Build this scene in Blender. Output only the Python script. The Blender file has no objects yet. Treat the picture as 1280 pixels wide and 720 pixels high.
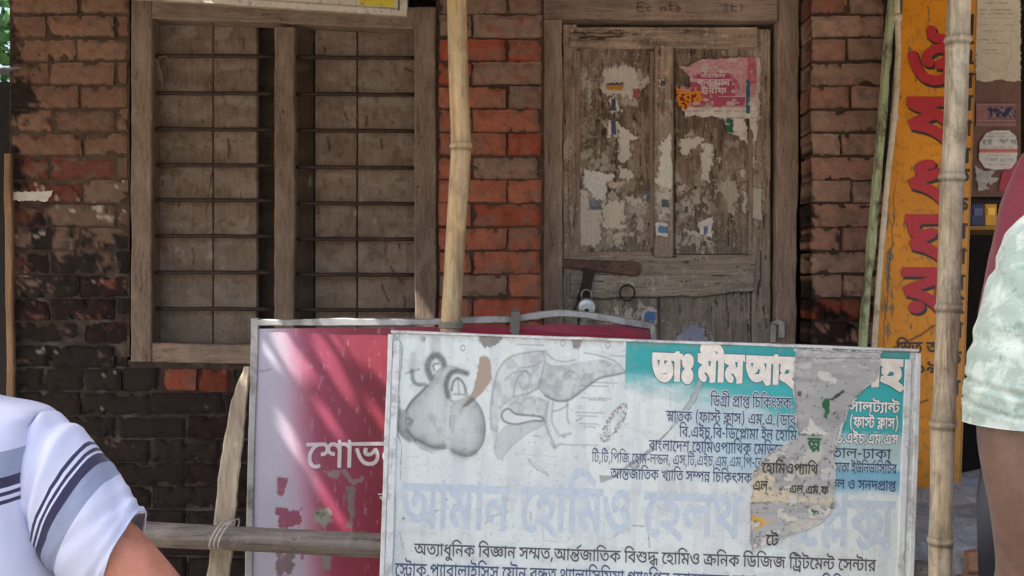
import bpy, bmesh, math, random
import numpy as np
from mathutils import Vector, Matrix, Quaternion
from mathutils.geometry import delaunay_2d_cdt

sc = bpy.context.scene
COL = sc.collection
random.seed(7)
RNG = np.random.RandomState(11)

# ------------------------------------------------------------------ camera, light, exposure
CAMZ = 1.2
FOC = 1244.0                                   # focal length in pixels of a 1280 wide frame
cam_d = bpy.data.cameras.new('camera')
cam_d.sensor_width = 36.0
cam_d.lens = FOC / 1280.0 * 36.0
cam_d.clip_start = 0.05
cam_d.clip_end = 500.0
cam = bpy.data.objects.new('camera', cam_d)
cam.location = (0, 0, CAMZ)
cam.rotation_euler = (math.pi / 2, 0, 0)
COL.objects.link(cam)
sc.camera = cam

SUN_D = Vector((0.54, 0.25, -0.80)).normalized()      # direction the sunlight travels
to_sun = -SUN_D
world = bpy.data.worlds.new('World')
sc.world = world
world.use_nodes = True
wn = world.node_tree
wn.nodes.clear()
wo = wn.nodes.new('ShaderNodeOutputWorld')
wb = wn.nodes.new('ShaderNodeBackground')
sk = wn.nodes.new('ShaderNodeTexSky')
sk.sky_type = 'NISHITA'
sk.sun_disc = False
sk.sun_elevation = math.asin(to_sun.z)
sk.sun_rotation = math.atan2(to_sun.x, to_sun.y)
sk.dust_density = 6.0
sk.air_density = 1.0
sk.ozone_density = 0.6
wb.inputs['Strength'].default_value = 0.15
wn.links.new(sk.outputs[0], wb.inputs[0])
wn.links.new(wb.outputs[0], wo.inputs[0])

sl = bpy.data.lights.new('sun', 'SUN')
sl.energy = 5.0
sl.angle = math.radians(0.7)
sl.color = (1.0, 0.94, 0.84)
so = bpy.data.objects.new('sun', sl)
so.rotation_euler = SUN_D.to_track_quat('-Z', 'Y').to_euler()
so.location = (-3, -2, 8)
COL.objects.link(so)

vs = sc.view_settings
vs.view_transform = 'Standard'
vs.look = 'None'
vs.exposure = 1.46
vs.gamma = 1.0
vs.use_curve_mapping = False

# ------------------------------------------------------------------ small helpers
def W(px, py, Y):
    """a pixel of the 1280x720 photograph, at depth Y metres, as a world point"""
    return Vector(((px - 640.0) * Y / FOC, Y, CAMZ + (360.0 - py) * Y / FOC))

def lin(c):
    c = c / 255.0
    return c / 12.92 if c <= 0.04045 else ((c + 0.055) / 1.055) ** 2.4

def S(r, g, b, k=1.0):
    return (lin(r) * k, lin(g) * k, lin(b) * k)

def A(r, g, b, k=1.0):
    return np.array(S(r, g, b, k))

def vnoise(x, y, seed=0):
    x = np.asarray(x, float); y = np.asarray(y, float)
    ix = np.floor(x).astype(np.int64); iy = np.floor(y).astype(np.int64)
    fx = x - ix; fy = y - iy
    fx = fx * fx * (3 - 2 * fx); fy = fy * fy * (3 - 2 * fy)
    def h(a, b):
        n = (a * 374761393 + b * 668265263 + seed * 144269504) & 0xffffffff
        n = ((n ^ (n >> 13)) * 1274126177) & 0xffffffff
        n = ((n ^ (n >> 16)) * 2246822519) & 0xffffffff
        return ((n ^ (n >> 15)) & 0xffff) / 65535.0
    a = h(ix, iy); b = h(ix + 1, iy); c = h(ix, iy + 1); d = h(ix + 1, iy + 1)
    return (a * (1 - fx) + b * fx) * (1 - fy) + (c * (1 - fx) + d * fx) * fy

def fbm(x, y, octv=4, seed=0):
    t = 0.0; amp = 0.5; n = 0.0
    for o in range(octv):
        t = t + amp * vnoise(x * 2 ** o + 17.3 * o, y * 2 ** o - 9.1 * o, seed + o)
        n += amp; amp *= 0.5
    return t / n

def sstep(a, b, x):
    t = np.clip((x - a) / (b - a), 0, 1)
    return t * t * (3 - 2 * t)

def mix(c, d, m):
    """blend colour array c toward colour d by mask m"""
    return c * (1 - m[..., None]) + np.asarray(d) * m[..., None]

def seg_dist(x, y, pts):
    """distance of points to a polyline"""
    best = np.full(np.shape(x), 1e9)
    for (ax, ay), (bx, by) in zip(pts[:-1], pts[1:]):
        dx, dy = bx - ax, by - ay
        L = dx * dx + dy * dy + 1e-9
        t = np.clip(((x - ax) * dx + (y - ay) * dy) / L, 0, 1)
        best = np.minimum(best, np.hypot(x - ax - t * dx, y - ay - t * dy))
    return best

def in_poly(x, y, poly):
    ins = np.zeros(np.shape(x), bool)
    n = len(poly)
    for i in range(n):
        x1, y1 = poly[i]; x2, y2 = poly[(i + 1) % n]
        if y1 == y2:
            continue
        c = ((y1 > y) != (y2 > y)) & (x < (x2 - x1) * (y - y1) / (y2 - y1) + x1)
        ins ^= c
    return ins

def sdf(x, y, poly):
    d = seg_dist(x, y, list(poly) + [poly[0]])
    return np.where(in_poly(x, y, poly), -d, d)

# ------------------------------------------------------------------ objects
def empty(name, loc=(0, 0, 0), label=None, cat=None, group=None, kind=None):
    o = bpy.data.objects.new(name, None)
    o.location = loc
    o.empty_display_size = 0.05
    COL.objects.link(o)
    tag(o, label, cat, group, kind)
    return o

def tag(o, label=None, cat=None, group=None, kind=None):
    if label: o['label'] = label
    if cat: o['category'] = cat
    if group: o['group'] = group
    if kind: o['kind'] = kind
    return o

def wloc(o):
    v = Vector(o.location)
    while o.parent:
        o = o.parent
        v += Vector(o.location)
    return v

def link(name, me, mat, parent=None, smooth=False):
    """mesh data carries world coordinates; a child is shifted back by its parents' places"""
    o = bpy.data.objects.new(name, me)
    if mat is not None:
        for m in (mat if isinstance(mat, (list, tuple)) else [mat]):
            me.materials.append(m)
    if parent is not None:
        o.parent = parent
        o.location = -wloc(parent)
    if smooth:
        me.polygons.foreach_set('use_smooth', [True] * len(me.polygons))
    COL.objects.link(o)
    return o

class MB:
    """collects shapes for one mesh"""
    def __init__(s):
        s.v = []; s.f = []
    def add(s, vs_, fs_):
        n = len(s.v)
        s.v += [tuple(v) for v in vs_]
        s.f += [tuple(i + n for i in f) for f in fs_]
        return s
    def box(s, x0, x1, y0, y1, z0, z1):
        vs_ = [(x, y, z) for x in (x0, x1) for y in (y0, y1) for z in (z0, z1)]
        return s.add(vs_, [(0, 1, 3, 2), (4, 6, 7, 5), (0, 4, 5, 1), (2, 3, 7, 6), (0, 2, 6, 4), (1, 5, 7, 3)])
    def loft(s, rings, closed=True, caps=True):
        n = len(rings[0]); b = len(s.v)
        for r in rings:
            s.v += [tuple(p) for p in r]
        m = n if closed else n - 1
        for i in range(len(rings) - 1):
            for j in range(m):
                k = (j + 1) % n
                s.f.append((b + i * n + j, b + i * n + k, b + (i + 1) * n + k, b + (i + 1) * n + j))
        if caps:
            s.f.append(tuple(b + j for j in reversed(range(n))))
            s.f.append(tuple(b + (len(rings) - 1) * n + j for j in range(n)))
        return s
    def tube(s, pts, r, n=12, caps=True):
        pts = [Vector(p) for p in pts]
        if not hasattr(r, '__len__'): r = [r] * len(pts)
        rings = []
        ref = None
        for i, p in enumerate(pts):
            d = (pts[min(i + 1, len(pts) - 1)] - pts[max(i - 1, 0)]).normalized()
            if ref is None:
                ref = Vector((0, 0, 1)) if abs(d.z) < 0.9 else Vector((0, 1, 0))
            a = (ref - d * ref.dot(d)).normalized()
            ref = a
            b = d.cross(a)
            rings.append([p + (a * math.cos(t) + b * math.sin(t)) * r[i] for t in [2 * math.pi * k / n for k in range(n)]])
        return s.loft(rings, True, caps)
    def beam(s, pts, w, t, normal=(0, -1, 0), ch=0.004, step=0.03, wob=0.0012, seed=None, back=False):
        """a timber: chamfered rectangle swept along pts; w = width, t = thickness behind the front line"""
        pts = [Vector(p) for p in pts]
        nv = Vector(normal).normalized()
        ws = list(w) if hasattr(w, '__len__') else [w] * len(pts)
        P = []; Wd = []
        for i in range(len(pts) - 1):
            L = (pts[i + 1] - pts[i]).length
            k = max(1, int(L / step))
            for j in range(k):
                q = j / k
                P.append(pts[i].lerp(pts[i + 1], q)); Wd.append(ws[i] * (1 - q) + ws[i + 1] * q)
        P.append(pts[-1]); Wd.append(ws[-1])
        sd = random.randrange(9999) if seed is None else seed
        rings = []; acc = 0.0
        for i, p in enumerate(P):
            d = (P[min(i + 1, len(P) - 1)] - P[max(i - 1, 0)]).normalized()
            side = d.cross(nv).normalized()
            if i: acc += (P[i] - P[i - 1]).length
            h = Wd[i] / 2
            o = [float(vnoise(acc * 9 + 31 * k, k * 3.7, sd)) - 0.5 for k in range(4)]
            e = [float(vnoise(acc * 45 + 7 * k, k * 5.1, sd + 3)) - 0.5 for k in range(4)]
            l = h + wob * (2 * o[0] + e[0]); r_ = h + wob * (2 * o[1] + e[1]); f = wob * (2 * o[2] + 0.6 * e[2])
            c = min(ch * (1 + 0.8 * e[3]), h * 0.45, t * 0.45)
            prof = [(-l + c, f), (r_ - c, f), (r_, f - c), (r_, f - t + c), (r_ - c, f - t), (-l + c, f - t), (-l, f - t + c), (-l, f - c)]
            rings.append([p + side * a + nv * b for a, b in prof])
        return s.loft(rings)
    def mesh(s, name):
        me = bpy.data.meshes.new(name)
        me.from_pydata(s.v, [], s.f)
        me.update()
        return me
    def build(s, name, mat, parent=None, smooth=False):
        me = s.mesh(name)
        bm = bmesh.new(); bm.from_mesh(me)
        bmesh.ops.recalc_face_normals(bm, faces=bm.faces)
        bm.to_mesh(me); bm.free()
        return link(name, me, mat, parent, smooth)

def raw_mesh(name, co, quads, col=None):
    """fast mesh from numpy arrays (all quads), with an optional colour per vertex"""
    me = bpy.data.meshes.new(name)
    co = np.asarray(co, np.float32).reshape(-1, 3); q = np.asarray(quads, np.int32).reshape(-1, 4)
    me.vertices.add(len(co)); me.vertices.foreach_set('co', co.ravel())
    me.loops.add(q.size); me.loops.foreach_set('vertex_index', q.ravel())
    me.polygons.add(len(q)); me.polygons.foreach_set('loop_start', np.arange(0, q.size, 4, dtype=np.int32))
    me.update(calc_edges=True)
    if col is not None:
        set_col(me, col)
    return me

def set_col(me, col, name='pigment'):
    at = me.color_attributes.new(name, 'FLOAT_COLOR', 'POINT')
    c = np.ones((len(me.vertices), 4), np.float32)
    c[:, :3] = np.clip(np.asarray(col).reshape(-1, 3), 0, 1)
    at.data.foreach_set('color', c.ravel())

def grid_quads(nu, nv):
    i = np.arange((nv - 1) * nu).reshape(nv - 1, nu)[:, :-1].ravel()
    return np.stack([i, i + nu, i + nu + 1, i + 1], 1)

def paint_sheet(name, us, vs_, place, colour, mat, parent=None, relief=None, keep=None):
    """a sheet whose printed or worn surface is worked out point by point (us, vs_: 1-D arrays)"""
    U, V = np.meshgrid(us, vs_)
    co = place(U, V)
    if relief is not None:
        co = co + relief(U, V)[..., None] * np.array([0, -1, 0])
    col = colour(U, V)
    q = grid_quads(len(us), len(vs_))
    if keep is not None:
        k = keep(U, V).ravel()
        q = q[k[q].all(1)]
    me = raw_mesh(name, co, q, col)
    return link(name, me, mat, parent, True)

def px_place(Yfun):
    def f(U, V):
        Y = Yfun(U, V) if callable(Yfun) else np.full(U.shape, float(Yfun))
        return np.stack([(U - 640) * Y / FOC, Y, CAMZ + (360 - V) * Y / FOC], -1)
    return f

# ------------------------------------------------------------------ materials
def new_mat(name):
    m = bpy.data.materials.new(name)
    m.use_nodes = True
    nt = m.node_tree
    b = nt.nodes['Principled BSDF']
    return m, nt, b

def N(nt, typ, **kw):
    n = nt.nodes.new(typ)
    for k, v in kw.items():
        if k in n.inputs: n.inputs[k].default_value = v
        else: setattr(n, k, v)
    return n

def coords(nt, scale=(1, 1, 1)):
    tc = N(nt, 'ShaderNodeTexCoord'); mp = N(nt, 'ShaderNodeMapping')
    mp.inputs['Scale'].default_value = scale
    nt.links.new(tc.outputs['Object'], mp.inputs[0])
    return mp.outputs[0]

def noise(nt, vec, scale, detail=6, rough=0.6, dist=0.0):
    n = N(nt, 'ShaderNodeTexNoise', Scale=scale, Detail=detail, Roughness=rough, Distortion=dist)
    nt.links.new(vec, n.inputs['Vector'])
    return n.outputs['Fac']

def ramp(nt, fac, stops, interp='LINEAR'):
    r = N(nt, 'ShaderNodeValToRGB')
    r.color_ramp.interpolation = interp
    el = r.color_ramp.elements
    while len(el) < len(stops): el.new(0.5)
    for e, (p, c) in zip(el, stops):
        e.position = p
        e.color = (c, c, c, 1) if not hasattr(c, '__len__') else (*c[:3], 1)
    nt.links.new(fac, r.inputs[0])
    return r.outputs[0]

def mixc(nt, a, b, fac, mode='MIX'):
    n = N(nt, 'ShaderNodeMix', data_type='RGBA', blend_type=mode)
    for sock, v in ((n.inputs[0], fac), (n.inputs[6], a), (n.inputs[7], b)):
        if isinstance(v, bpy.types.NodeSocket): nt.links.new(v, sock)
        elif hasattr(v, '__len__'): sock.default_value = (*v[:3], 1)
        else: sock.default_value = v
    return n.outputs[2]

def bump(nt, b, h, strength=0.5, dist=0.002):
    n = N(nt, 'ShaderNodeBump', Strength=strength, Distance=dist)
    nt.links.new(h, n.inputs['Height'])
    nt.links.new(n.outputs[0], b.inputs['Normal'])

def mat_plain(name, col, rough=0.6, metal=0.0, var=0.25, scale=30, bmp=0.3, dirt=None, spec=0.4):
    m, nt, b = new_mat(name)
    v = coords(nt)
    f = noise(nt, v, scale)
    k = ramp(nt, f, [(0.25, 1 - var), (0.75, 1 + var * 0.4)])
    c = mixc(nt, col, k, 1.0, 'MULTIPLY')
    if dirt:
        g = ramp(nt, noise(nt, v, scale * 0.35, 8, 0.7), [(0.5, 0), (0.66, 1)])
        c = mixc(nt, c, dirt, g)
    nt.links.new(c, b.inputs['Base Color'])
    b.inputs['Roughness'].default_value = rough
    b.inputs['Metallic'].default_value = metal
    b.inputs['Specular IOR Level'].default_value = spec
    if bmp: bump(nt, b, f, bmp)
    return m

def mat_pigment(name, rough=0.5, spec=0.4, var=0.12, scale=60, bmp=0.15, bd=0.001, fine=350):
    """colour comes from the surface's own pigment map; a little grime and bump on top"""
    m, nt, b = new_mat(name)
    at = N(nt, 'ShaderNodeAttribute', attribute_name='pigment')
    v = coords(nt)
    f = noise(nt, v, scale, 8, 0.7)
    g = noise(nt, v, fine, 3, 0.6)
    k = ramp(nt, f, [(0.25, 1 - var), (0.75, 1.0)])
    k2 = ramp(nt, g, [(0.2, 1 - var * 0.8), (0.8, 1 + var * 0.2)])
    c = mixc(nt, at.outputs['Color'], k, 1.0, 'MULTIPLY')
    c = mixc(nt, c, k2, 1.0, 'MULTIPLY')
    nt.links.new(c, b.inputs['Base Color'])
    b.inputs['Roughness'].default_value = rough
    b.inputs['Specular IOR Level'].default_value = spec
    h = N(nt, 'ShaderNodeMath', operation='ADD')
    nt.links.new(f, h.inputs[0]); nt.links.new(g, h.inputs[1])
    if bmp: bump(nt, b, h.outputs[0], bmp, bd)
    return m

def mat_wood(name, pale, mid, dark, axis='Z', crack=0.5, rough=0.85, st=0.07, blot=9):
    m, nt, b = new_mat(name)
    v = coords(nt, {'X': (st, 1, 1), 'Z': (1, 1, st), 'Y': (1, st, 1)}[axis])
    st2 = 0.25
    v2 = coords(nt, {'X': (st2, 1, 1), 'Z': (1, 1, st2), 'Y': (1, st2, 1)}[axis])
    g = noise(nt, v, 120, 8, 0.72, 0.4)
    big = noise(nt, v2, blot, 8, 0.7, 0.3)
    c = ramp(nt, g, [(0.25, dark), (0.46, mid), (0.78, pale)])
    k = ramp(nt, big, [(0.3, 0.58), (0.7, 1.2)])
    c = mixc(nt, c, k, 1.0, 'MULTIPLY')
    ck = ramp(nt, noise(nt, v, 60, 4, 0.8, 0.8), [(0.34, 1.0), (0.40, 0.0)])
    ckm = N(nt, 'ShaderNodeMath', operation='MULTIPLY'); ckm.inputs[1].default_value = crack
    nt.links.new(ck, ckm.inputs[0])
    c = mixc(nt, c, (dark[0] * 0.25, dark[1] * 0.25, dark[2] * 0.25), ckm.outputs[0])
    oi = N(nt, 'ShaderNodeObjectInfo')
    ov = N(nt, 'ShaderNodeMapRange'); ov.inputs['To Min'].default_value = .80; ov.inputs['To Max'].default_value = 1.14
    nt.links.new(oi.outputs['Random'], ov.inputs['Value'])
    c = mixc(nt, c, ov.outputs[0], 1.0, 'MULTIPLY')
    dust = ramp(nt, noise(nt, coords(nt, (1, 1, .35)), 7, 9, .72, .8), [(.50, 0.0), (.68, .42)])
    c = mixc(nt, c, (pale[0] * 1.05, pale[1] * 1.08, pale[2] * 1.1), dust)
    dn = ramp(nt, noise(nt, coords(nt, (1, 1, .6)), 34, 5, 0.7), [(0.665, 0.0), (0.70, 0.75)])
    c = mixc(nt, c, (dark[0] * .3, dark[1] * .3, dark[2] * .3), dn)
    sp = ramp(nt, noise(nt, coords(nt), 55, 8, 0.75), [(0.62, 0.0), (0.72, 0.6)])
    c = mixc(nt, c, (pale[0] * 1.5, pale[1] * 1.5, pale[2] * 1.55), sp)
    nt.links.new(c, b.inputs['Base Color'])
    b.inputs['Roughness'].default_value = rough
    b.inputs['Specular IOR Level'].default_value = 0.2
    bump(nt, b, g, 0.7, 0.003)
    return m

def mat_bamboo(name, c1, c2, c3):
    m, nt, b = new_mat(name)
    v = coords(nt, (1, 1, 0.05))
    g = noise(nt, v, 90, 8, 0.7, 0.2)
    big = noise(nt, coords(nt, (1, 1, 0.4)), 14, 6, 0.65)
    c = ramp(nt, g, [(0.3, c3), (0.5, c2), (0.7, c1)])
    k = ramp(nt, big, [(0.3, 0.60), (0.66, 1.12)])
    c = mixc(nt, c, k, 1.0, 'MULTIPLY')
    gz = ramp(nt, noise(nt, coords(nt, (1, 1, .16)), 34, 8, .75, .5), [(.47, 0.0), (.60, .7)])
    c = mixc(nt, c, (c1[0] * .78, c1[1] * .84, c1[2] * .95), gz)
    gm_ = ramp(nt, noise(nt, coords(nt, (1, 1, .45)), 17, 9, .75, .6), [(.47, 0.0), (.62, .62)])
    c = mixc(nt, c, (c3[0] * .72, c3[1] * .76, c3[2] * .80), gm_)
    dk = ramp(nt, noise(nt, coords(nt, (1, 1, .09)), 48, 7, .75, .4), [(.56, 0.0), (.66, .7)])
    c = mixc(nt, c, (c3[0] * .5, c3[1] * .5, c3[2] * .52), dk)
    at = N(nt, 'ShaderNodeAttribute', attribute_name='pigment')
    c = mixc(nt, c, at.outputs['Color'], 1.0, 'MULTIPLY')
    sp = ramp(nt, noise(nt, coords(nt, (1, 1, 0.3)), 130, 6, 0.8), [(0.655, 0.0), (0.69, 0.7)])
    c = mixc(nt, c, (c3[0] * 0.3, c3[1] * 0.3, c3[2] * 0.3), sp)
    nt.links.new(c, b.inputs['Base Color'])
    b.inputs['Roughness'].default_value = 0.62
    b.inputs['Specular IOR Level'].default_value = 0.3
    bump(nt, b, g, 0.5, 0.0015)
    return m

# ------------------------------------------------------------------ shared materials
M_WIN = mat_wood('window_timber', S(150, 134, 120), S(124, 107, 94), S(84, 69, 59), 'Z', st=.16, blot=16)
M_WINH = mat_wood('window_timber_cross', S(150, 134, 120), S(124, 107, 94), S(84, 69, 59), 'X', st=.16, blot=16)
M_SHUT = mat_wood('shutter_timber', S(140, 124, 110), S(128, 111, 97), S(108, 92, 79), 'Z', 0.3, st=.4, blot=24)
M_DOORF = mat_wood('door_timber', S(188, 169, 155), S(162, 141, 127), S(104, 86, 76), 'Z', st=.1, blot=16)
M_DOORH = mat_wood('door_timber_cross', S(184, 163, 149), S(158, 135, 121), S(104, 86, 76), 'X', st=.1, blot=16)
M_PLANK = mat_wood('pale_plank', S(196, 184, 164), S(170, 156, 136), S(124, 108, 94), 'Z', 0.5, blot=20)
M_RUST = mat_plain('rusty_iron', S(58, 47, 42), 0.7, 0.3, 0.4, 60, 0.5, S(80, 58, 46))
M_IRON = mat_plain('dark_iron', S(52, 46, 43), 0.6, 0.4, 0.3, 60, 0.3)
M_PIG = mat_pigment('aged_paint')
M_PAPER = mat_pigment('old_paper', 0.85, 0.2, 0.14, 40, 0.25)
M_PRINT = mat_pigment('sign_vinyl', 0.42, 0.4, 0.07, 18, 0.05)
M_DOORP = mat_pigment('scuffed_door_panel', 0.85, 0.2, 0.25, 90, 0.5, 0.002)
M_ALU = mat_plain('dull_aluminium', S(176, 178, 180), 0.5, 0.5, 0.2, 40, 0.15, S(120, 116, 112))

# ------------------------------------------------------------------ ground
def ground_mat():
    m, nt, b = new_mat('dusty_street')
    v = coords(nt)
    f = noise(nt, v, 3, 10, 0.7); g = noise(nt, v, 60, 5, 0.7)
    c = ramp(nt, f, [(0.3, S(124, 117, 108)), (0.7, S(164, 156, 145))])
    k = ramp(nt, g, [(0.3, 0.75), (0.7, 1.1)])
    nt.links.new(mixc(nt, c, k, 1.0, 'MULTIPLY'), b.inputs['Base Color'])
    b.inputs['Roughness'].default_value = 0.95
    bump(nt, b, g, 0.6, 0.01)
    return m
gm = MB().add([(-150, -150, 0), (150, -150, 0), (150, 150, 0), (-150, 150, 0)], [(0, 1, 2, 3)])
tag(gm.build('ground', ground_mat()), kind='structure')

# ------------------------------------------------------------------ the brick building
YW = 3.25                                        # face of the wall
building = empty('brick_building', (0.0, YW, 0.0),
                 'old weathered brick building with a barred timber window and a padlocked plank door', 'building')

def brick_mat():
    m, nt, b = new_mat('worn_brick')
    at = N(nt, 'ShaderNodeAttribute', attribute_name='pigment')
    v = coords(nt)
    f = noise(nt, v, 28, 10, 0.72, 0.3); g = noise(nt, v, 260, 4, 0.7)
    k = ramp(nt, f, [(0.28, 0.62), (0.5, 1.0), (0.75, 1.18)])
    k2 = ramp(nt, g, [(0.25, 0.75), (0.75, 1.12)])
    c = mixc(nt, at.outputs['Color'], k, 1.0, 'MULTIPLY')
    c = mixc(nt, c, k2, 1.0, 'MULTIPLY')
    sp = ramp(nt, noise(nt, v, 110, 6, 0.8), [(0.66, 0.0), (0.72, 0.35)])
    c = mixc(nt, c, S(150, 138, 128), sp)
    nt.links.new(c, b.inputs['Base Color'])
    b.inputs['Roughness'].default_value = 0.92
    b.inputs['Specular IOR Level'].default_value = 0.15
    h = N(nt, 'ShaderNodeMath', operation='ADD'); nt.links.new(f, h.inputs[0]); nt.links.new(g, h.inputs[1])
    bump(nt, b, h.outputs[0], 0.7, 0.004)
    return m
M_BRICK = brick_mat()

def soot_and_dark(x, y):
    """ragged blackening from smoke and damp, plus general darkening low at left and right"""
    n = fbm(x / 26.0, y / 22.0, 5, 3)
    n2 = fbm(x / 7.0, y / 6.0, 4, 8)
    left = np.where(x < 330, 1.0, 0.0)
    a = sstep(200, 330, y) * 0.98 * left
    a = np.maximum(a, 1.15 * np.exp(-(((x - 18) / 50) ** 2 + ((y - 128) / 42) ** 2)))
    a = np.maximum(a, .8 * np.exp(-(((x - 12) / 22) ** 2)) * left)
    a = np.maximum(a, 0.75 * np.exp(-(((x - 150) / 30) ** 2 + ((y - 285) / 50) ** 2)))
    a = np.maximum(a, 1.3 * sstep(440, 470, y) * np.where(x < 545, 1, 0))
    r = np.where(x > 985, 1.0, 0.0)
    a = np.maximum(a, r * (sstep(1034, 1004, x) * sstep(100, 200, y) * 1.1))
    a = np.maximum(a, r * sstep(300, 430, y) * 0.78)
    a = np.maximum(a, r * sstep(1072, 1108, x) * sstep(230, 300, y) * 0.95)
    n3 = fbm(x / 2.6, y / 2.4, 3, 14)
    return sstep(0.40, 0.62, a * 0.72 + (n - 0.5) * 0.95 + (n2 - 0.5) * 0.6 + (n3 - .5) * .35)

ORANGE = A(156, 82, 62); MIDRED = A(160, 106, 88); BROWN = A(140, 114, 100); GREYB = A(134, 116, 102); DARKRED = A(136, 84, 72)

def brick_wall():
    vs_, qs, cs = [], [], []
    base = [0]
    def brick(x0, x1, y0, y1, col, depth=0.12, step=3.2, jit=0.004, clean=False):
        gap = 1.15
        x0 += gap + random.uniform(-.6, .9); x1 -= gap + random.uniform(-.6, .9)
        y0 += gap + random.uniform(-.9, 1.3); y1 -= gap + random.uniform(-.9, 1.3)
        slope = random.uniform(-1.2, 1.2)
        if x1 - x0 < 3: return
        nu = max(4, int((x1 - x0) / step)); nv = max(4, int((y1 - y0) / step))
        us = np.linspace(0, 1, nu); vv = np.linspace(0, 1, nv)
        U, V = np.meshgrid(us, vv)
        sd = random.randrange(1 << 20)
        ex = np.minimum(U, 1 - U) * (x1 - x0); ey = np.minimum(V, 1 - V) * (y1 - y0)
        px = x0 + U * (x1 - x0); py = y0 + V * (y1 - y0)
        # ragged outline
        wx = (fbm(py / 7, px * 0 + sd % 97, 4, sd) - .5) * 3.0
        wy = (fbm(px / 9, py * 0 + sd % 89, 4, sd + 1) - .5) * 2.6
        edge = np.minimum(ex, ey)
        py = py + (U - .5) * slope
        px = px + wx * sstep(6, 0, ex); py = py + wy * sstep(6, 0, ey)
        rnd = np.clip(1 - edge / random.uniform(1.6, 3.6), 0, 1) ** 2 * random.uniform(.004, .008)
        pit = (fbm(px / 5, py / 5, 4, sd + 2) - .5) * 0.005
        chip = sstep(0.57, 0.70, fbm(px / 9, py / 9, 4, sd + 5)) * sstep(random.uniform(8, 15), 0, edge) * random.uniform(.006, .018)
        tilt = (U - .5) * random.uniform(-.003, .003) + (V - .5) * random.uniform(-.003, .003)
        Y = YW + random.uniform(-jit, jit) + rnd + pit + chip + tilt
        Y = np.maximum(Y, YW - 0.007)
        co = np.stack([(px - 640) * YW / FOC, Y, CAMZ + (360 - py) * YW / FOC], -1).reshape(-1, 3)
        q = grid_quads(nu, nv)
        # sides back into the wall
        rim = list(range(nu)) + [nu * k + nu - 1 for k in range(1, nv)] + [nu * (nv - 1) + k for k in range(nu - 2, -1, -1)] + [nu * k for k in range(nv - 2, 0, -1)]
        bk = co[rim].copy(); bk[:, 1] = YW + depth
        nb = len(co); R = len(rim)
        sq = np.array([(rim[i], nb + i, nb + (i + 1) % R, rim[(i + 1) % R]) for i in range(R)])
        allc = np.concatenate([co, bk])
        # pigment
        c = np.tile(col, (len(allc), 1)).astype(float)
        ax = np.concatenate([px.ravel(), px.ravel()[rim]]); ay = np.concatenate([py.ravel(), py.ravel()[rim]])
        f = fbm(ax / 14, ay / 11, 4, sd + 9)
        c = mix(c, GREYB * 0.8, sstep(0.5, 0.75, f) * 0.6)
        c = mix(c, ORANGE * 0.8, sstep(0.62, 0.8, fbm(ax / 12, ay / 9, 3, sd + 12)) * np.where((ax > 540) & (ax < 690), 0.5, 0.12))
        s = soot_and_dark(ax, ay)
        c = mix(c, A(30, 27, 27), s * (0.15 if clean else 0.93))
        # flaked limewash
        fl = sstep(0.70, 0.73, fbm(ax / 9, ay / 8, 5, 77)) * np.where((ax < 160) & (ay > 225) & (ay < 300), 1, 0)
        fl = np.maximum(fl, sstep(0.80, 0.83, fbm(ax / 8, ay / 8, 4, 78)) * np.where((ax < 160) & (ay > 300), .6, 0))
        fl = np.maximum(fl, sstep(0.72, 0.76, fbm(ax / 5, ay / 5, 4, 79)) * np.where((ax > 1010) & (ay > 100) & (ay < 260), .6, 0))
        c = mix(c, A(176, 168, 160), fl * .85)
        vs_.append(allc); cs.append(c)
        qs.append(np.concatenate([q, sq]) + base[0]); base[0] += len(allc)
    rowy = [18 + 29.5 * k for k in range(-9, 31)]
    def pick(*opts):
        r = random.random(); t = 0
        for p, c in opts:
            t += p
            if r <= t: return c * random.uniform(.85, 1.12)
        return opts[-1][1]
    for k, y0 in enumerate(rowy):
        y1 = y0 + 29.5
        y1 = min(y1, 819)
        if y1 - y0 < 8: continue
        k -= 9
        fine = 3.2 if -30 < y1 and y0 < 720 else 12
        odd = k % 2
        def run(xs, colf, **kw):
            for a, b in zip(xs[:-1], xs[1:]):
                cl = k == 15 and 195 < a < 260
                brick(a, b, y0, y1, ORANGE * (.8 if a < 230 else .5) if cl else colf(a, b), step=fine, clean=cl, **kw)
        # above the openings: the whole wall; beside them: piers; under the window: the whole left half
        above = y1 <= -20
        under = y0 > 445
        pat = lambda x0, x1, off: [x0] + [x for x in [off + 88 * n for n in range(-12, 16)] if x0 + 18 < x < x1 - 18] + [x1]
        if above:
            run(pat(12, 1106, 40 if odd else 84), lambda a, b: pick((.6, BROWN), (.4, MIDRED)))
            continue
        # left pier
        lx = [12, 60 + random.uniform(-5, 5), 144] if odd == 0 else [12, 100 + random.uniform(-6, 6)]
        if under:
            xs = pat(12, 680, 57 if odd else 100)
            if k == 15: xs = [12, 57, 104, 152, 202, 246, 290, 378, 466, 554, 680]
            def uc(a, b):
                return pick((.55, BROWN * .75), (.25, DARKRED * .8), (.2, BROWN * .5))
            run(xs, uc)
        else:
            run(lx + [160], lambda a, b: pick((.75, BROWN * np.array([.80, .72, .66])), (.25, BROWN * np.array([.68, .58, .52]))) if k < 6 else pick((.45, DARKRED * .62), (.55, BROWN * .6)))
            # between window and door
            cx = [547, 590, 678] if odd == 0 else [547, 634, 678]
            def cc(a, b):
                if k < 1: return pick((.8, BROWN), (.2, MIDRED))
                if k < 3: return pick((.35, ORANGE), (.65, BROWN))
                return pick((.34, ORANGE), (.56, (MIDRED * .6 + ORANGE * .4)), (.10, BROWN))
            run(cx, cc)
        rx = [1013, 1058 + random.uniform(-8, 8), 1106] if odd else [1013, 1106]
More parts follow.
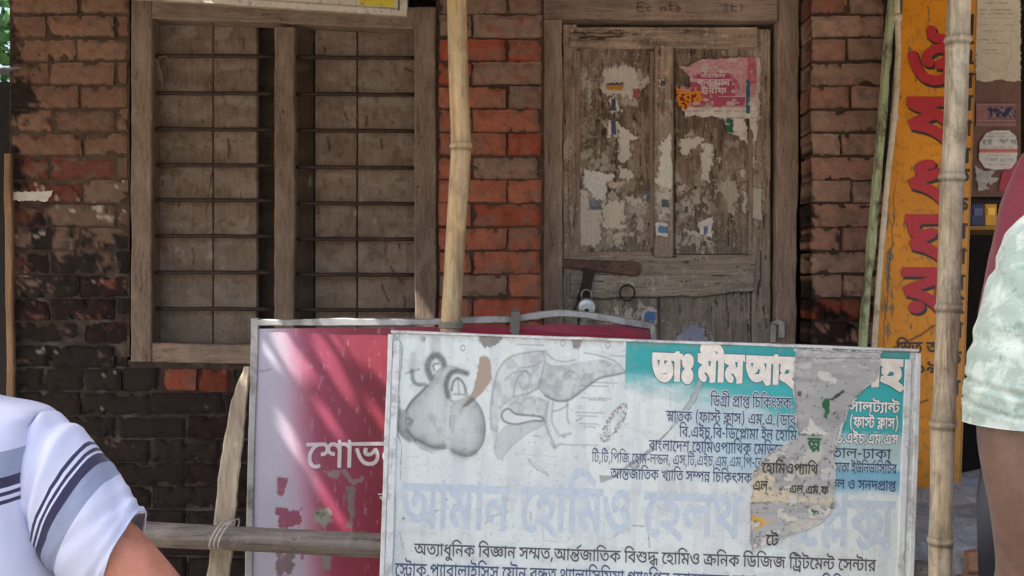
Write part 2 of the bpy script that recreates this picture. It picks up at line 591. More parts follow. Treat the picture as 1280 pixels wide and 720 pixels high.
        def rc(a, b):
            if k == 12: return ORANGE * .75
            return pick((.6, A(170, 137, 120)), (.3, A(168, 126, 110)), (.10, A(152, 100, 84)))
        run(rx, rc)
    me = raw_mesh('wall', np.concatenate(vs_), np.concatenate(qs), np.concatenate(cs))
    return link('wall', me, M_BRICK, building, True)
wall = brick_wall()

# mortar bed behind the brick faces (two piers, the strip between openings, the strip under the window)
def mortar(x0, x1, y0, y1, dpt, last):
    def colr(U, V):
        c = np.tile(A(82, 68, 58), U.shape + (1,)).astype(float)
        n = fbm(U / 9, V / 9, 4, 21)
        c = c * (0.6 + 0.8 * n)[..., None]
        s = soot_and_dark(U, V) * 0.55
        c = mix(c, A(44, 42, 42), s)
        lo = sstep(280, 330, V) * np.where(U < 330, 1, 0) * sstep(0.42, 0.6, fbm(U / 30, V / 14, 3, 5))
        return mix(c, A(112, 109, 108), lo * .42 * sstep(.45, .65, fbm(U / 16, V / 9, 4, 6)))
    rel = lambda U, V: (fbm(U / 6, V / 6, 4, 31) - .5) * 0.008
    return paint_sheet('mortar', np.arange(x0, x1 + .1, (x1 - x0) / max(2, round((x1 - x0) / 4))), np.arange(y0, y1 + .1, 4),
                       px_place(YW + dpt), colr, M_BRICK, wall, rel)
mortar(12, 162, -110, 448, 0.008, 0)
mortar(12, 680, 450, 818, 0.010, 0)
mortar(545, 680, -20, 448, 0.013, 0)
mortar(1014, 1106, -20, 818, 0.011, 0)
mortar(164, 1106, -250, -22, 0.012, 0)

# room behind, so that gaps look into a dark interior
sh = MB()
xl, xr = W(12, 0, YW).x, W(1106, 0, YW).x
sh.box(xl, xr, 6.0, 6.15, 0, 2.95)
sh.box(xl, xl + .1, YW + .13, 5.99, 0, 2.95)
sh.box(xr - .1, xr, YW + .13, 5.99, 0, 2.95)
sh.box(xl - .1, xr + .1, YW + .02, 6.2, 2.96, 3.06)
sh.build('room_shell', mat_plain('grey_plaster', S(110, 102, 94), .9), building)

# ---- window
window = empty('window', W(352, 450, YW)); window.parent = building; window.location = Vector(W(352, 450, YW)) - Vector(building.location)
window['label'] = 'unglazed timber window with horizontal iron bars and closed plank shutters'
YF = YW - 0.004
def bp(mb, x0, y0, x1, y1, wpx, Y, t, **kw):
    return mb.beam([W(x0, y0, Y), W(x1, y1, Y)], wpx * Y / FOC, t, **kw)
fr = MB(); bp(fr, 176.5, -4, 176.5, 452, 26, YF, .085, wob=.002); fr.build('jamb', M_WIN, window)
fr = MB(); bp(fr, 531, 9, 532, 452, 27, YF, .085, wob=.002); fr.build('jamb', M_WIN, window)
fr = MB()
bp(fr, 190.2, 9, 517.2, 22, 27, YF + .003, .08, wob=.002)
fr.build('head_rail', M_WINH, window)
fr = MB()
bp(fr, 190.2, 441, 517.2, 446, 24, YF + .003, .085, wob=.002)
fr.build('sill', M_WINH, window)
fr = MB()
bp(fr, 355.5, 34, 355.5, 430, 25.5, YF + .008, .05, wob=.002)
fr.build('mullion', M_WIN, window)
bars_l = [70, 116.5, 161.5, 206.5, 250, 295, 340.5, 386]
bars_r = [71.5, 117.5, 163, 209, 254, 298.5, 343, 387]
for i, (a, b) in enumerate(zip(bars_l, bars_r)):
    for (x0, x1, y, dy) in ((188, 344, a, .3), (367, 519, b, .8)):
        m = MB()
        n = 9
        m.tube([W(x0 + (x1 - x0) * k / n, y + dy * k / n + random.uniform(-.35, .35), YW + .034) for k in range(n + 1)], 0.0066, 10)
        m.build('iron_bar', M_RUST, window, True)
MARKS = [((265, 216), (261, 240), (258, 266), .9), ((285, 174), (287, 188), (286, 196), 1.6), ((203, 226), (203, 230), (203, 231), 1.6), ((304, 48), (305, 60), (305, 62), 1.0), ((265, 92), (262, 98), (265, 106), 1.2), ((253, 150), (255, 152), (254, 153), 1.2),
         ((458, 146), (459, 152), (458, 156), 1.3), ((431, 140), (433, 148), (434, 150), 1.1), ((409, 172), (412, 182), (411, 188), 1.6), ((483, 308), (482, 312), (482, 315), 1.5), ((499, 306), (499, 309), (499, 310), 1.5), ((488, 334), (496, 344), (503, 354), 1.2), ((477, 356), (482, 368), (486, 377), 1.0), ((505, 371), (507, 376), (506, 384), 1.2),
         ((508, 86), (512, 88), (516, 90), 1.6), ((405, 58), (406, 62), (406, 64), 1.2), ((476, 175), (478, 183), (477, 186), 1.2), ((240, 310), (243, 320), (241, 330), .8), ((222, 250), (224, 254), (223, 258), 1.2), ((300, 240), (302, 246), (300, 252), 1.0)]
def shutter_colour(U, V, sd):
    g = fbm(U / 2.4, V / 22, 4, sd + 5); b = fbm(U / 26, V / 20, 5, 610 + sd % 3); q = fbm(U / 7, V / 8, 4, sd + 9)
    old = 300 < U.mean() < 385                          # two recessed boards, their shade painted into a darker colour
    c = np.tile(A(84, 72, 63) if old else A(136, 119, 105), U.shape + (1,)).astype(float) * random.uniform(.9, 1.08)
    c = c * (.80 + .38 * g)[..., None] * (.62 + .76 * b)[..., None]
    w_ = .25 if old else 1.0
    c = mix(c, A(156, 148, 138), sstep(.52, .72, fbm(U / 34, V / 14, 5, sd + 11)) * .45 * w_)
    c = mix(c, A(92, 74, 62), sstep(.56, .74, q) * .45)
    c = mix(c, A(150, 144, 134), sstep(.60, .72, fbm(U / 4, V / 16, 4, sd + 13)) * .4 * sstep(.4, .6, b) * w_)
    c = mix(c, A(118, 116, 108), sstep(270, 430, V) * .35 * w_)  # greyer toward the bottom, standing in for the light there
    c = mix(c, A(58, 46, 38), sstep(.76, .79, fbm(U / 2.6, V / 3.6, 4, sd + 15)) * .5)
    for p, q_, r, w in MARKS:
        c = mix(c, A(46, 36, 30), sstep(w + .8, w - .4, seg_dist(U, V, [p, q_, r]) + (g - .5) * 1.8) * .6)
    for x, y, rx, ry in ((228, 318, 3, 10), (264, 320, 4, 6), (222, 312, 4, 5), (444, 268, 4, 9), (452, 252, 3, 8), (388, 226, 3, 10), (470, 276, 5, 8)):
        c = mix(c, A(168, 162, 152), sstep(1.0, .5, np.hypot((U - x) / rx, (V - y) / ry) + (q - .5) * 1.4) * .45)
    return c
def shutter(x0, x1, Y, y0=26, y1=436):
    us = np.linspace(x0, x1, max(8, int((x1 - x0) / 1.1))); vv = np.arange(y0, y1, 1.1); sd = int(x0) * 3
    def place(U, V):
        e = np.minimum(U - x0, x1 - U)
        Yy = Y + np.clip(1 - e / 1.0, 0, 1) ** 2 * .0022 + np.where(e <= 1e-6, .02, 0) + (fbm(U / 22, V / 60, 3, sd + 1) - .5) * .006 + (fbm(U / 2.2, V / 26, 3, sd + 2) - .5) * .0016
        return np.stack([(U - 640) * Y / FOC, Yy, CAMZ + (360 - V) * Y / FOC], -1)
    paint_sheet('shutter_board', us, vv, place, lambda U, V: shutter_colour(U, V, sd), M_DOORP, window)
YS = YW + .075
sc_ = YS / YW
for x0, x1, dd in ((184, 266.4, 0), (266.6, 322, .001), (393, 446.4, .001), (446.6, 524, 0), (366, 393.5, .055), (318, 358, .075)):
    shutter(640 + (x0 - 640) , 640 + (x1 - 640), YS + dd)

# bits of dry stalk and a string caught in the bars
tw = MB()
for L, r in (([(189, 71), (196, 76), (201, 90), (203, 104)], .0032), ([(191, 74), (197, 88), (200, 100)], .002), ([(198, 72), (206, 70), (211, 74)], .0022)):
    tw.tube([W(x, y, YW + .022) for x, y in L], r, 6)
for L in ([(214, 113), (224, 104), (233, 94)], [(193, 121), (199, 135), (206, 137), (214, 124)]):
    tw.tube([W(x, y, YW + .026) for x, y in L], .0011, 5)
tag(tw.build('dry_stalk', mat_plain('dry_stalk_straw', S(128, 108, 88), .9, 0, .4, 60), None, True), 'curled dry stalks caught in the upper left window bars', 'plant debris')
tw = MB(); tw.tube([W(x, y, YW + .024) for x, y in ((266.5, 20), (266, 50), (266.8, 80), (265.5, 104))], .0016, 6)
tag(tw.build('hanging_string', mat_plain('dirty_string', S(92, 78, 68), .95), None, True), 'short dirty string hanging over the top left window bars', 'string')

# ---- door: frame, two boarded leaves hung behind it
YD = YW + .125
door_frame = empty('door_frame'); door_frame.parent = building; door_frame.location = Vector(W(690, 720, YD)) - Vector(building.location)
m = MB(); bp(m, 691, 25, 691, 810, 24, YD, .10, wob=.0025); m.build('post', M_DOORF, door_frame)
m = MB(); m.beam([W(986, -16, YD), W(985, 200, YD), W(977, 810, YD)], [28 * YD / FOC, 26 * YD / FOC, 26 * YD / FOC], .10, wob=.0025); m.build('post', M_DOORF, door_frame)
m = MB(); bp(m, 679, 6, 971.5, 8, 35, YD - .01, .11, wob=.002); m.build('lintel', M_DOORH, door_frame)

door = empty('door'); door.parent = building; door.location = Vector(W(830, 720, YD)) - Vector(building.location)
door['label'] = 'battered old timber door covered with scraps of torn posters'
YL = YD + .035                                   # face of the stiles and rails
YP = YL + .012                                   # face of the recessed panels
WOODP = A(178, 157, 141)
def blob(U, V, L):
    t = np.full(U.shape, -1.0)
    for cx, cy, rx, ry, s in L:
        t = np.maximum(t, s * (1 - ((U - cx) / rx) ** 2 - ((V - cy) / ry) ** 2))
    return t
RES_L = [(775, 100, 26, 20, 1.0), (800, 100, 14, 16, .7), (741, 238, 20, 26, 1.2), (748, 285, 26, 30, 1.15), (735, 300, 16, 14, 1.2), (785, 222, 12, 26, .9),
         (772, 262, 22, 34, .9), (800, 272, 16, 30, .75), (731, 190, 14, 50, .45), (732, 110, 10, 40, .5), (757, 170, 30, 80, .25), (790, 280, 26, 22, .75), (775, 190, 9, 12, .7), (783, 122, 22, 14, .8)]
RES_R = [(863, 178, 16, 12, .9), (880, 208, 7, 26, 1.0), (888, 188, 8, 9, .7), (928, 218, 9, 9, .9), (912, 240, 14, 16, .9), (914, 262, 8, 16, .8), (872, 247, 8, 12, .8),
         (862, 268, 10, 20, .5), (880, 293, 24, 8, .6), (918, 180, 12, 5, .8), (932, 255, 5, 24, .5), (870, 290, 40, 30, .35), (880, 240, 50, 60, .3), (914, 66, 12, 7, .9), (880, 310, 14, 8, .4)]
RES_S = [(830, 195, 8, 20, 1.2), (829, 225, 9, 26, 1.2), (833, 170, 7, 18, .8), (824, 250, 8, 16, .8), (834, 262, 8, 22, .7), (829, 285, 9, 10, 1.0), (836, 140, 8, 30, .3), (848, 105, 5, 30, .5)]
RES_J = [(948, 240, 6, 30, 1.2), (947, 205, 5, 14, .8), (946, 110, 5, 50, .6), (707, 260, 7, 50, .25), (708, 190, 6, 30, .5)]
RES_B = [(775, 385, 26, 14, .55), (795, 392, 20, 14, .6), (760, 392, 12, 10, .5), (772, 380, 10, 8, .4), (738, 405, 26, 14, .4), (866, 414, 16, 12, .9)]
PRN = ([(768, 108, 11, 5, (52, 48, 96)), (767, 109.5, 10, 3.2, (205, 140, 52)), (795, 116, 4, 6, (170, 60, 60)), (767, 131, 3.2, 8, (40, 48, 90)), (767, 160, 3.4, 10, (48, 50, 110)),
        (744, 256, 8, 6, (60, 118, 140)), (829, 287, 7, 5, (74, 128, 170)), (811, 245, 4, 8, (70, 120, 150)), (832, 254, 5, 5, (60, 90, 84)), (882, 288, 3, 6, (90, 100, 150)),
        (813, 395, 8, 6, (70, 110, 180)), (866, 415, 14, 10, (150, 160, 190)), (829, 104, 4, 4, (60, 50, 90)), (858, 262, 3, 4, (70, 80, 70))])
D4 = lambda L: [(700 + x / 5.14, 60 + y / 5.14) for x, y in L]
D5 = lambda L: [(700 + x / 5.14, 190 + y / 5.14) for x, y in L]
D6 = lambda L: [(830 + x / 4.235, 160 + y / 4.235) for x, y in L]
SCRAPS = [(D4([(270, 120), (300, 140), (390, 120), (470, 130), (500, 180), (520, 210), (560, 190), (570, 215), (510, 250), (500, 300), (470, 320), (420, 300), (380, 310), (330, 300), (265, 280)]), (196, 188, 176), 9),
  (D4([(318, 320), (372, 330), (385, 380), (400, 405), (330, 415)]), (206, 200, 190), 4), (D4([(310, 470), (375, 470), (372, 570), (303, 575)]), (206, 202, 196), 3),
  (D4([(375, 490), (410, 525), (490, 580), (440, 582), (450, 620), (465, 640), (440, 660), (470, 690), (440, 720), (380, 730)]), (202, 198, 190), 6),
  (D4([(630, 200), (655, 195), (690, 215), (660, 250), (640, 250)]), (176, 168, 158), 6), (D4([(5, 640), (45, 540), (70, 580), (60, 720), (10, 720)]), (178, 166, 150), 6),
  (D5([(158, 110), (340, 145), (350, 160), (300, 210), (290, 310), (230, 312), (195, 262), (150, 215)]), (208, 206, 200), 4),
  (D5([(120, 230), (180, 262), (192, 380), (270, 370), (262, 600), (130, 607), (118, 560)]), (196, 188, 176), 7),
  (D5([(300, 205), (400, 178), (440, 188), (420, 208), (330, 240)]), (186, 176, 164), 6), (D5([(380, 95), (462, 120), (470, 172), (430, 182), (380, 160)]), (202, 196, 188), 5),
  (D5([(270, 340), (330, 315), (420, 325), (430, 400), (455, 420), (400, 462), (440, 482), (380, 502), (300, 490), (270, 480)]), (200, 192, 180), 8),
  (D5([(430, 290), (520, 300), (565, 330), (500, 342), (520, 380), (460, 345)]), (192, 182, 170), 8), (D5([(300, 520), (380, 500), (470, 520), (420, 545), (390, 600), (340, 560)]), (184, 174, 160), 12),
  (D5([(480, 430), (540, 440), (530, 520), (505, 490)]), (178, 168, 156), 12),
  (D5([(640, -60), (700, -110), (722, -60), (722, 230), (690, 262), (672, 215), (610, 212), (636, 100)]), (206, 202, 194), 7), (D5([(612, 450), (692, 455), (690, 542), (612, 540)]), (208, 206, 204), 3),
  (D5([(600, 270), (720, 250), (700, 330), (720, 360), (650, 450), (620, 420), (640, 350)]), (188, 182, 172), 14), (D5([(535, 290), (580, 235), (580, 290)]), (196, 196, 196), 5),
  (D6([(85, 62), (180, 45), (212, 60), (152, 110), (130, 150), (85, 130)]), (206, 198, 188), 6), (D6([(210, 90), (240, 80), (262, 160), (240, 205), (236, 285), (195, 272), (205, 190)]), (200, 192, 182), 8),
  (D6([(300, 282), (380, 280), (395, 340), (375, 400), (386, 465), (350, 430), (320, 362), (300, 330)]), (176, 166, 152), 9), (D6([(462, 312), (522, 320), (516, 482), (460, 480)]), (182, 174, 164), 4),
  (D6([(180, 495), (256, 475), (252, 577), (185, 570)]), (208, 206, 204), 4), (D6([(455, 150), (485, 155), (470, 215)]), (196, 188, 178), 6), (D6([(396, 230), (415, 215), (435, 235), (425, 262), (400, 258)]), (196, 188, 178), 5),
  (D6([(110, 542), (175, 552), (258, 605), (200, 595)]), (186, 178, 168), 7), (D6([(155, 330), (192, 320), (185, 400), (160, 400)]), (176, 164, 150), 6), (D6([(80, 400), (130, 390), (145, 440), (110, 470)]), (180, 170, 158), 10),
  (D6([(425, 330), (440, 330), (432, 450), (420, 440)]), (190, 182, 172), 5), (D6([(60, 310), (110, 300), (120, 330), (80, 340)]), (186, 178, 168), 8),
  ([(803, 386), (822, 384), (822, 405), (812, 400), (800, 402)], (186, 184, 180), 7), ([(775, 398), (788, 386), (792, 402), (780, 408), (768, 404)], (178, 172, 164), 8), ([(766, 384), (773, 383), (774, 396), (768, 394)], (184, 176, 166), 5),
  ([(847, 420), (872, 408), (884, 420), (880, 428), (846, 428)], (164, 160, 168), 12), ([(944, 72), (951, 72), (950, 150), (945, 150)], (188, 180, 172), 5)]
def scrap_fields(U, V, sd):
    n = fbm(U / 9, V / 13, 5, sd + 14); nf = fbm(U / 2.6, V / 4.2, 4, sd + 33)
    x_0, x_1, y_0, y_1 = U.min(), U.max(), V.min(), V.max()
    for L, pc, jag in SCRAPS:
        xs = [p[0] for p in L]; ys = [p[1] for p in L]
        if max(xs) < x_0 - 3 or min(xs) > x_1 + 3 or max(ys) < y_0 - 3 or min(ys) > y_1 + 3: continue
        yield pc, sdf(U, V, L) + (nf - .5) * jag * 1.5 + (n - .5) * jag * .8
def door_colour(res, sd, horiz=False, grain=1.0, tint=1.0):
    def f(U, V):
        gx, gy = (V / 2.2, U / 30) if horiz else (U / 2.2, V / 30)
        g = fbm(gx, gy, 4, sd); b = fbm(U / 26, V / 26, 4, sd + 3)
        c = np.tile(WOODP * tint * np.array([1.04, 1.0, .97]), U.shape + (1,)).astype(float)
        c = c * (0.28 + 1.18 * g)[..., None] * (0.5 + 0.95 * b)[..., None]
        c = c * (.72 + .5 * fbm(U / 1.6, V / 5.0, 3, sd + 55))[..., None]
        c = mix(c, A(160, 156, 146) * tint * (.55 + .8 * g)[..., None], sstep(230, 345, V) * .75)  # lower door painted greyer for the cooler light low down
        # worn ground of old paste and paint
        old = sstep(0.5, 0.66, fbm(U / 6, V / 9, 5, sd + 6) * .6 + .4 * b)
        c = mix(c, A(172, 156, 140), old * .5 * grain)
        ck = sstep(0.30, 0.24, fbm(gx * .8, gy * 1.4, 3, sd + 8))
        c = mix(c, A(44, 35, 30), ck * .8)
        t = blob(U, V, res)
        n = fbm(U / 9, V / 13, 5, sd + 14); n2 = fbm(U / 3.2, V / 4.5, 4, sd + 17)
        mk = sstep(0.0, 0.10, t * .62 - .18 + (n - .5) * 1.5 + (n2 - .5) * .9) * sstep(-.35, -.1, t)
        tone = fbm(U / 16, V / 20, 3, sd + 20)
        pap = np.where(tone[..., None] > .52, A(206, 202, 192), A(176, 166, 150)) * (0.82 + .3 * n2)[..., None]
        mk = mk * .72
        c = c * (1 - mk[..., None]) + pap * mk[..., None]
        nf = fbm(U / 2.6, V / 4.2, 4, sd + 33); mk = mk * .8
        for pc, d in scrap_fields(U, V, sd):
            m_ = sstep(.5, -.5, d)
            shade = (.84 + .22 * tone + .12 * (nf - .5))
            c = c * (1 - m_[..., None]) + (A(*pc) * 1.38) * (shade * m_)[..., None]
            c = mix(c, A(70, 60, 54), sstep(.9, .2, abs(d - .7)) * .5)  # dark outline painted as the shadow under each paper edge
            mk = np.maximum(mk, m_)
        c = mix(c, A(196, 188, 176), sstep(.68, .73, fbm(U / 2.4, V / 3.6, 4, sd + 35)) * sstep(.38, .58, fbm(U / 18, V / 24, 3, sd + 36)) * .8)
        for px, py, rx, ry, cc in PRN:
            e = np.maximum(abs(U - px) / rx, abs(V - py) / ry) + (n2 - .5) * .7
            m_ = sstep(1.0, .85, e)
            c = mix(c, A(*cc) * 1.15, m_ * .9 * np.maximum(mk, .35))
        return c
    return f
def dboard(name, x0, x1, y0, y1, Y, res, sd, horiz=False, rad=1.2, shape=None, grain=1.0, depth=.02, tint=1.0):
    """a door timber with a worn painted face; edges rolled back"""
    us = np.linspace(x0, x1, max(6, int((x1 - x0) / .9))); vv = np.linspace(y0, y1, max(6, int((y1 - y0) / .9)))
    def place(U, V):
        e = np.minimum(np.minimum(U - x0, x1 - U), np.minimum(V - y0, y1 - V))
        Yy = Y + np.clip(1 - e / rad, 0, 1) ** 2 * .004 + np.where(e <= 1e-6, depth, 0)
        gx, gy = (V / 2.0, U / 40) if horiz else (U / 2.0, V / 40)
        Yy = Yy + (fbm(gx, gy, 3, sd + 40) - .5) * .0032 + (fbm(U / 30, V / 30, 2, sd + 41) - .5) * .003
        lift = np.zeros(U.shape)
        for pc, d in scrap_fields(U, V, sd):                # pasted paper stands off the wood and curls at its torn edge
            lift = np.maximum(lift, sstep(.6, -.6, d) * (.0007 + .0032 * np.exp(-np.abs(d + 1.2) / 1.6) * sstep(.42, .62, fbm(U / 11, V / 11, 3, sd + 60)) + .0012 * (fbm(U / 5, V / 5, 3, sd + 61) - .4)))
        Yy = Yy - lift
        if shape is not None:
            U, V = shape(U, V)
        return np.stack([(U - 640) * Y / FOC, Yy, CAMZ + (360 - V) * Y / FOC], -1)
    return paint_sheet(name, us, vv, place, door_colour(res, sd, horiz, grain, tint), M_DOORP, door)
# backing of the leaf
b_ = MB(); p0 = W(703, 34, YP); p1 = W(964, 805, YP)
b_.box(p0.x, p1.x, YP + .022, YP + .04, p1.z, p0.z)
b_.build('leaf_backing', M_DOORF, door)
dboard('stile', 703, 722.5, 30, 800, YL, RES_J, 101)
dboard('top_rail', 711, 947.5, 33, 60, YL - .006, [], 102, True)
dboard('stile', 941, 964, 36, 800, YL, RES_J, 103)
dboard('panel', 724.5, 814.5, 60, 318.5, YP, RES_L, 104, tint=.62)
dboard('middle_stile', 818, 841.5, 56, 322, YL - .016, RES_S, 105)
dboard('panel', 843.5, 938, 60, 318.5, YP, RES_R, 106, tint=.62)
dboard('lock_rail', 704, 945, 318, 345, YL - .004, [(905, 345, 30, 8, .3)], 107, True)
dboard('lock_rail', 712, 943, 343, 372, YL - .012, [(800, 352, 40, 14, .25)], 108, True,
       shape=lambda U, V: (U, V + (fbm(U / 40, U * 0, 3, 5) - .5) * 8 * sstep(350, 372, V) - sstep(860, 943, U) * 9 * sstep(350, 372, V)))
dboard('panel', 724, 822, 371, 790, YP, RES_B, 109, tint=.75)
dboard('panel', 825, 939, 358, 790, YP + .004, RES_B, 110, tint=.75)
# moulding round the left upper panel
for (x0, y0, x1, y1, w_) in ((722, 64, 722, 318, 7), (815, 64, 815, 310, 5), (722, 318, 815, 318, 6), (841, 62, 841, 318, 4), (939, 62, 939, 318, 5)):
    m = MB(); bp(m, x0, y0, x1, y1, w_, YP - .006, .012, ch=.003); m.build('moulding', M_DOORF, door)
# hasp: rusty strap nailed across the lock rail, with a staple hanging down
m = MB()
rows = [(702, 324, 335), (715, 324, 336), (740, 325, 339), (770, 326, 343), (790, 327, 346), (798, 328, 345), (801, 331, 340)]
rings = []
for x, a, b in rows:
    Y = YL - .020
    rings.append([W(x, a, Y + .004), W(x, a + 1.5, Y), W(x, b - 2.5, Y), W(x, b, Y + .005), W(x, b, Y + .014), W(x, a, Y + .014)])
m.loft(rings)
hasp = m.build('hasp', mat_plain('old_strap', S(108, 86, 74), .7, .15, .4, 40, .5, S(66, 50, 43)), door)
for x, y in ((752, 332), (756, 333), (778, 333)):
    q = MB(); q.tube([W(x, y, YL - .0215), W(x, y, YL - .012)], .004, 8); q.build('nail', M_IRON, hasp)
m = MB(); m.beam([W(737, 336, YL - .026), W(734, 352, YL - .028), W(727, 384, YL - .03)], [14 * YL / FOC, 12 * YL / FOC, 15 * YL / FOC], .006, ch=.001)
m.build('hasp_tongue', M_IRON, door)
m = MB(); c0 = W(784, 366, YL - .03)
m.tube([c0 + Vector((.025 * math.cos(t), -.004 * math.sin(t), .027 * math.sin(t))) for t in [2 * math.pi * k / 28 for k in range(29)]], .0032, 8, False)
m.build('ring_handle', M_RUST, door, True)
m = MB(); m.tube([W(783, 357, YL - .034), W(783, 357, YL - .005)], .005, 8); m.build('handle_staple', M_RUST, door)
# iron hook on the right post
m = MB(); m.beam([W(966, 428, YD - .012), W(967, 405, YD - .014), W(972, 402, YD - .02), W(977, 405, YD - .03), W(977, 422, YD - .03)], 7 * YD / FOC, .004, ch=.001, step=.01)
m.build('iron_hook', M_ALU, door_frame)

# scratched letters on the lintel
Yc = YD - .0135; M_SCR = mat_plain('scratch', S(66, 48, 42), .9)
for G in ([[(805, 3), (797, 3), (797, 14.5), (805, 14)], [(797, 8.5), (804, 8.5)]], [[(814, 8), (809.5, 9), (809.5, 13.5), (815, 13.5)]], [[(827, 14), (827, 8.5), (831, 8.5), (832, 14)]], [[(838, 3), (838, 13), (841, 14)], [(835.5, 7), (842, 7)]], [[(846, 4), (846, 14), (850, 13.5), (850, 9), (846, 8.5)]],
          [[(908, 4), (908, 13), (904.5, 13)]], [[(915, 3), (915, 13.5), (921, 13.5)], [(915, 8), (920, 8)]], [[(926, 5), (928, 9), (926, 14)]]):
    m = MB()
    for L in G: m.tube([W(x, y, Yc) for x, y in L], .0012, 5)
    m.build('carved_letter', M_SCR, door_frame)

# padlock hangs from the hasp
pl = empty('padlock', W(733, 383, YL - .04), 'round silver padlock hanging from the rusty hasp of the old door', 'padlock')
c0 = W(733, 384, YL - .045)
m = MB()
R = .0305
prof = [(0, -.011), (R * .35, -.0115), (R * .8, -.011), (R * .95, -.009), (R, -.005), (R, .006), (R * .9, .010), (0, .010)]
rg = []
for r_, y_ in prof:
    rg.append([c0 + Vector((max(r_, 1e-4) * math.cos(t), y_, max(r_, 1e-4) * math.sin(t))) for t in [2 * math.pi * k / 36 for k in range(36)]])
m.loft(rg)
m.build('body', mat_plain('chromed_lock', S(205, 214, 214), .35, .55, .15, 60, .1), pl, True)
m = MB()
pts = [c0 + Vector((-.017, 0, .018)), c0 + Vector((-.017, 0, .042))] + [c0 + Vector((-.017 * math.cos(t), 0, .042 + .017 * math.sin(t))) for t in [math.pi * k / 10 for k in range(1, 10)]] + [c0 + Vector((.017, 0, .042)), c0 + Vector((.017, 0, .018))]
m.tube(pts, .0036, 10)
m.build('shackle', mat_plain('steel_shackle', S(150, 150, 150), .35, .8, .15, 60, .1), pl, True)
m = MB(); m.tube([c0 + Vector((0, -.0135, -.012)), c0 + Vector((0, -.008, -.012))], .008, 16); m.build('keyhole_boss', M_IRON, pl)

# ---- pink poster on the door and the scrap left on the pier
def poster(name, x0, x1, y0, y1, Y, colf, keepf, label, cat, step=.8, group=None):
    us = np.arange(x0, x1, step); vv = np.arange(y0, y1, step)
    rel = lambda U, V: (fbm(U / 14, V / 14, 3, 55) - .5) * .004 + .002
    return tag(paint_sheet(name, us, vv, px_place(Y), colf, M_PAPER, None, rel, keepf), label, cat, group)
PK = [(848, 82), (858, 84), (866, 79), (876, 74), (946, 71), (950, 76), (946, 175), (942, 180), (938, 160), (936, 150), (932, 150), (936, 182), (922, 172), (910, 166), (903, 150), (890, 145), (878, 148), (868, 143), (858, 146), (854, 140), (846, 130), (844, 112), (852, 108), (864, 108), (862, 98)]
def pk_keep(U, V):
    return sdf(U, V, PK) + (fbm(U / 5, V / 5, 3, 91) - .5) * 5 < 0
def pk_col(U, V):
    c = np.tile(A(206, 150, 160), U.shape + (1,)).astype(float)
    n = fbm(U / 5, V / 5, 4, 61)
    band = sstep(.5, .6, fbm(U / 3, V / 3, 3, 62))
    c = mix(c, A(214, 176, 178), band * .6)
    rose = A(182, 82, 112)
    m1 = ((abs(U - 891) < 21) & (abs(V - 97) < 5)) | ((abs(U - 891) < 28) & (V > 101) & (V < 121)) | ((abs(U - 897) < 34) & (V >= 121) & (V < 132))
    c = mix(c, rose, m1 * .95)
    c = mix(c, A(182, 82, 112), (np.hypot((U - 891) / 34, (V - 112) / 24) < 1.0) * (V < 112) * (np.hypot((U - 891) / 30, (V - 112) / 20) > 1.0) * .75)
    c = mix(c, rose, ((abs(U - 884) < 18) & (V >= 131) & (V < 135)) * .9)
    c = mix(c, A(214, 196, 196), ((abs(V - 120.7) < .7) & (U > 898) & (U < 930)) * 1.)
    for t in range(7):
        c = mix(c, A(226, 190, 194), ((np.hypot(U - (872 + 6.3 * t), V - 91) < 3.2) & (np.hypot(U - (872 + 6.3 * t), V - 92) > 2.2)) * .7)
    c = mix(c, A(222, 214, 208), sstep(133, 136, V))
    c = mix(c, A(222, 212, 206), ((U > 939) & (U < 950)) * .8 * sstep(.35, .5, n))
    c = mix(c, A(188, 84, 108), ((U > 934) & (U < 946) & (V < 105)) * .8)
    c = mix(c, A(50, 108, 128), ((U > 932) & (U < 937) & (V > 100) & (V < 142)) * 1.)
    c = mix(c, A(60, 110, 90), sstep(7, 5, np.hypot(U - 911, (V - 157) * .7) + (n - .5) * 8))
    c = mix(c, A(150, 120, 128), ((abs(V - 139) < .8) | (abs(V - 147.5) < .8)) * sstep(.4, .55, fbm(U / 2.2, V / 9, 2, 66)) * .7)
    red = sstep(0, -2, sdf(U, V, [(842, 104), (850, 112), (870, 116), (880, 119), (874, 126), (862, 130), (858, 140), (846, 132)]))
    c = mix(c, A(160, 52, 34), red)
    sq = sstep(.52, .6, vnoise(U / 3.4, V / 3.0, 67)) * red
    c = mix(c, A(226, 150, 40), sq)
    c = mix(c, A(208, 200, 192), sstep(.60, .68, fbm(U / 7, V / 5, 4, 68)) * (1 - red) * .8)
    return c * (.8 + .4 * n)[..., None]
pink = poster('torn_poster', 840, 953, 68, 186, YP - .0135, pk_col, pk_keep, 'torn pink printed poster pasted on the upper right door panel', 'poster')
SC = [(15, 240), (68, 238), (64, 244), (60, 252), (15, 251)]
poster('paper_scrap', 10, 72, 234, 256, YW - .012, lambda U, V: np.tile(A(200, 192, 184), U.shape + (1,)) * (.75 + .4 * fbm(U / 6, V / 6, 3, 5))[..., None],
       lambda U, V: sdf(U, V, SC) + (fbm(U / 4, V / 4, 3, 15) - .5) * 4 < 0, 'small white paper scrap stuck on the sooty left brick pier', 'paper scrap')

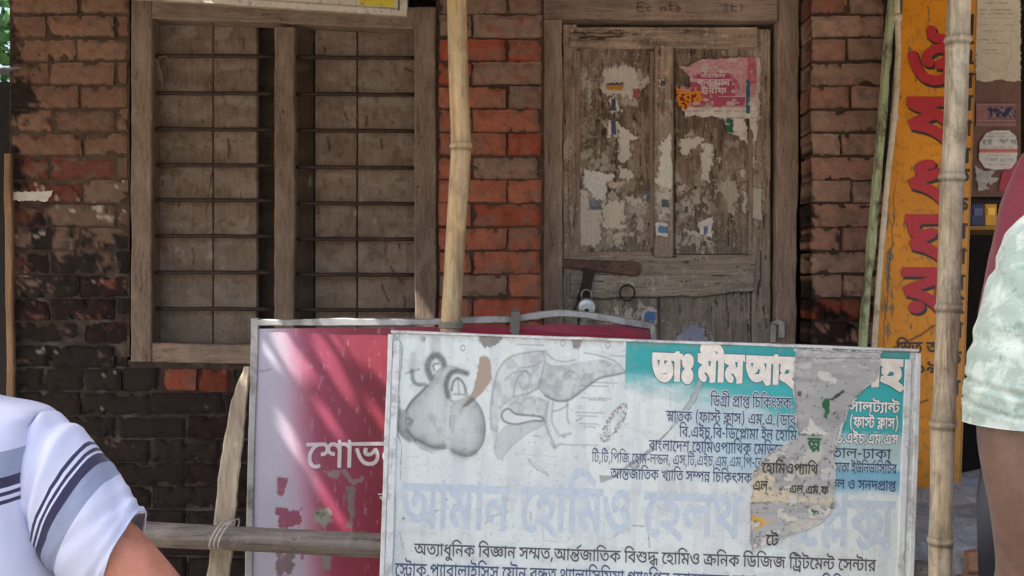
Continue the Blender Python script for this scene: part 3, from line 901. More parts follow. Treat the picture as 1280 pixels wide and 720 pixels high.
# ---- letter outlines (quadratic; x,y in 1/500 of the letter size, q marks a control point) and the shaped words
GLYPHS = """
712|361,311 361,276 178,276 178,186 178,172q 187,158q 196,158 206,158q 226,170q 250,196q 264,216 294,221 310,198q 328,148q 328,122 328,91q 300,41q 247,12q 208,12 176,12q 118,35q 70,86q 30,171q 14,232 52,242 70,173q 114,88q 170,50q 206,50 246,50q 290,90q 290,122 290,144q 278,176q 268,186 290,196 276,170q 244,138q 212,121q 197,121 186,121q 166,128q 158,134 150,141q 140,166q 140,196 140,276 -5,276 -5,311
266|138,311 138,276 86,276 86,0 47,0 47,234 41,252q 18,276q -1,276 -5,276 -5,311 2,311 14,311q 40,296q 48,280 48,282q 47,300q 47,306 47,344 74,344 85,311
438|39,243 39,264q 58,294q 90,311q 110,311 130,311q 162,294q 180,264q 180,243 180,222q 162,192q 130,174q 110,174 90,174q 58,192q 39,222q|74,243 74,226q 94,207q 110,207 126,207q 146,226q 146,243 146,259q 126,278q 110,278 94,278q 74,259q|39,68 39,89q 58,120q 90,136q 110,136 130,136q 162,120q 180,90q 180,68 180,48q 162,17q 130,0q 110,0 90,0q 58,17q 39,48q|74,68 74,52q 94,32q 110,32 126,32q 146,52q 146,68 146,85q 126,104q 110,104 94,104q 74,84q
622|316,311 316,276 264,276 264,0 225,0 225,68 234,41 216,68q 181,112q 142,140q 118,140 100,140q 74,122q 74,102 74,86q 98,64q 122,56 109,17 82,26q 48,54q 33,86q 33,104 33,128q 56,160q 93,176q 112,176 142,176q 187,154q 222,118q 236,94 227,93 226,104q 225,128q 225,140 225,276 -5,276 -5,311|150,162 150,158q 149,152q 148,150 110,161 110,190q 92,225q 52,244q 19,247 26,283 48,276 72,274q 110,259q 136,231q 150,190q
266|138,276 86,276 86,0 47,0 47,276 -5,276 -5,311 47,311 45,344q 16,388q -32,413q -92,424q -126,424 -156,424q -198,418q -221,406q -221,396 -221,386q -197,382q -182,382 -134,382 -108,382q -77,372q -68,362 -58,353q -50,327q -50,308 -84,308 -84,320q -89,335q -94,339 -100,343q -114,346q -127,346 -176,346 -197,346q -228,352q -238,356 -250,364q -260,384q -260,394 -260,424q -196,458q -129,458 -28,458q 82,387q 87,311 138,311
1158|449,311 449,276 399,276 399,0 360,0 346,30q 303,74q 278,90 291,123 310,112q 351,74q 362,54 362,62q 361,75q 360,89q 360,97 360,276 -5,276 -5,311|188,46 154,46q 92,78q 38,154q 14,221 51,233 69,181q 108,114q 158,84q 189,84 216,84q 250,101q 265,131q 265,150 265,179q 234,215q 210,215 194,215q 176,200q 176,186 176,182q 178,170q 180,166 142,158 139,168q 136,186q 136,194 136,212q 156,238q 188,250q 206,250 236,250q 279,224q 303,178q 303,147 303,120q 278,74q 227,46q|172,232 170,248q 145,273q 122,278 134,300 156,294 184,284q 210,256q 212,234|584,311 584,276 532,276 532,0 493,0 493,240 484,259q 463,276q 448,276 444,276 444,311 448,311 462,311q 487,296q 495,280 494,282q 493,300q 493,306 493,344 520,344 531,311
530|121,250 160,250q 209,224q 232,183q 232,162 232,122q 174,74q 118,70 123,76 146,70q 196,46q 246,14q 270,-5 247,-32 216,-8q 164,25q 114,50q 58,69q 23,77 30,112 48,106q 80,102q 104,102 139,102q 178,119q 192,146q 192,160 192,186q 154,215q 124,215 106,215q 84,208q 74,194q 74,185 74,181q 76,172q 77,169 40,162 38,169q 35,186q 35,192 35,210q 57,236q 96,250q|88,232 85,248q 60,273q 36,278 48,300 72,294 100,284q 125,256q 127,234|270,311 270,276 -5,276 -5,311
604|307,311 307,276 254,276 254,0 216,0 216,122 224,94 208,116q 168,154q 128,176q 108,176 90,176q 64,156q 64,137 64,122q 85,100q 107,92 88,56 58,69q 23,112q 23,138 23,163q 46,196q 83,212q 102,212 128,212q 171,194q 208,162q 226,142 218,140 217,152q 216,174q 216,186 216,276 -5,276 -5,311
346|178,311 178,276 168,276 152,272q 116,248q 84,211q 64,161q 64,131 64,95q 86,52q 118,34q 134,34 146,34q 163,40q 174,46 192,16 178,6q 148,-2q 132,-2 100,-2q 52,30q 24,90q 24,130 24,171q 56,238q 108,284q 140,294 108,278 99,276q 78,276q 65,276 -5,276 -5,311
266|138,311 138,276 86,276 86,0 47,0 47,276 -5,276 -5,311 41,311 33,320q 16,342q 10,352 27,382q 66,430q 119,458q 156,458 183,458q 232,446q 278,421q 326,386q 352,366 332,338 297,366q 242,404q 191,422q 162,422 135,422q 94,403q 65,369q 53,346 57,339q 71,321q 80,311
738|254,314 293,314q 336,276q 336,242 336,218q 311,180q 268,152q 240,141 224,177 258,188q 296,218q 296,241 296,260q 274,279q 254,279 236,279q 204,267q 180,248q 166,228q 166,220 166,212q 176,200q 193,198 182,160 154,166q 126,194q 126,216 126,232q 146,267q 182,296q 228,314q|340,112 340,71q 279,21q 226,21 192,21q 128,46q 75,101q 30,190q 14,254 52,264 72,193q 121,102q 186,59q 228,59 259,59q 300,86q 300,114 300,134q 274,160q 254,169 294,186 316,174q 340,136q
731|370,311 370,276 318,276 318,0 280,0 280,168 282,154 272,170q 247,190q 232,190 225,190q 210,184q 199,169q 199,154 199,148q 200,140q 200,136 168,133 166,154q 148,182q 122,197q 106,197 93,197q 74,186q 64,169q 64,158 64,138q 94,110q 120,100 107,64 83,71q 45,97q 23,135q 23,160 23,182q 45,215q 82,233q 104,233 130,233q 168,214q 184,192 177,192 182,208q 210,226q 226,226 244,226q 270,212q 286,198 281,191 280,202q 280,222q 280,234 280,276 -5,276 -5,311
645|328,311 328,276 275,276 275,0 236,0 218,28q 166,76q 99,112q 58,119 46,166 72,148 114,140q 178,108q 224,69q 238,48 237,60q 236,83q 236,96 236,344 263,344 274,311|106,312 137,312q 179,291q 200,254q 200,232 200,193q 136,144q 79,138 55,142 46,166 88,168q 138,187q 160,216q 160,233 160,254q 132,278q 104,278 80,278q 58,258q 58,247 58,240q 66,228q 75,223 53,192 44,198q 28,214q 19,235q 19,248 19,266q 39,295q 78,312q
727|368,311 368,276 316,276 316,0 278,0 278,212 288,181 270,206q 240,242q 212,266q 183,278q 167,278 140,278q 108,250q 96,232 88,228 96,235q 124,244q 144,244 166,244q 195,226q 208,198q 208,184 208,155q 170,111q 132,89 106,125 132,136q 168,162q 168,182 168,194q 152,208q 136,208 122,208q 100,202q 87,196 46,229 62,255q 97,294q 138,314q 163,314 188,314q 230,297q 269,262q 289,236 280,242 279,248q 278,278q 278,292 278,344 304,344 316,311|316,-22 279,-22 272,-1q 244,22q 223,22 207,22q 177,18q 146,13q 126,13 110,13q 74,20q 42,39q 23,76q 23,106 23,116q 25,136q 27,144 66,138 64,131q 62,115q 62,106 62,85q 78,60q 108,49q 127,49 144,49q 172,54q 200,58q 218,58 234,58q 264,46q 278,30 278,34 316,34
260|
755|382,311 382,276 330,276 330,0 292,0 292,198 302,166 282,196q 248,238q 218,266q 186,278q 168,278 148,278q 116,263q 89,238q 78,224 74,222 82,228q 97,232q 106,232 136,232q 162,201q 162,178 162,172q 162,162q 160,160 152,163 158,170q 169,182q 182,194q 188,200 250,258 274,232 132,98 103,125 144,164 126,142 111,131 118,140q 129,159q 129,172 129,184q 114,199q 100,199 92,199q 76,195q 68,190 30,226 50,252q 92,292q 138,314q 165,314 193,314q 238,294q 280,252q 303,220 294,223 292,235q 292,263q 292,279 292,344 318,344 330,311|330,-22 292,-22 288,-6q 272,12q 251,22q 238,22 212,22q 163,13q 134,13 116,13q 78,20q 44,39q 22,76q 22,106 22,114q 24,134q 27,144 66,138 64,132q 62,115q 62,106 62,85q 79,60q 112,49q 134,49 158,49q 204,58q 229,58 248,58q 280,45q 292,30 292,76 330,76
726|145,314 176,314q 224,290q 270,240q 300,200 272,181 254,207q 224,244q 195,267q 165,278q 148,278 128,278q 96,267q 68,249q 57,239 53,238 61,243q 80,248q 91,248 118,248q 140,218q 140,198 140,194q 140,186q 139,182 84,150 95,158q 108,176q 108,192 108,200q 95,217q 80,217 72,217q 56,212q 48,206 11,242 31,264q 73,296q 119,314q|249,237 108,119 81,148 127,184 133,185 138,190q 149,200q 160,209q 166,214 226,263|368,311 368,276 310,276 310,104 272,126 272,198 274,223 273,235q 272,263q 272,279 272,344 298,344 310,311|222,-30 190,-30q 133,-14q 84,22q 43,80q 27,120 64,134 80,94q 122,36q 181,7q 222,7 254,7q 288,22q 303,45q 303,59 303,80q 276,108q 252,108 241,108q 226,100q 219,88q 219,80 219,76q 220,66q 222,62 186,54 182,63q 180,80q 180,86 180,104q 200,129q 232,142q 250,142 278,142q 319,118q 340,80q 340,58 340,32q 316,-8q 264,-30q
567|288,311 288,276 86,276 86,260 84,229 85,222q 86,200q 86,189 86,102 86,80q 91,62q 94,58 104,48q 122,48 142,48q 176,67q 190,81 204,96q 219,130q 219,148 219,164q 200,174q 184,174 182,174 158,174q 130,182q 118,188 106,195q 86,212q 80,224 86,267 96,249q 119,224q 154,212q 180,212 188,212 208,212q 228,206q 236,202 248,194q 258,170q 258,153 258,122q 230,66q 208,48 188,31q 146,12q 119,12 100,12q 74,23q 66,32 58,41q 48,68q 48,96 48,276 -5,276 -5,311
807|408,311 408,276 246,276 246,244 246,236 246,0 208,0 193,30q 141,82q 74,117q 38,122 18,170 67,198q 164,242q 218,258 208,238 208,276 -5,276 -5,311|208,234 218,219 192,212q 138,189q 86,164q 65,152 93,146q 152,116q 202,71q 214,45 210,44 209,56q 208,78q 208,94|380,144 380,128q 368,98q 338,79q 312,79 304,79q 290,80q 283,82 286,118 289,117q 298,116q 303,116 327,116q 342,135q 342,148 342,174q 290,212q 240,219 241,256 280,252q 342,222q 380,174q
525|139,314 170,314q 208,294q 226,262q 226,244 226,210q 186,173q 148,173 128,173q 86,184q 70,194 82,227 98,219q 129,210q 144,210 158,210q 178,217q 187,232q 187,242 187,258q 163,279q 140,279 116,279q 82,261q 63,231q 63,212 63,192q 80,160q 125,130q 166,112 198,98q 238,74q 262,50q 274,22q 276,2 240,-5 237,10q 228,30q 208,48q 174,68q 144,80 103,98q 50,136q 25,182q 25,213 25,240q 52,286q 104,314q
682|346,311 346,276 294,276 294,0 255,0 255,176 266,145 251,166q 228,188q 218,188 211,188q 199,180q 184,157q 172,134 158,110q 136,78q 112,64q 94,64 80,64q 56,74q 32,100q 18,122 48,140 62,116q 80,102q 90,102 98,102q 114,112q 132,138q 144,160 156,177 169,204q 193,224q 208,224 224,224q 250,206q 268,187 258,186 256,198q 255,218q 255,229 255,276 -5,276 -5,311|136,136 130,170q 120,210q 107,220 94,232q 52,244q 19,248 26,286 54,276 82,271q 120,257q 144,234q 156,202q 158,178
263|95,58 98,52 94,35q 80,-3q 65,-41q 56,-60 23,-60 30,-30q 43,32q 46,58
567|288,311 288,276 86,276 86,102 86,80q 91,62q 94,58 104,48q 122,48 142,48q 176,67q 190,81 204,96q 220,132q 220,150 220,166q 204,182q 185,182 179,182q 165,180q 158,178 153,214 162,216q 183,220q 194,220 213,220q 242,206q 258,176q 258,152 258,122q 230,66q 208,48 189,32q 146,12q 120,12 101,12q 74,23q 66,32 58,41q 48,68q 48,96 48,276 -5,276 -5,311|198,311 197,332q 178,350q 158,350 110,350 78,350q 42,358q 30,368 16,378q 3,410q 3,430 3,436q 4,448q 6,456 42,454 42,448q 40,440q 40,434 40,424q 45,406q 50,401 57,393q 84,386q 108,386 147,386 174,386q 204,378q 216,367 224,359q 233,332q 234,311
255|132,311 132,276 98,276 128,286 107,270q 86,244q 79,216q 79,198 79,181q 87,144q 96,104q 96,83 96,65q 88,32q 66,3q 26,-19q -5,-26 -16,8 16,16q 47,38q 56,68q 56,84 56,104q 48,142q 40,179q 40,196 40,216q 47,244q 64,270q 78,286 86,276 -5,276 -5,311
848|96,236 118,236q 154,221q 186,196q 200,179 200,134 178,162q 128,200q 104,200 87,200q 64,182q 64,166 64,152q 82,133q 101,125 82,90 54,102q 23,142q 23,167 23,190q 45,220q 78,236q|429,311 429,276 226,276 226,102 226,80q 231,62q 234,58 244,48q 262,48 282,48q 316,67q 330,81 344,96q 360,132q 360,150 360,166q 344,182q 325,182 319,182q 305,180q 298,178 293,214 302,216q 323,220q 334,220 353,220q 382,206q 398,176q 398,152 398,122q 370,66q 348,48 329,32q 286,12q 260,12 241,12q 214,23q 206,32 198,41q 188,68q 188,96 188,168 190,182 188,192q 188,211q 188,222 188,276 -5,276 -5,311|338,311 337,332q 318,350q 298,350 250,350 218,350q 182,358q 170,368 156,378q 143,410q 143,430 143,436q 144,448q 146,456 182,454 182,448q 180,440q 180,434 180,424q 185,406q 190,401 197,393q 224,386q 248,386 287,386 314,386q 344,378q 356,367 364,359q 373,332q 374,311
718|250,150 215,150q 168,188q 156,218 162,220 158,204q 143,172q 118,150q 98,150 84,150q 58,160q 33,186q 18,208 49,226 64,202q 82,188q 93,188 105,188q 124,204q 134,242q 136,276 170,276 174,257q 187,224q 206,200q 233,186q 250,186 268,186q 286,204q 286,221 286,240q 266,274q 252,288 292,296 300,288q 315,266q 325,238q 325,221 325,188q 285,150q|364,311 364,276 -5,276 -5,311|164,124 192,124q 236,102q 274,64q 292,40 284,0 267,24q 230,64q 191,88q 170,88 154,88q 139,76q 139,64 139,54q 154,41q 171,35 154,0 137,6q 112,26q 98,51q 98,65 98,84q 117,110q 147,124q|307,184 307,0 268,0 268,38 270,58 269,70q 268,95q 268,108 268,172
707|204,25 162,25q 92,66q 35,156q 14,233 52,243 70,181q 112,101q 166,63q 202,63 226,63q 258,74q 278,96q 286,123q 286,139 286,160q 270,194q 242,214q 222,214 202,214q 184,198q 184,184 184,178q 186,168q 189,160 150,153 148,162q 144,180q 144,190 144,210q 164,236q 198,250q 220,250 251,250q 298,222q 325,170q 325,137 325,106q 298,55q 244,25q|358,311 358,276 -5,276 -5,311
419|128,-68 92,-20q 56,102q 56,166 56,230q 92,349q 128,396 168,396 135,347q 98,228q 98,166 98,102q 134,-17q 169,-68
838|424,311 424,276 65,276 57,280 78,275q 120,253q 157,228q 168,216 170,188 152,180q 113,161q 76,142q 62,132 57,141 96,133q 155,108q 202,73q 224,50 223,58q 222,76q 222,86 222,255 229,255 256,255q 308,246q 352,225q 370,207 382,194q 396,163q 396,144 396,128q 382,98q 352,79q 328,79 320,79q 306,80q 298,82 301,117 304,116q 313,116q 318,116 342,116q 357,135q 357,148 357,174q 306,212q 261,217 261,0 222,0 202,28q 152,70q 87,98q 42,106 24,152 40,162q 74,181q 109,199q 126,207 107,222q 58,244q 24,251 40,285 40,276 -5,276 -5,311
983|94,64 80,64q 56,74q 32,100q 18,122 48,140 62,116q 80,102q 90,102 98,102q 114,112q 132,138q 144,160 156,177 170,205q 193,224q 208,224 224,224q 250,206q 268,187 270,172 266,146 251,166q 228,188q 218,188 211,188q 199,180q 184,157q 172,134 158,110q 136,78q 112,64q|136,136 130,170q 120,210q 107,220 94,232q 52,244q 19,248 26,286 54,276 82,271q 120,257q 144,234q 156,202q 158,178|496,311 496,276 294,276 294,102 294,80q 299,62q 302,58 312,48q 330,48 350,48q 384,67q 398,81 412,96q 428,132q 428,150 428,166q 412,182q 393,182 387,182q 373,180q 366,178 361,214 370,216q 391,220q 402,220 421,220q 450,206q 466,176q 466,152 466,122q 438,66q 416,48 397,32q 354,12q 328,12 309,12q 282,23q 274,32 266,41q 256,68q 256,96 256,168 258,186 256,196q 256,216q 256,229 256,276 -5,276 -5,311|406,311 405,332q 386,350q 366,350 318,350 286,350q 250,358q 238,368 224,378q 211,410q 211,430 211,436q 212,448q 214,456 250,454 250,448q 248,440q 248,434 248,424q 253,406q 258,401 265,393q 292,386q 316,386 355,386 382,386q 412,378q 424,367 432,359q 441,332q 442,311
796|254,278 254,254 253,259 286,254q 342,228q 376,186q 376,156 376,136q 360,108q 330,93q 310,93 303,93q 288,94q 282,96 285,132 288,131q 296,130q 302,130 320,130q 338,145q 338,158 338,182q 292,216q 253,222 254,226 254,62 218,62 203,82q 158,116q 100,138q 64,143 46,188 74,202q 137,230q 198,253q 224,260 216,240 216,278|216,237 226,223 206,218q 155,199q 106,178q 86,167 81,175 114,169q 162,150q 200,126q 218,110 217,119q 216,144q 216,151|403,311 403,276 -5,276 -5,311|88,92 112,92q 143,70q 153,54 158,66q 176,76q 185,76 200,76q 221,58q 234,42 217,57 217,74 254,74 254,-22 216,-22 216,54 232,8 226,20q 204,42q 192,42 184,42q 171,31q 171,14 171,11q 172,4q 172,2 142,0 139,26q 113,58q 92,58 78,58q 62,42q 62,32 62,18q 81,0q 104,-8 89,-42 59,-31q 22,4q 22,34 22,59q 60,92q
419|41,-68 75,-18q 111,99q 111,162 111,226q 76,346q 40,396 82,396 118,348q 154,226q 154,162 154,98q 118,-20q 82,-68
758|256,314 276,314q 304,306q 313,297 322,289q 334,266q 334,245 334,0 296,0 292,15q 277,34q 256,44q 240,44 222,44q 192,40q 158,35q 136,35 119,35q 80,42q 45,64q 23,105q 23,139 23,151q 27,178q 29,188 68,183 66,176q 62,154q 62,140 62,118q 75,91q 97,77q 124,72q 138,72 163,72q 204,80q 230,80 252,80q 284,68q 295,53 295,232 295,250q 290,266q 284,271 276,278q 257,278 239,278q 206,262q 181,238q 166,209q 166,196 166,192q 170,180q 184,172q 196,172 202,172q 212,174q 217,174 220,139 216,137q 199,135q 188,135 164,135q 127,165q 127,196 127,216q 148,258q 184,292q 230,314q
268|36,27 36,46q 54,60q 66,60 80,60q 98,46q 98,27 98,9q 80,-7q 66,-7 54,-7q 36,9q
596|303,311 303,276 250,276 250,0 212,0 197,30q 144,80q 76,116q 38,122 18,170 66,198q 169,246q 224,262 212,241 212,276 -5,276 -5,311|212,237 222,223 184,210q 100,174q 65,152 92,146q 153,117q 205,73q 219,44 214,44 214,56q 212,78q 212,94
530|179,311 178,332q 160,350q 139,350 103,350 70,350q 34,358q 22,368 8,378q -5,410q -5,430 -5,436q -4,449q -2,456 34,454 34,448q 32,438q 32,434 32,424q 37,406q 42,401 49,393q 76,386q 100,386 128,386 155,386q 186,378q 197,367 206,359q 214,332q 215,311|121,250 160,250q 209,224q 232,183q 232,162 232,122q 174,74q 118,70 123,76 146,70q 196,46q 246,14q 270,-5 247,-32 216,-8q 164,25q 114,50q 58,69q 23,77 30,112 48,106q 80,102q 104,102 139,102q 178,119q 192,146q 192,160 192,186q 154,215q 124,215 106,215q 84,208q 74,194q 74,185 74,181q 76,172q 77,169 40,162 38,169q 35,186q 35,192 35,210q 57,236q 96,250q|88,232 85,248q 60,273q 36,278 48,300 72,294 100,284q 125,256q 127,234|270,311 270,276 -5,276 -5,311
340|24,169 146,169 146,128 24,128
716|146,314 176,314q 224,290q 270,240q 300,200 272,181 254,207q 224,244q 195,267q 165,278q 148,278 129,278q 96,267q 68,249q 57,239 53,238 61,243q 80,248q 91,248 118,248q 140,218q 140,198 140,194q 140,186q 139,182 84,150 95,158q 108,177q 108,192 108,200q 95,217q 80,217 72,217q 56,212q 48,206 11,242 31,264q 73,296q 119,314q|249,237 108,119 81,148 127,184 133,185 138,190q 149,200q 160,209q 166,214 226,263|363,311 363,276 310,276 310,116 272,116 272,198 274,223 273,235q 272,263q 272,279 272,344 298,344 310,311|136,114 156,114q 190,98q 200,82 206,94q 224,104q 236,104 252,104q 278,90q 292,77 272,84 272,90q 272,102q 272,107 272,128 310,128 310,0 272,0 272,82 288,39 276,53q 255,70q 242,70 232,70q 218,58q 218,43 218,38q 218,30q 219,27 188,26 185,52q 158,80q 139,80 124,80q 109,65q 109,54 109,40q 128,23q 151,14 136,-20 106,-8q 70,27q 70,56 70,81q 107,114q
438|62,157 93,138q 150,86q 196,26q 212,-4 180,-20 159,11q 118,62q 70,104q 36,125|39,243 39,264q 58,294q 90,311q 110,311 130,311q 162,294q 180,264q 180,243 180,222q 162,192q 130,174q 110,174 90,174q 58,192q 39,222q|74,243 74,226q 94,207q 110,207 126,207q 146,226q 146,243 146,260q 126,278q 110,278 94,278q 74,259q
603|306,311 306,276 80,276 80,126 72,136 92,159q 144,198q 204,230q 238,243 270,211 260,194q 249,160q 244,124q 244,102 244,78q 252,33q 261,5 224,-4 214,26q 204,81q 204,111 204,132q 210,168q 221,196q 226,205 232,202 204,191q 150,158q 98,115q 70,88 41,108 41,276 -5,276 -5,311
677|344,311 344,276 291,276 291,0 252,0 252,256 255,266 254,274q 252,292q 252,304 252,344 279,344 291,311|180,314 200,314q 233,300q 259,272q 267,254 265,202 250,238q 208,278q 182,278 162,278q 138,256q 138,236 138,216q 170,190q 206,188 203,150 170,152q 128,175q 108,212q 108,237 108,264q 128,298q 162,314q|38,314 60,314q 97,298q 121,260q 121,230 121,210q 101,173q 60,150q 27,150 24,188 50,189q 78,202q 90,224q 90,234 90,254q 64,278q 38,278 29,278q 12,276q 0,272 -4,310 8,312q 28,314q
716|363,311 363,276 310,276 310,0 272,0 272,198 283,166 262,196q 228,238q 198,266q 167,278q 149,278 129,278q 96,263q 70,238q 58,224 54,222 62,228q 78,232q 87,232 116,232q 143,201q 143,178 143,172q 142,162q 141,160 132,163 138,170q 150,182q 162,194q 168,200 230,258 255,232 113,98 84,125 124,164 106,142 92,131 99,140q 110,159q 110,172 110,184q 94,199q 80,199 72,199q 57,195q 49,190 11,226 31,252q 73,292q 119,314q 146,314 174,314q 218,294q 260,252q 284,220 274,223 273,235q 272,263q 272,279 272,344 298,344 310,311
567|288,311 288,276 86,276 86,102 86,80q 91,62q 94,58 104,48q 122,48 142,48q 176,67q 190,81 204,96q 220,132q 220,150 220,166q 204,182q 185,182 179,182q 165,180q 158,178 153,214 162,216q 183,220q 194,220 213,220q 242,206q 258,176q 258,152 258,122q 230,66q 208,48 189,32q 146,12q 120,12 101,12q 74,23q 66,32 58,41q 48,68q 48,96 48,276 -5,276 -5,311
833|422,311 422,276 219,276 219,102 219,80q 224,62q 228,58 236,48q 255,48 274,48q 310,67q 322,81 337,96q 352,132q 352,150 352,166q 336,182q 318,182 312,182q 298,180q 292,178 286,214 296,216q 316,220q 328,220 346,220q 375,206q 392,176q 392,152 392,122q 362,66q 340,48 322,32q 278,12q 252,12 234,12q 208,23q 199,32 191,41q 180,68q 180,96 180,276 128,276 128,311|330,311 330,332q 308,348q 286,348 244,348 211,348q 176,356q 163,366 150,376q 136,408q 136,428 136,434q 138,447q 138,454 176,452 174,446q 174,437q 174,432 174,421q 178,404q 183,398 190,390q 216,382q 241,382 255,382 264,382q 286,380q 322,374q 348,367 356,359q 366,332q 366,311|138,311 138,276 86,276 86,0 47,0 47,276 -5,276 -5,311 41,311 33,320q 16,342q 10,352 27,382q 66,430q 119,458q 156,458 192,458q 252,436q 313,396q 348,367 328,344 302,364q 258,394q 220,414q 183,423q 162,423 135,423q 95,404q 66,369q 53,346 57,339q 71,321q 80,311
917|200,32 171,32q 117,52q 70,99q 30,176q 14,232 52,242 70,181q 112,104q 166,70q 202,70 239,70q 277,102q 277,134 277,150q 269,172q 265,179 295,179 281,164q 250,142q 216,128q 196,128 176,128q 146,144q 129,172q 129,192 129,214q 160,260q 197,276 187,276q 162,276q 149,276 -5,276 -5,311 464,311 464,276 307,276 295,276q 276,276q 268,277 226,258q 182,227q 168,202q 168,190 168,176q 184,164q 194,164 212,164q 242,182q 262,198 304,182 309,172q 315,143q 315,127 315,102q 292,58q 242,32q|400,102 400,78q 408,33q 418,5 380,-4 372,26q 362,81q 362,111 362,138q 371,180q 378,194 340,194q 286,213q 250,248q 238,272 276,280 284,265q 308,242q 347,230q 376,230 382,230q 396,230q 403,231 422,196 410,174q 400,130q
811|410,311 410,276 228,276 228,186 228,172q 236,158q 246,158 256,158q 276,170q 300,196q 314,216 344,221 360,198q 378,148q 378,122 378,90q 349,40q 295,12q 258,12 227,12q 169,36q 117,96q 94,147 130,162 144,126q 180,76q 226,50q 256,50 296,50q 340,90q 340,122 340,144q 327,176q 317,186 340,196 325,170q 294,138q 262,121q 246,121 235,121q 215,128q 208,134 200,141q 189,166q 189,196 189,201 190,199 190,208q 189,227q 189,236 189,276 -5,276 -5,311|90,250 112,250q 150,236q 186,211q 202,193 208,143 180,176q 121,214q 94,214 82,214q 62,202q 62,188 62,180q 72,165q 82,159 56,129 40,140q 22,170q 22,188 22,208q 42,236q 73,250q
712|254,311 254,332q 235,350q 214,350 144,350 112,350q 76,358q 64,368 50,378q 36,410q 36,430 36,436q 38,449q 39,456 76,454 75,448q 74,438q 74,434 74,424q 78,406q 84,401 90,393q 116,386q 142,386 204,386 230,386q 261,378q 272,367 280,359q 290,332q 290,311|361,311 361,276 178,276 178,186 178,172q 187,158q 196,158 206,158q 226,170q 250,196q 264,216 294,221 310,198q 328,148q 328,122 328,91q 300,41q 247,12q 208,12 176,12q 118,35q 70,86q 30,171q 14,232 52,242 70,173q 114,88q 170,50q 206,50 246,50q 290,90q 290,122 290,144q 278,176q 268,186 290,196 276,170q 244,138q 212,121q 197,121 186,121q 166,128q 158,134 150,141q 140,166q 140,196 140,276 -5,276 -5,311
721|211,22 178,22q 122,42q 72,92q 31,172q 14,232 52,242 70,176q 116,96q 174,60q 210,60 236,60q 274,78q 294,112q 294,134 294,148q 288,172q 278,192q 271,199 295,238 314,210q 332,158q 332,133 332,102q 304,51q 250,22q|192,142 160,142q 124,174q 124,201 124,212q 132,235q 136,243 176,231 172,226q 166,211q 166,203 166,190q 181,178q 193,178 204,178q 224,186q 249,209q 264,233 295,238 291,211 278,188q 248,158q 214,142q|366,311 366,276 -5,276 -5,311
0|-127,354 36,458 55,430 -104,322
596|303,311 303,276 250,276 250,0 212,0 197,30q 144,80q 76,116q 38,122 18,170 66,198q 169,246q 224,262 212,241 212,276 -5,276 -5,311|212,237 222,223 184,210q 100,174q 65,152 92,146q 153,117q 205,73q 219,44 214,44 214,56q 212,78q 212,94|92,-3 80,-3q 62,13q 62,26 62,39q 80,56q 92,56 105,56q 122,39q 122,26 122,13q 105,-3q
721|254,152 236,152q 210,159q 186,175q 170,188 158,200q 144,208q 136,208 128,208q 115,198q 115,188 115,178q 126,163q 136,154 108,126 94,140q 74,170q 74,190 74,208q 91,232q 118,244q 130,244 151,244q 180,229q 196,214 214,199q 236,186q 252,186 268,186q 287,202q 287,221 287,240q 266,274q 252,288 292,296 300,288q 315,266q 326,238q 326,221 326,198q 310,168q 278,152q|366,311 366,276 -5,276 -5,311|210,-28 167,-28q 94,5q 34,80q 12,142 50,154 67,105q 111,42q 170,10q 208,10 254,10q 290,44q 290,72 290,88q 278,113q 254,127q 236,127 224,127q 209,119q 202,106q 202,97 202,94q 204,80q 206,74 168,68 166,76q 162,96q 162,103 162,122q 182,146q 215,160q 234,160 265,160q 307,135q 328,94q 328,70 328,40q 302,-4q 249,-28q
696|353,311 353,276 300,276 300,0 262,0 248,20q 212,58q 168,90q 115,114q 83,119 71,166 95,148 142,140q 206,108q 250,68q 263,48 262,60q 262,83q 262,96 262,344 288,344 300,311|225,235 225,206q 194,166q 139,142q 104,138 81,142 71,166 112,168q 163,186q 188,214q 188,233 188,248q 174,274q 158,286 186,312 202,297q 225,258q|91,215 60,215q 24,246q 24,274 24,286q 31,306q 36,314 74,304 70,298q 65,284q 65,276 65,263q 80,250q 91,250 101,250q 123,258q 146,282q 158,306 186,312 186,288 176,266q 148,233q 113,215q
1147|198,150 182,150q 156,158q 131,172q 117,182 104,192q 90,200q 82,200 73,200q 62,190q 62,182 62,174q 72,160q 80,154 52,126 40,138q 21,166q 21,184 21,202q 38,224q 64,235q 78,235 90,235q 112,227q 130,215q 139,209 156,198q 180,186q 194,186 212,186q 232,202q 232,221 232,240q 212,274q 196,288 204,311 228,311 236,303q 256,274q 270,240q 270,221 270,198q 254,167q 222,150q|44,300 66,294 99,282q 122,248q 122,221 122,217q 122,207q 120,202 82,204 84,209q 84,218q 84,222 84,242q 60,272q 32,278|216,311 216,276 -5,276 -5,311|578,311 578,276 526,276 526,0 488,0 488,198 498,166 478,196q 444,238q 414,266q 382,278q 364,278 344,278q 312,263q 285,238q 274,224 270,222 278,228q 293,232q 302,232 332,232q 358,201q 358,178 358,172q 358,162q 356,160 348,163 354,170q 365,182q 378,194q 384,200 446,258 470,232 328,98 299,125 340,164 322,142 307,131 314,140q 325,159q 325,172 325,184q 310,199q 296,199 288,199q 272,195q 264,190 246,248 261,268q 298,298q 338,314q 361,314 389,314q 434,294q 476,252q 499,220 490,223 488,235q 488,263q 488,279 488,344 514,344 526,311
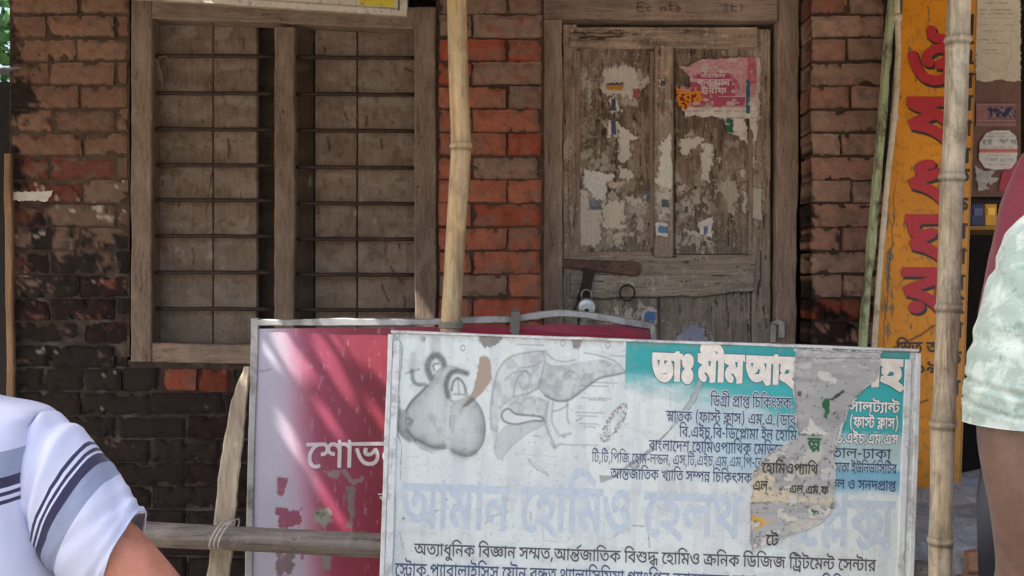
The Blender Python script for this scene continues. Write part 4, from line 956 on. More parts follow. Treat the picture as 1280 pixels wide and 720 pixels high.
604|307,311 307,276 254,276 254,96 216,96 216,156 222,126 202,151q 162,188q 121,210q 100,210 83,210q 64,194q 64,180 64,170q 80,150q 99,142 80,107 54,118q 23,158q 23,183 23,202q 42,231q 74,246q 94,246 122,246q 168,227q 208,193q 226,172 218,172 217,181q 216,203q 216,214 216,276 -5,276 -5,311|112,102 140,102q 184,80q 222,43q 240,19 231,-21 214,2q 178,42q 138,66q 117,66 102,66q 86,54q 86,43 86,33q 102,20q 118,14 101,-21 84,-15q 60,4q 46,30q 46,44 46,62q 65,88q 95,102q|254,102 254,-22 216,-22 216,16 218,37 216,49q 216,74q 216,86 216,101
913|220,278 220,252 220,258 252,254q 304,228q 336,186q 336,160 336,144q 322,118q 296,103q 276,103 269,103q 256,104q 250,106 252,140 255,140q 262,140q 266,140 287,140q 300,154q 300,162 300,183q 259,214q 220,221 221,224 221,32 185,32 168,56q 128,98q 74,128q 38,134 18,182 47,198q 108,228q 167,251q 192,258 182,238 182,278|182,236 192,219 172,213q 122,192q 75,170q 56,158 50,168 98,159q 162,112q 184,85 184,94q 182,119q 182,126|330,311 330,276 -5,276 -5,311|462,311 462,276 409,276 409,-16 370,-16 370,8 372,24 371,35q 370,59q 370,70 370,276 320,276 320,311|152,-14 140,-14q 116,-3q 91,22q 77,44 108,63 121,39q 140,24q 152,24 162,24q 176,26q 193,36q 207,44 232,60q 268,78q 289,78 305,78q 331,68q 358,47q 374,30 372,-14 354,7q 328,31q 304,42q 292,42 283,42q 265,36q 245,26q 232,18 214,6q 188,-8q 166,-14q
893|452,311 452,276 399,276 399,0 360,0 346,30q 303,74q 278,90 291,123 310,112q 351,74q 362,54 362,62q 361,75q 360,89q 360,97 360,276 -5,276 -5,311|188,46 154,46q 92,78q 38,154q 14,221 51,233 69,181q 108,114q 158,84q 189,84 216,84q 250,101q 265,132q 265,150 265,179q 234,215q 210,215 194,215q 176,200q 176,186 176,182q 178,170q 180,166 142,158 139,168q 136,186q 136,194 136,212q 156,238q 188,250q 206,250 236,250q 279,224q 303,178q 303,147 303,120q 278,74q 227,46q|172,232 170,248q 145,273q 122,278 134,300 156,294 184,284q 210,256q 212,234
596|303,311 303,276 250,276 250,0 212,0 197,30q 144,80q 76,116q 38,122 18,170 66,198q 169,246q 224,262 212,241 212,311|212,237 222,223 184,210q 100,174q 65,152 92,146q 153,117q 205,73q 219,44 214,44 214,56q 212,78q 212,94|120,314 126,314q 140,313q 146,312 144,276 140,276q 132,277q 126,277 110,277q 94,264q 94,254 94,242q 117,223q 146,212 116,189 98,198q 70,220q 54,246q 54,262 54,276q 68,300q 98,314q
0|-143,-133 -156,-133q -188,-122q -211,-96q -211,-76 -211,-50q -172,-20q -137,-20 -106,-20q -48,-42q 11,-82q 44,-108 22,-136 -12,-108q -66,-70q -116,-52q -140,-52 -158,-52q -176,-66q -176,-76 -176,-90q -156,-102q -143,-102 -124,-102q -102,-86q -90,-64q -86,-39q -86,-30 -86,4 -48,4 -48,-22 -48,-36q -54,-74q -74,-110q -112,-133q
974|492,311 492,276 263,276 224,258q 182,228q 168,202q 168,190 168,176q 184,164q 194,164 214,164q 242,182q 262,198 300,188 306,177q 312,144q 312,130 312,104q 291,58q 242,32q 200,32 171,32q 117,52q 70,99q 30,176q 14,232 52,242 70,181q 112,104q 166,70q 202,70 239,70q 277,102q 277,134 277,150q 269,172q 265,179 294,182 267,154q 222,128q 196,128 176,128q 146,144q 129,172q 129,192 129,214q 160,260q 197,276 187,276q 162,276q 149,276 -5,276 -5,311|272,166 256,180q 232,219q 218,260q 216,276 252,286 258,256q 280,208q 300,188|388,260 422,260q 458,228q 458,202 458,190q 447,160q 414,135q 380,128 371,162 398,166q 420,186q 420,198 420,212q 401,225q 388,225 365,225q 324,190q 304,154 287,196 310,227q 358,260q|390,40 367,40q 334,54q 309,80q 300,97 288,157 306,170 313,138q 336,96q 370,74q 388,74 402,74q 423,88q 423,103 423,116q 406,136q 388,142 416,162 426,158q 447,142q 461,118q 461,102 461,85q 445,57q 414,40q
869|198,150 174,150q 138,167q 117,182 104,192q 90,200q 82,200 73,200q 62,190q 62,182 62,174q 72,160q 80,154 52,126 40,138q 21,166q 21,184 21,202q 38,224q 64,235q 78,235 90,235q 112,227q 130,215q 139,209 156,198q 180,186q 194,186 212,186q 232,202q 232,221 232,240q 212,274q 196,288 236,296 244,288q 260,266q 270,238q 270,221 270,198q 254,167q 222,150q|44,300 66,294 99,282q 122,248q 122,221 122,217q 122,207q 120,202 82,204 84,209q 84,218q 84,222 84,242q 60,272q 32,278|440,311 440,276 387,276 387,0 348,0 348,38 350,58 349,70q 348,94q 348,107 348,276 -5,276 -5,311|235,116 234,132q 219,150q 207,156 242,174 250,168q 264,152q 272,130q 272,114|246,118 272,118q 315,98q 352,62q 369,40 356,6 340,28q 307,62q 271,82q 250,82 240,82q 226,72q 226,64 226,54q 240,42q 254,37 236,2 214,12q 186,42q 186,64 186,90q 222,118q
825|220,314 240,314q 268,296q 281,271 308,304 338,311 354,298q 378,261q 378,236 378,209q 354,167q 311,136q 283,125 268,162 301,174q 340,208q 340,235 340,248q 330,271q 316,280 341,290 291,230 260,228 256,254q 236,278q 220,278 210,278q 196,270q 187,256q 187,245 187,229q 211,209q 238,208 236,170 208,172q 174,192q 158,226q 158,246 158,270q 175,300q 204,314q|104,314 122,314q 154,299q 174,266q 174,240 174,222q 158,189q 124,168q 98,168 94,207 124,208q 144,230q 144,243 144,260q 123,278q 102,278 92,278q 79,275q 70,272 66,310 77,312q 94,314q|260,16 205,16q 110,59q 38,154q 14,232 51,244 73,176q 132,93q 210,54q 258,54 297,54q 344,80q 344,109 344,130q 318,157q 298,165 338,182 361,169q 384,131q 384,106 384,79q 354,38q 298,16q
779|394,311 394,276 80,276 80,126 72,136 102,170q 186,224q 238,243 261,220 261,114 222,98 222,216 232,202 204,191q 150,158q 98,115q 70,88 41,108 41,276 -5,276 -5,311|352,34 352,16q 358,-20q 364,-40 329,-49 322,-26q 314,18q 314,38 314,58q 320,93q 326,114 328,106 311,102q 272,90q 255,83 245,80 208,68q 144,40q 119,26 124,30 152,24q 202,2q 224,-18 224,-10q 222,12q 222,19 222,81 261,94 261,-58 222,-58 204,-39q 164,-15q 122,-1q 98,3 80,42 102,56q 152,80q 208,104q 237,114 250,118 273,126q 320,141q 340,146 368,118 358,97q 352,54q
930|470,311 470,276 -5,276 -5,311|236,264 254,264q 280,257q 288,250 299,242q 310,218q 310,194 310,190 310,183q 310,169q 308,162 310,153 310,0 272,0 267,22q 244,44q 225,44 208,44q 179,40q 148,35q 126,35 110,35q 74,42q 43,62q 23,100q 23,131 23,142q 26,167q 28,176 66,170 64,162q 62,146q 62,132 62,106q 82,80q 112,72q 126,72 144,72q 173,76q 200,80q 216,80 234,80q 262,68q 272,53 272,191 272,204q 267,218q 262,222 258,225q 246,228q 236,228 220,228q 195,217q 185,208 175,200q 163,180q 163,170 163,162q 172,150q 188,150 196,150q 206,152q 211,152 214,117 210,116q 193,113q 181,113 158,113q 124,138q 124,166 124,183q 141,218q 157,232 172,246q 212,264q|380,212 410,212q 447,178q 447,150 447,135q 434,104q 400,77q 369,68 357,104 382,110q 410,131q 410,146 410,164q 390,178q 376,178 358,178q 324,148q 310,121 288,140 308,177q 352,212q
933|472,311 472,276 268,276 268,110 268,88q 274,70q 277,66 286,56q 304,56 324,56q 359,74q 372,88 386,104q 402,139q 402,157 402,173q 386,190q 368,190 362,190q 347,188q 341,186 336,222 345,224q 366,227q 377,227 396,227q 424,213q 441,183q 441,159 441,139q 428,101q 404,68q 390,55 371,39q 328,20q 302,20 284,20q 257,30q 248,39 240,48q 230,76q 230,103 230,276 124,276 124,311|380,311 380,324q 371,340q 354,348q 340,348 266,348 233,348q 198,356q 185,366 172,376q 158,408q 158,428 158,435q 160,448q 160,456 198,454 196,448q 196,439q 196,432 196,423q 200,404q 205,398 212,390q 238,382q 263,382 300,382 312,383 330,383 357,383q 387,376q 398,365 406,357q 416,330q 416,311|417,-95 380,-95 373,-74q 345,-52q 328,-52 313,-52q 284,-56q 256,-60q 240,-60 224,-60q 192,-52q 166,-32q 150,4q 150,32 150,46q 154,72q 156,79 194,74 192,64q 188,43q 188,32 188,10q 201,-14q 224,-24q 240,-24 252,-24q 280,-20q 309,-16q 323,-16 337,-16q 364,-27q 378,-43 378,18 378,25q 380,51q 380,65 417,92|138,311 138,276 86,276 86,0 47,0 47,276 -5,276 -5,311 41,311 33,320q 16,342q 10,352 22,374q 50,413q 86,442q 132,458q 162,458 191,458q 242,446q 290,422q 339,386q 366,364 330,352 308,370q 268,396q 230,414q 190,423q 168,423 138,423q 95,404q 66,369q 53,346 57,339q 71,321q 80,311
983|94,64 80,64q 56,74q 32,100q 18,122 48,140 62,116q 80,102q 90,102 98,102q 114,112q 132,138q 144,160 156,177 170,205q 193,224q 208,224 224,224q 250,206q 268,187 270,172 266,146 251,166q 228,188q 218,188 211,188q 199,180q 184,157q 172,134 158,110q 136,78q 112,64q|136,136 130,170q 120,210q 107,220 94,232q 52,244q 19,248 26,286 54,276 82,271q 120,257q 144,234q 156,202q 158,178|496,311 496,276 294,276 294,110 294,88q 299,70q 302,66 312,56q 330,56 350,56q 384,74q 398,88 412,104q 428,139q 428,157 428,173q 412,190q 393,190 387,190q 372,188q 366,186 361,222 370,224q 391,227q 402,227 421,227q 450,213q 466,183q 466,159 466,139q 453,101q 430,68q 415,55 396,39q 354,20q 328,20 309,20q 282,30q 274,39 266,48q 256,76q 256,103 256,168 258,186 256,196q 256,216q 256,229 256,276 -5,276 -5,311|406,311 405,332q 386,350q 366,350 318,350 286,350q 250,358q 238,368 224,378q 211,410q 211,430 211,436q 212,448q 214,456 250,454 250,448q 248,440q 248,434 248,424q 253,406q 258,401 265,393q 292,386q 316,386 355,386 382,386q 412,378q 424,367 432,359q 441,332q 442,311|442,-95 405,-95 398,-73q 372,-52q 348,-52 335,-52q 308,-56q 280,-60q 264,-60 249,-60q 217,-52q 191,-30q 175,6q 175,33 175,47q 179,72q 181,79 220,74 218,64q 214,43q 214,32 214,10q 227,-14q 250,-24q 266,-24 280,-24q 302,-20q 324,-16q 338,-16 360,-16q 393,-28q 404,-43 404,18 404,25q 405,51q 406,65 442,92
626|318,311 318,276 266,276 266,0 227,0 206,28q 155,70q 88,100q 42,106 24,152 40,162q 74,181q 109,199q 126,207 107,222q 58,244q 24,251 40,285 40,276 -5,276 -5,311|227,276 68,276 57,280 78,275q 120,253q 157,228q 168,216 170,188 152,180q 113,161q 76,142q 62,132 56,140 100,134q 164,106q 214,66q 235,42 228,40 228,50q 227,74q 227,86
266|86,0 47,0 47,276 -5,276 -5,311 138,311 138,276 86,276|50,311 49,332q 30,350q 10,350 -74,350 -107,350q -142,358q -155,368 -168,378q -182,410q -182,430 -182,436q -180,449q -180,456 -142,454 -144,448q -144,438q -144,434 -144,424q -140,406q -135,401 -128,393q -102,386q -77,386 -1,386 26,386q 56,378q 68,367 76,359q 85,332q 86,311
774|258,290 258,0 220,0 198,24q 157,50q 116,64q 91,68 72,112 94,126q 148,152q 204,178q 230,188 220,165 220,290|220,163 230,150 209,142q 164,122q 124,102q 109,92 105,100 139,92q 198,66q 222,43 222,53q 220,78q 220,86|-5,276 -5,311 392,311 392,276|92,256 116,256q 160,238q 200,204q 221,182 200,152 183,174q 148,204q 114,219q 96,219 82,219q 64,207q 64,194 64,186q 74,172q 84,166 60,135 42,148q 23,179q 23,196 23,216q 43,242q 74,256q|347,112 347,94q 354,54q 360,34 326,26 318,48q 310,94q 310,114 310,132q 316,171q 324,192 328,186 306,180q 262,162q 240,154 236,188 257,197q 311,218q 338,226 366,198 356,176q 347,133q
660|192,95 151,95q 84,124q 33,190q 14,246 51,256 66,213q 102,156q 153,129q 189,129 232,129q 264,159q 264,182 264,202q 236,230q 211,230 198,230q 183,223q 176,210q 176,203 176,200q 178,188q 179,184 142,178 140,186q 137,204q 137,208 137,227q 156,252q 190,264q 208,264 238,264q 280,240q 302,202q 302,180 302,156q 276,117q 228,95q|335,311 335,276 -5,276 -5,311|264,128 264,-38 225,-38 206,-19q 166,6q 121,22q 96,26 79,64 96,74q 123,88q 148,98q 160,102|225,98 209,92q 170,74q 133,57q 121,50 119,54 150,47q 204,22q 226,2 226,10q 225,32q 225,38
626|318,311 318,276 266,276 266,0 227,0 206,28q 155,70q 88,100q 42,106 24,152 40,162q 74,181q 109,199q 126,207 107,222q 58,244q 24,251 40,285 40,276 -5,276 -5,311|227,276 68,276 57,280 78,275q 120,253q 157,228q 168,216 170,188 152,180q 113,161q 76,142q 62,132 56,140 100,134q 164,106q 214,66q 235,42 228,40 228,50q 227,74q 227,86|90,-3 78,-3q 60,13q 60,26 60,39q 78,56q 90,56 102,56q 120,39q 120,26 120,13q 102,-3q
656|242,0 242,212 252,181 235,206q 204,242q 176,266q 148,278q 132,278 105,278q 72,250q 60,232 53,228 60,235q 89,244q 108,244 131,244q 160,226q 173,198q 173,184 173,155q 133,108q 91,86 66,122 93,134q 133,162q 133,182 133,194q 116,208q 100,208 87,208q 64,202q 52,196 11,229 26,255q 62,294q 103,314q 128,314 152,314q 194,297q 234,262q 254,236 244,242 244,248q 242,278q 242,292 242,344 268,344 280,311 333,311 333,276 280,276 280,0
887|448,311 448,276 396,276 396,0 358,0 358,176 369,145 354,166q 331,188q 320,188 313,188q 302,180q 286,157q 274,134 260,110q 238,78q 214,64q 196,64 183,64q 158,74q 134,100q 120,122 150,140 164,116q 182,102q 192,102 201,102q 216,110q 234,135q 246,157 258,177 272,205q 296,224q 310,224 327,224q 353,206q 370,187 360,186 358,198q 358,218q 358,229 358,276 -5,276 -5,311|254,151 239,136 235,171q 224,212q 212,221 200,232q 162,244q 134,248 146,286 167,276 191,271q 226,256q 248,234q 260,201q 261,178|104,222 128,222q 176,204q 228,170q 256,145 238,123 214,140q 172,170q 131,186q 109,186 88,186q 64,170q 64,152 64,138q 82,120q 101,112 82,76 54,88q 23,128q 23,154 23,176q 44,206q 81,222q
901|179,92 144,92q 82,122q 32,190q 14,246 51,256 65,213q 99,156q 145,129q 177,129 204,129q 236,144q 249,168q 249,182 249,202q 222,230q 198,230 187,230q 172,223q 166,210q 166,203 166,200q 167,190q 168,186 132,179 129,186q 126,204q 126,210 126,228q 146,252q 178,264q 196,264 226,264q 266,240q 286,202q 286,180 286,156q 263,116q 216,92q|344,311 344,276 -5,276 -5,311|456,311 456,276 403,276 403,-36 364,-36 364,1 366,19 365,31q 364,56q 364,68 364,276 317,276 317,311|259,74 258,90q 243,108q 231,114 266,132 274,127q 288,112q 296,90q 296,74|262,82 288,82q 330,62q 367,27q 384,4 371,-30 356,-8q 322,26q 286,47q 266,47 254,47q 242,36q 242,28 242,18q 256,6q 269,2 252,-33 228,-24q 202,7q 202,28 202,54q 238,82q
896|98,238 119,238q 154,224q 185,198q 200,180 200,136 178,164q 128,202q 104,202 87,202q 64,184q 64,168 64,156q 78,138q 92,131 72,96 48,109q 23,146q 23,169 23,192q 44,222q 79,238q|453,311 453,276 226,276 226,126 219,136 249,170q 333,224q 384,243 416,211 407,194q 395,159q 390,121q 390,98 390,75q 394,38q 402,2q 408,-20 370,-30 360,22 356,42q 351,84q 351,112 351,130q 357,166q 368,196q 373,205 379,202 350,191q 297,158q 244,115q 217,88 188,108 188,180 190,185 188,195q 188,215q 188,225 188,276 -5,276 -5,311|299,50 318,50q 354,36q 369,20 370,-30 364,-7q 330,14q 306,14 290,14q 258,8q 224,0q 204,0 188,0q 155,9q 128,28q 111,60q 111,84 111,94q 114,110q 116,116 154,112 152,106q 150,92q 150,84 150,68q 163,46q 188,36q 204,36 220,36q 250,44q 281,50q
748|379,311 379,276 326,276 326,-22 288,-22 288,54 289,62 288,72q 288,94q 288,110 288,190 292,169 276,184q 242,206q 224,206 214,206q 195,194q 195,176 195,174q 196,165q 196,162 164,159 162,176q 144,200q 120,214q 105,214 85,214q 64,196q 64,180 64,166q 81,146q 99,138 80,102 63,110q 38,132q 23,162q 23,182 23,202q 44,232q 80,250q 102,250 118,250q 146,242q 170,224q 180,209 172,208 178,225q 206,242q 223,242 246,242q 284,220q 300,206 289,209 288,220q 288,234q 288,246 288,276 -5,276 -5,311|187,130 208,130q 244,117q 276,90q 308,52q 326,26 301,9 284,32q 257,66q 231,86q 204,96q 188,96 164,96q 122,75q 106,61 102,60 110,66q 126,70q 137,70 161,70q 182,44q 182,28 182,24q 181,16q 180,14 132,-16 142,-8q 151,6q 151,16 151,26q 140,40q 126,40 119,40q 104,36q 98,32 64,66 82,84q 118,113q 161,130q|282,56 152,-47 127,-18 169,12 174,14 180,18q 190,26q 200,35q 206,40 260,82
874|254,314 293,314q 335,276q 335,244 335,232q 324,211q 316,201 318,190 305,174q 265,150q 240,141 224,177 258,188q 296,218q 296,241 296,260q 274,279q 254,279 236,279q 204,267q 180,248q 166,228q 166,220 166,212q 176,200q 193,198 182,160 154,166q 126,194q 126,216 126,232q 146,267q 182,296q 228,314q|340,112 340,71q 279,21q 226,21 192,21q 128,46q 75,101q 30,190q 14,254 52,264 72,193q 121,102q 186,59q 228,59 259,59q 300,86q 300,114 300,134q 274,160q 254,169 294,186 316,174q 340,136q|416,288 416,260q 386,217q 334,186q 298,172 326,220 339,226q 362,245q 377,270q 377,285 377,298q 369,316q 362,323 353,332q 322,342q 300,346 241,354 210,358q 170,378q 152,412q 152,438 152,442q 154,454q 154,458 192,456 191,452q 190,443q 190,439 190,429q 195,414q 200,407 206,401q 224,393q 242,390 312,381 330,379q 356,372q 377,362q 386,355 400,344q 416,310q
633|322,311 322,276 269,276 269,0 230,0 206,29q 154,72q 88,100q 42,106 24,152 49,168q 108,199q 140,212 170,216 170,188 146,177q 92,150q 71,138 108,130q 165,105q 212,70q 232,50 232,58q 230,76q 230,86 230,156 232,167 232,179q 230,204q 230,217 230,276 -5,276 -5,311|38,284 59,278 90,269q 154,238q 212,199q 234,178 234,132 214,153q 165,191q 109,222q 51,246q 24,251
631|320,311 320,276 268,276 268,0 230,0 214,22q 163,60q 97,87q 59,90 42,133 52,142q 74,157q 98,172q 110,179 138,175 132,173q 122,172q 117,172 88,172q 48,186q 28,215q 28,234 28,257q 57,290q 86,308 120,290 92,280q 68,252q 68,236 68,218q 94,202q 112,202 123,202q 150,210q 166,220 187,190 169,180q 130,154q 93,128q 78,117 72,126 130,117q 203,76q 230,46 230,54q 230,73q 230,82 230,276 -5,276 -5,311
721|250,152 215,152q 168,186q 156,218 162,220 158,204q 143,172q 118,150q 98,150 84,150q 58,160q 33,186q 18,208 49,226 64,202q 82,188q 93,188 105,188q 124,204q 134,242q 136,276 170,276 174,257q 187,224q 206,200q 233,186q 250,186 268,186q 286,204q 286,221 286,240q 266,274q 252,288 292,296 300,288q 315,266q 325,238q 325,221 325,186q 285,152q|366,311 366,276 -5,276 -5,311|228,160 254,160q 292,146q 316,123q 326,97q 326,84 326,68q 314,42q 289,23q 255,12q 233,9 234,22 254,17q 292,2q 332,-18q 352,-30 334,-58 310,-42q 264,-19q 217,-2q 168,10q 141,15 148,50 164,45q 194,40q 212,40 254,40q 288,64q 288,84 288,105q 257,128q 232,128 210,128q 192,113q 192,100 192,96q 194,88q 196,84 159,77 157,84q 154,100q 154,106 154,124q 172,147q 206,160q
592|144,0 101,0q 62,36q 62,61 62,80q 86,114q 117,122 132,84 116,80q 102,69q 102,60 102,50q 123,38q 143,38 174,38q 208,68q 208,90 208,106q 196,129q 168,155q 144,172 112,194q 77,224q 62,250q 62,264 62,276q 76,304q 88,316 122,298 114,290q 106,276q 106,268 106,262q 110,250q 122,236q 148,216q 169,202 198,182q 232,149q 246,114q 246,91 246,63q 220,22q 174,0q
592|87,158 110,158q 146,140q 166,110q 166,90 166,71q 153,44q 139,31 138,36 184,41q 238,76q 238,107 238,125q 222,152q 178,176q 137,188 92,200q 39,222q 18,249q 18,268 18,280q 28,303q 42,316 73,298 66,291q 60,279q 60,274 60,267q 65,256q 83,246q 120,232q 152,224 192,212q 242,187q 269,159q 279,126q 279,108 279,78q 250,36q 200,11q 134,0q 98,0 92,0 80,34 103,42q 128,66q 128,84 128,102q 108,122q 88,122 70,122q 54,108q 54,98 54,93q 57,81q 60,76 22,68 18,76q 14,94q 14,104 14,120q 30,144q 63,158q
592|156,0 118,0q 58,29q 24,84q 24,124 24,164q 69,230q 151,288q 207,314 226,288 222,281q 217,267q 217,260 217,245q 240,228q 259,228 260,228q 264,228q 266,228 283,200 255,184q 216,156q 196,128q 196,110 196,96q 217,72q 246,72 251,72q 260,72q 264,73 280,30 256,16q 192,0q|160,36 176,36q 198,38q 218,42q 230,46 229,44 192,49q 158,85q 158,111 158,130q 176,164q 211,196q 238,213 236,200 219,202q 196,218q 184,241q 184,254 184,259q 186,269q 188,274 192,266 154,248q 98,202q 65,150q 65,119 65,88q 93,51q 136,36q
379|97,0 97,311 138,311 138,0
592|191,150 216,143 196,134q 154,124q 134,124 85,124q 35,168q 35,206 35,228q 54,266q 86,295q 127,311q 148,311 166,311q 196,302q 208,292 218,282q 230,256q 230,228 230,72 230,59q 234,45q 250,39q 264,38 260,0 234,1q 203,14q 191,40q 191,61|133,161 154,161q 185,170q 202,178 191,169 191,220 191,238q 188,258q 180,265 176,270q 160,276q 148,276 136,276q 110,264q 88,245q 76,218q 76,203 76,179q 107,161q
919|464,311 464,276 307,276 307,0 268,0 268,42 271,55 270,61q 268,88q 268,101 268,210 268,216 268,276 -5,276 -5,311|438,136 438,120q 426,92q 397,74q 372,74 366,74q 351,75q 344,76 348,112 350,112q 360,112q 364,112 386,112q 400,128q 400,138 400,148q 392,162q 386,167 374,177q 330,186q 297,186 280,186 250,186q 204,200q 178,236q 178,266 178,270q 179,282q 180,288 218,286 217,281q 216,272q 216,268 216,238q 250,221q 281,221 296,221 346,221q 400,204q 416,190 428,179q 438,152q|174,132 195,132q 232,114q 264,82q 276,63 277,28 272,17 256,42q 224,78q 193,97q 176,97 167,97q 156,92q 150,82q 150,74 150,66q 154,54q 156,50 117,42 114,48q 108,66q 108,75 108,89q 118,110q 136,125q 160,132q|92,232 118,232q 160,208q 186,164q 186,132 186,123q 184,108q 182,103 144,104 146,110q 147,124q 147,128 147,144q 137,176q 114,196q 95,196 79,196q 66,182q 66,171 66,167q 68,157q 70,152 31,144 28,152q 24,168q 24,174 24,188q 34,208q 52,224q 77,232q|62,202 62,206q 63,218q 63,224 63,245q 43,284q 21,291 68,301 84,287q 101,252q 101,225 101,218q 100,206q 98,200
346|142,311 141,330q 124,350q 102,350 92,350 59,350q 24,358q 11,368 -2,378q -16,410q -16,430 -16,436q -14,448q -14,456 24,454 22,448q 22,440q 22,434 22,424q 26,406q 31,401 38,393q 64,386q 89,386 91,386 118,386q 148,378q 160,367 168,359q 177,332q 178,311|178,311 178,276 168,276 152,272q 116,248q 84,211q 64,161q 64,131 64,95q 86,52q 118,34q 134,34 146,34q 163,40q 174,46 192,16 178,6q 148,-2q 132,-2 100,-2q 52,30q 24,90q 24,130 24,171q 56,238q 108,284q 140,294 108,278 99,276q 78,276q 65,276 -5,276 -5,311
591|141,0 111,0q 62,22q 28,60q 18,84 29,124 70,128q 114,156q 132,198q 132,224 132,236q 126,262q 121,276 -5,276 -5,311 100,311 84,333q 64,370q 64,388 64,409q 88,443q 109,458 134,430 118,418q 104,396q 104,382 104,366q 126,333q 146,311 300,311 300,276 214,276 204,276q 190,276q 182,276 219,240q 264,166q 264,120 264,84q 236,30q 180,0q|140,37 169,37q 206,61q 224,100q 224,122 224,145q 210,189q 176,238q 146,268 154,266 160,252q 166,222q 166,203 166,184q 156,148q 128,116q 80,91q 43,84 50,114 55,88q 82,54q 120,37q
294|74,207 60,207q 42,223q 42,241 42,260q 60,275q 74,275 86,275q 104,260q 104,241 104,223q 86,207q|74,-7 60,-7q 42,9q 42,27 42,46q 60,61q 74,61 86,61q 104,46q 104,27 104,9q 86,-7q
""".strip().split("\n")
RUNS = {
    'd1': "0 1 2",
    'd2': "3 4 3",
    'd3': "5 6",
    'd4': "3 6",
    'b1': "5 3 1 7",
    'b2': "8 6 1 9 3 10",
    'b3': "8 6 11 12",
    'deg1a': "9 0 13 4 14 15 1 16 14 9 17 9 18 19 20 18 21",
    'deg1b': "18 7 20 1 11 22 23 1 24",
    'deg2a': "25 1 26 18 14 27 28 1 29 14 30 1 20 31 14 32 3 33 32 33 27 0 1 34",
    'deg2b': "27 28 1 29 14 30 1 20 31",
    'deg3a': "9 34 33 32 35 17 33 9 34 36 9 0 8 37 1 3 1 14 35 7 14 8 6 1 9 3",
    'deg3b': "9 0 33 32 35 17 33 32 3 33 32 20",
    'deg4a': "34 1 38 11 1 8 39 40 14 8 6 1 9 3 10 41 23 1 9 12 18 14 8 3 9 0 8 18 11",
    'deg4b': "41 1 26 1 11 36 42 1 18 1",
    'deg5a': "43 21 43 21 9 41 9 44 21 8 6 1 3 36 11 45 7 21 14 32 20 21 43 21 32 35 17 21 32 3 21 32 3 21 9 41 36 8 18",
    'deg5b': "18 1 26 1 14 35 46 9 7 47 48 1 9 20 43 49",
    'deg6a': "5 50 44 48 1 9 26 18 14 51 23 1 9 26 14 20 52 53 14 9 17 9 18 19 20 18",
    'deg6b': "18 11 14 10 14 20 7 39 15 1 16",
    'big2': "8 37 54",
    'sub': "55 26 23 1 56 57 9 7 18 14 9 34 58 1 7 14 20 59 26 21 5 50 48 44 1 9 26 18 14 9 34 60 61 14 8 6 1 9 3 10 14 62 9 7 18 14 9 0 9 44 44 14 63 22 8 3 24 14 8 20 24 1 49",
    'low': "8 64 1 18 21 41 23 1 49 1 11 1 35 9 20 20 21 8 65 66 7 21 34 67 68 21 12 23 1 11 1 9 20 9 3 69 1 21 70 23 1 38 9 13 7 21 18 23 1 71 1 49 20 6 21 3 1 49 1 72 18 14 8 49 1 8 70 49 14 9 17 9 18 19 20 1 14 8 18 73",
    'old1': "8 6 1 9 3 10 41 23 1 9 12",
    'old2': "32 11",
    'old3': "32 11 21 32 3 33 28",
    'old4': "74",
    'old5': "8 22",
    'shobhon': "8 40 1 47 7",
    'aa': "5 56 57 9 7 18",
    'y1': "75",
    'y2': "76",
    'y3': "56",
    'y4': "77",
    'y5': "49",
    'y6': "9 78 26 14 5",
    'y7': "79 79 80 81",
    'n1': "82",
    'n2': "36",
    'n3': "83",
    'n4': "34",
    'n5': "49 1",
    'n6': "18",
    'n7': "84",
    'n8': "35",
    'n9': "22 1",
    'n10': "7",
    'p1': "3 1 6 9 28 11",
    'p2': "18 57 49 5 7",
    'p3': "40 49 4 28",
    'p4': "85 34 86",
    's1': "0 1 87 14 8 3 1 87 14 8 49 44 1 46 11 14 35 20 11 1 3",
    's2': "9 17 9 18 19 20 18 14 10 14 41 49 1 3 40 48",
}

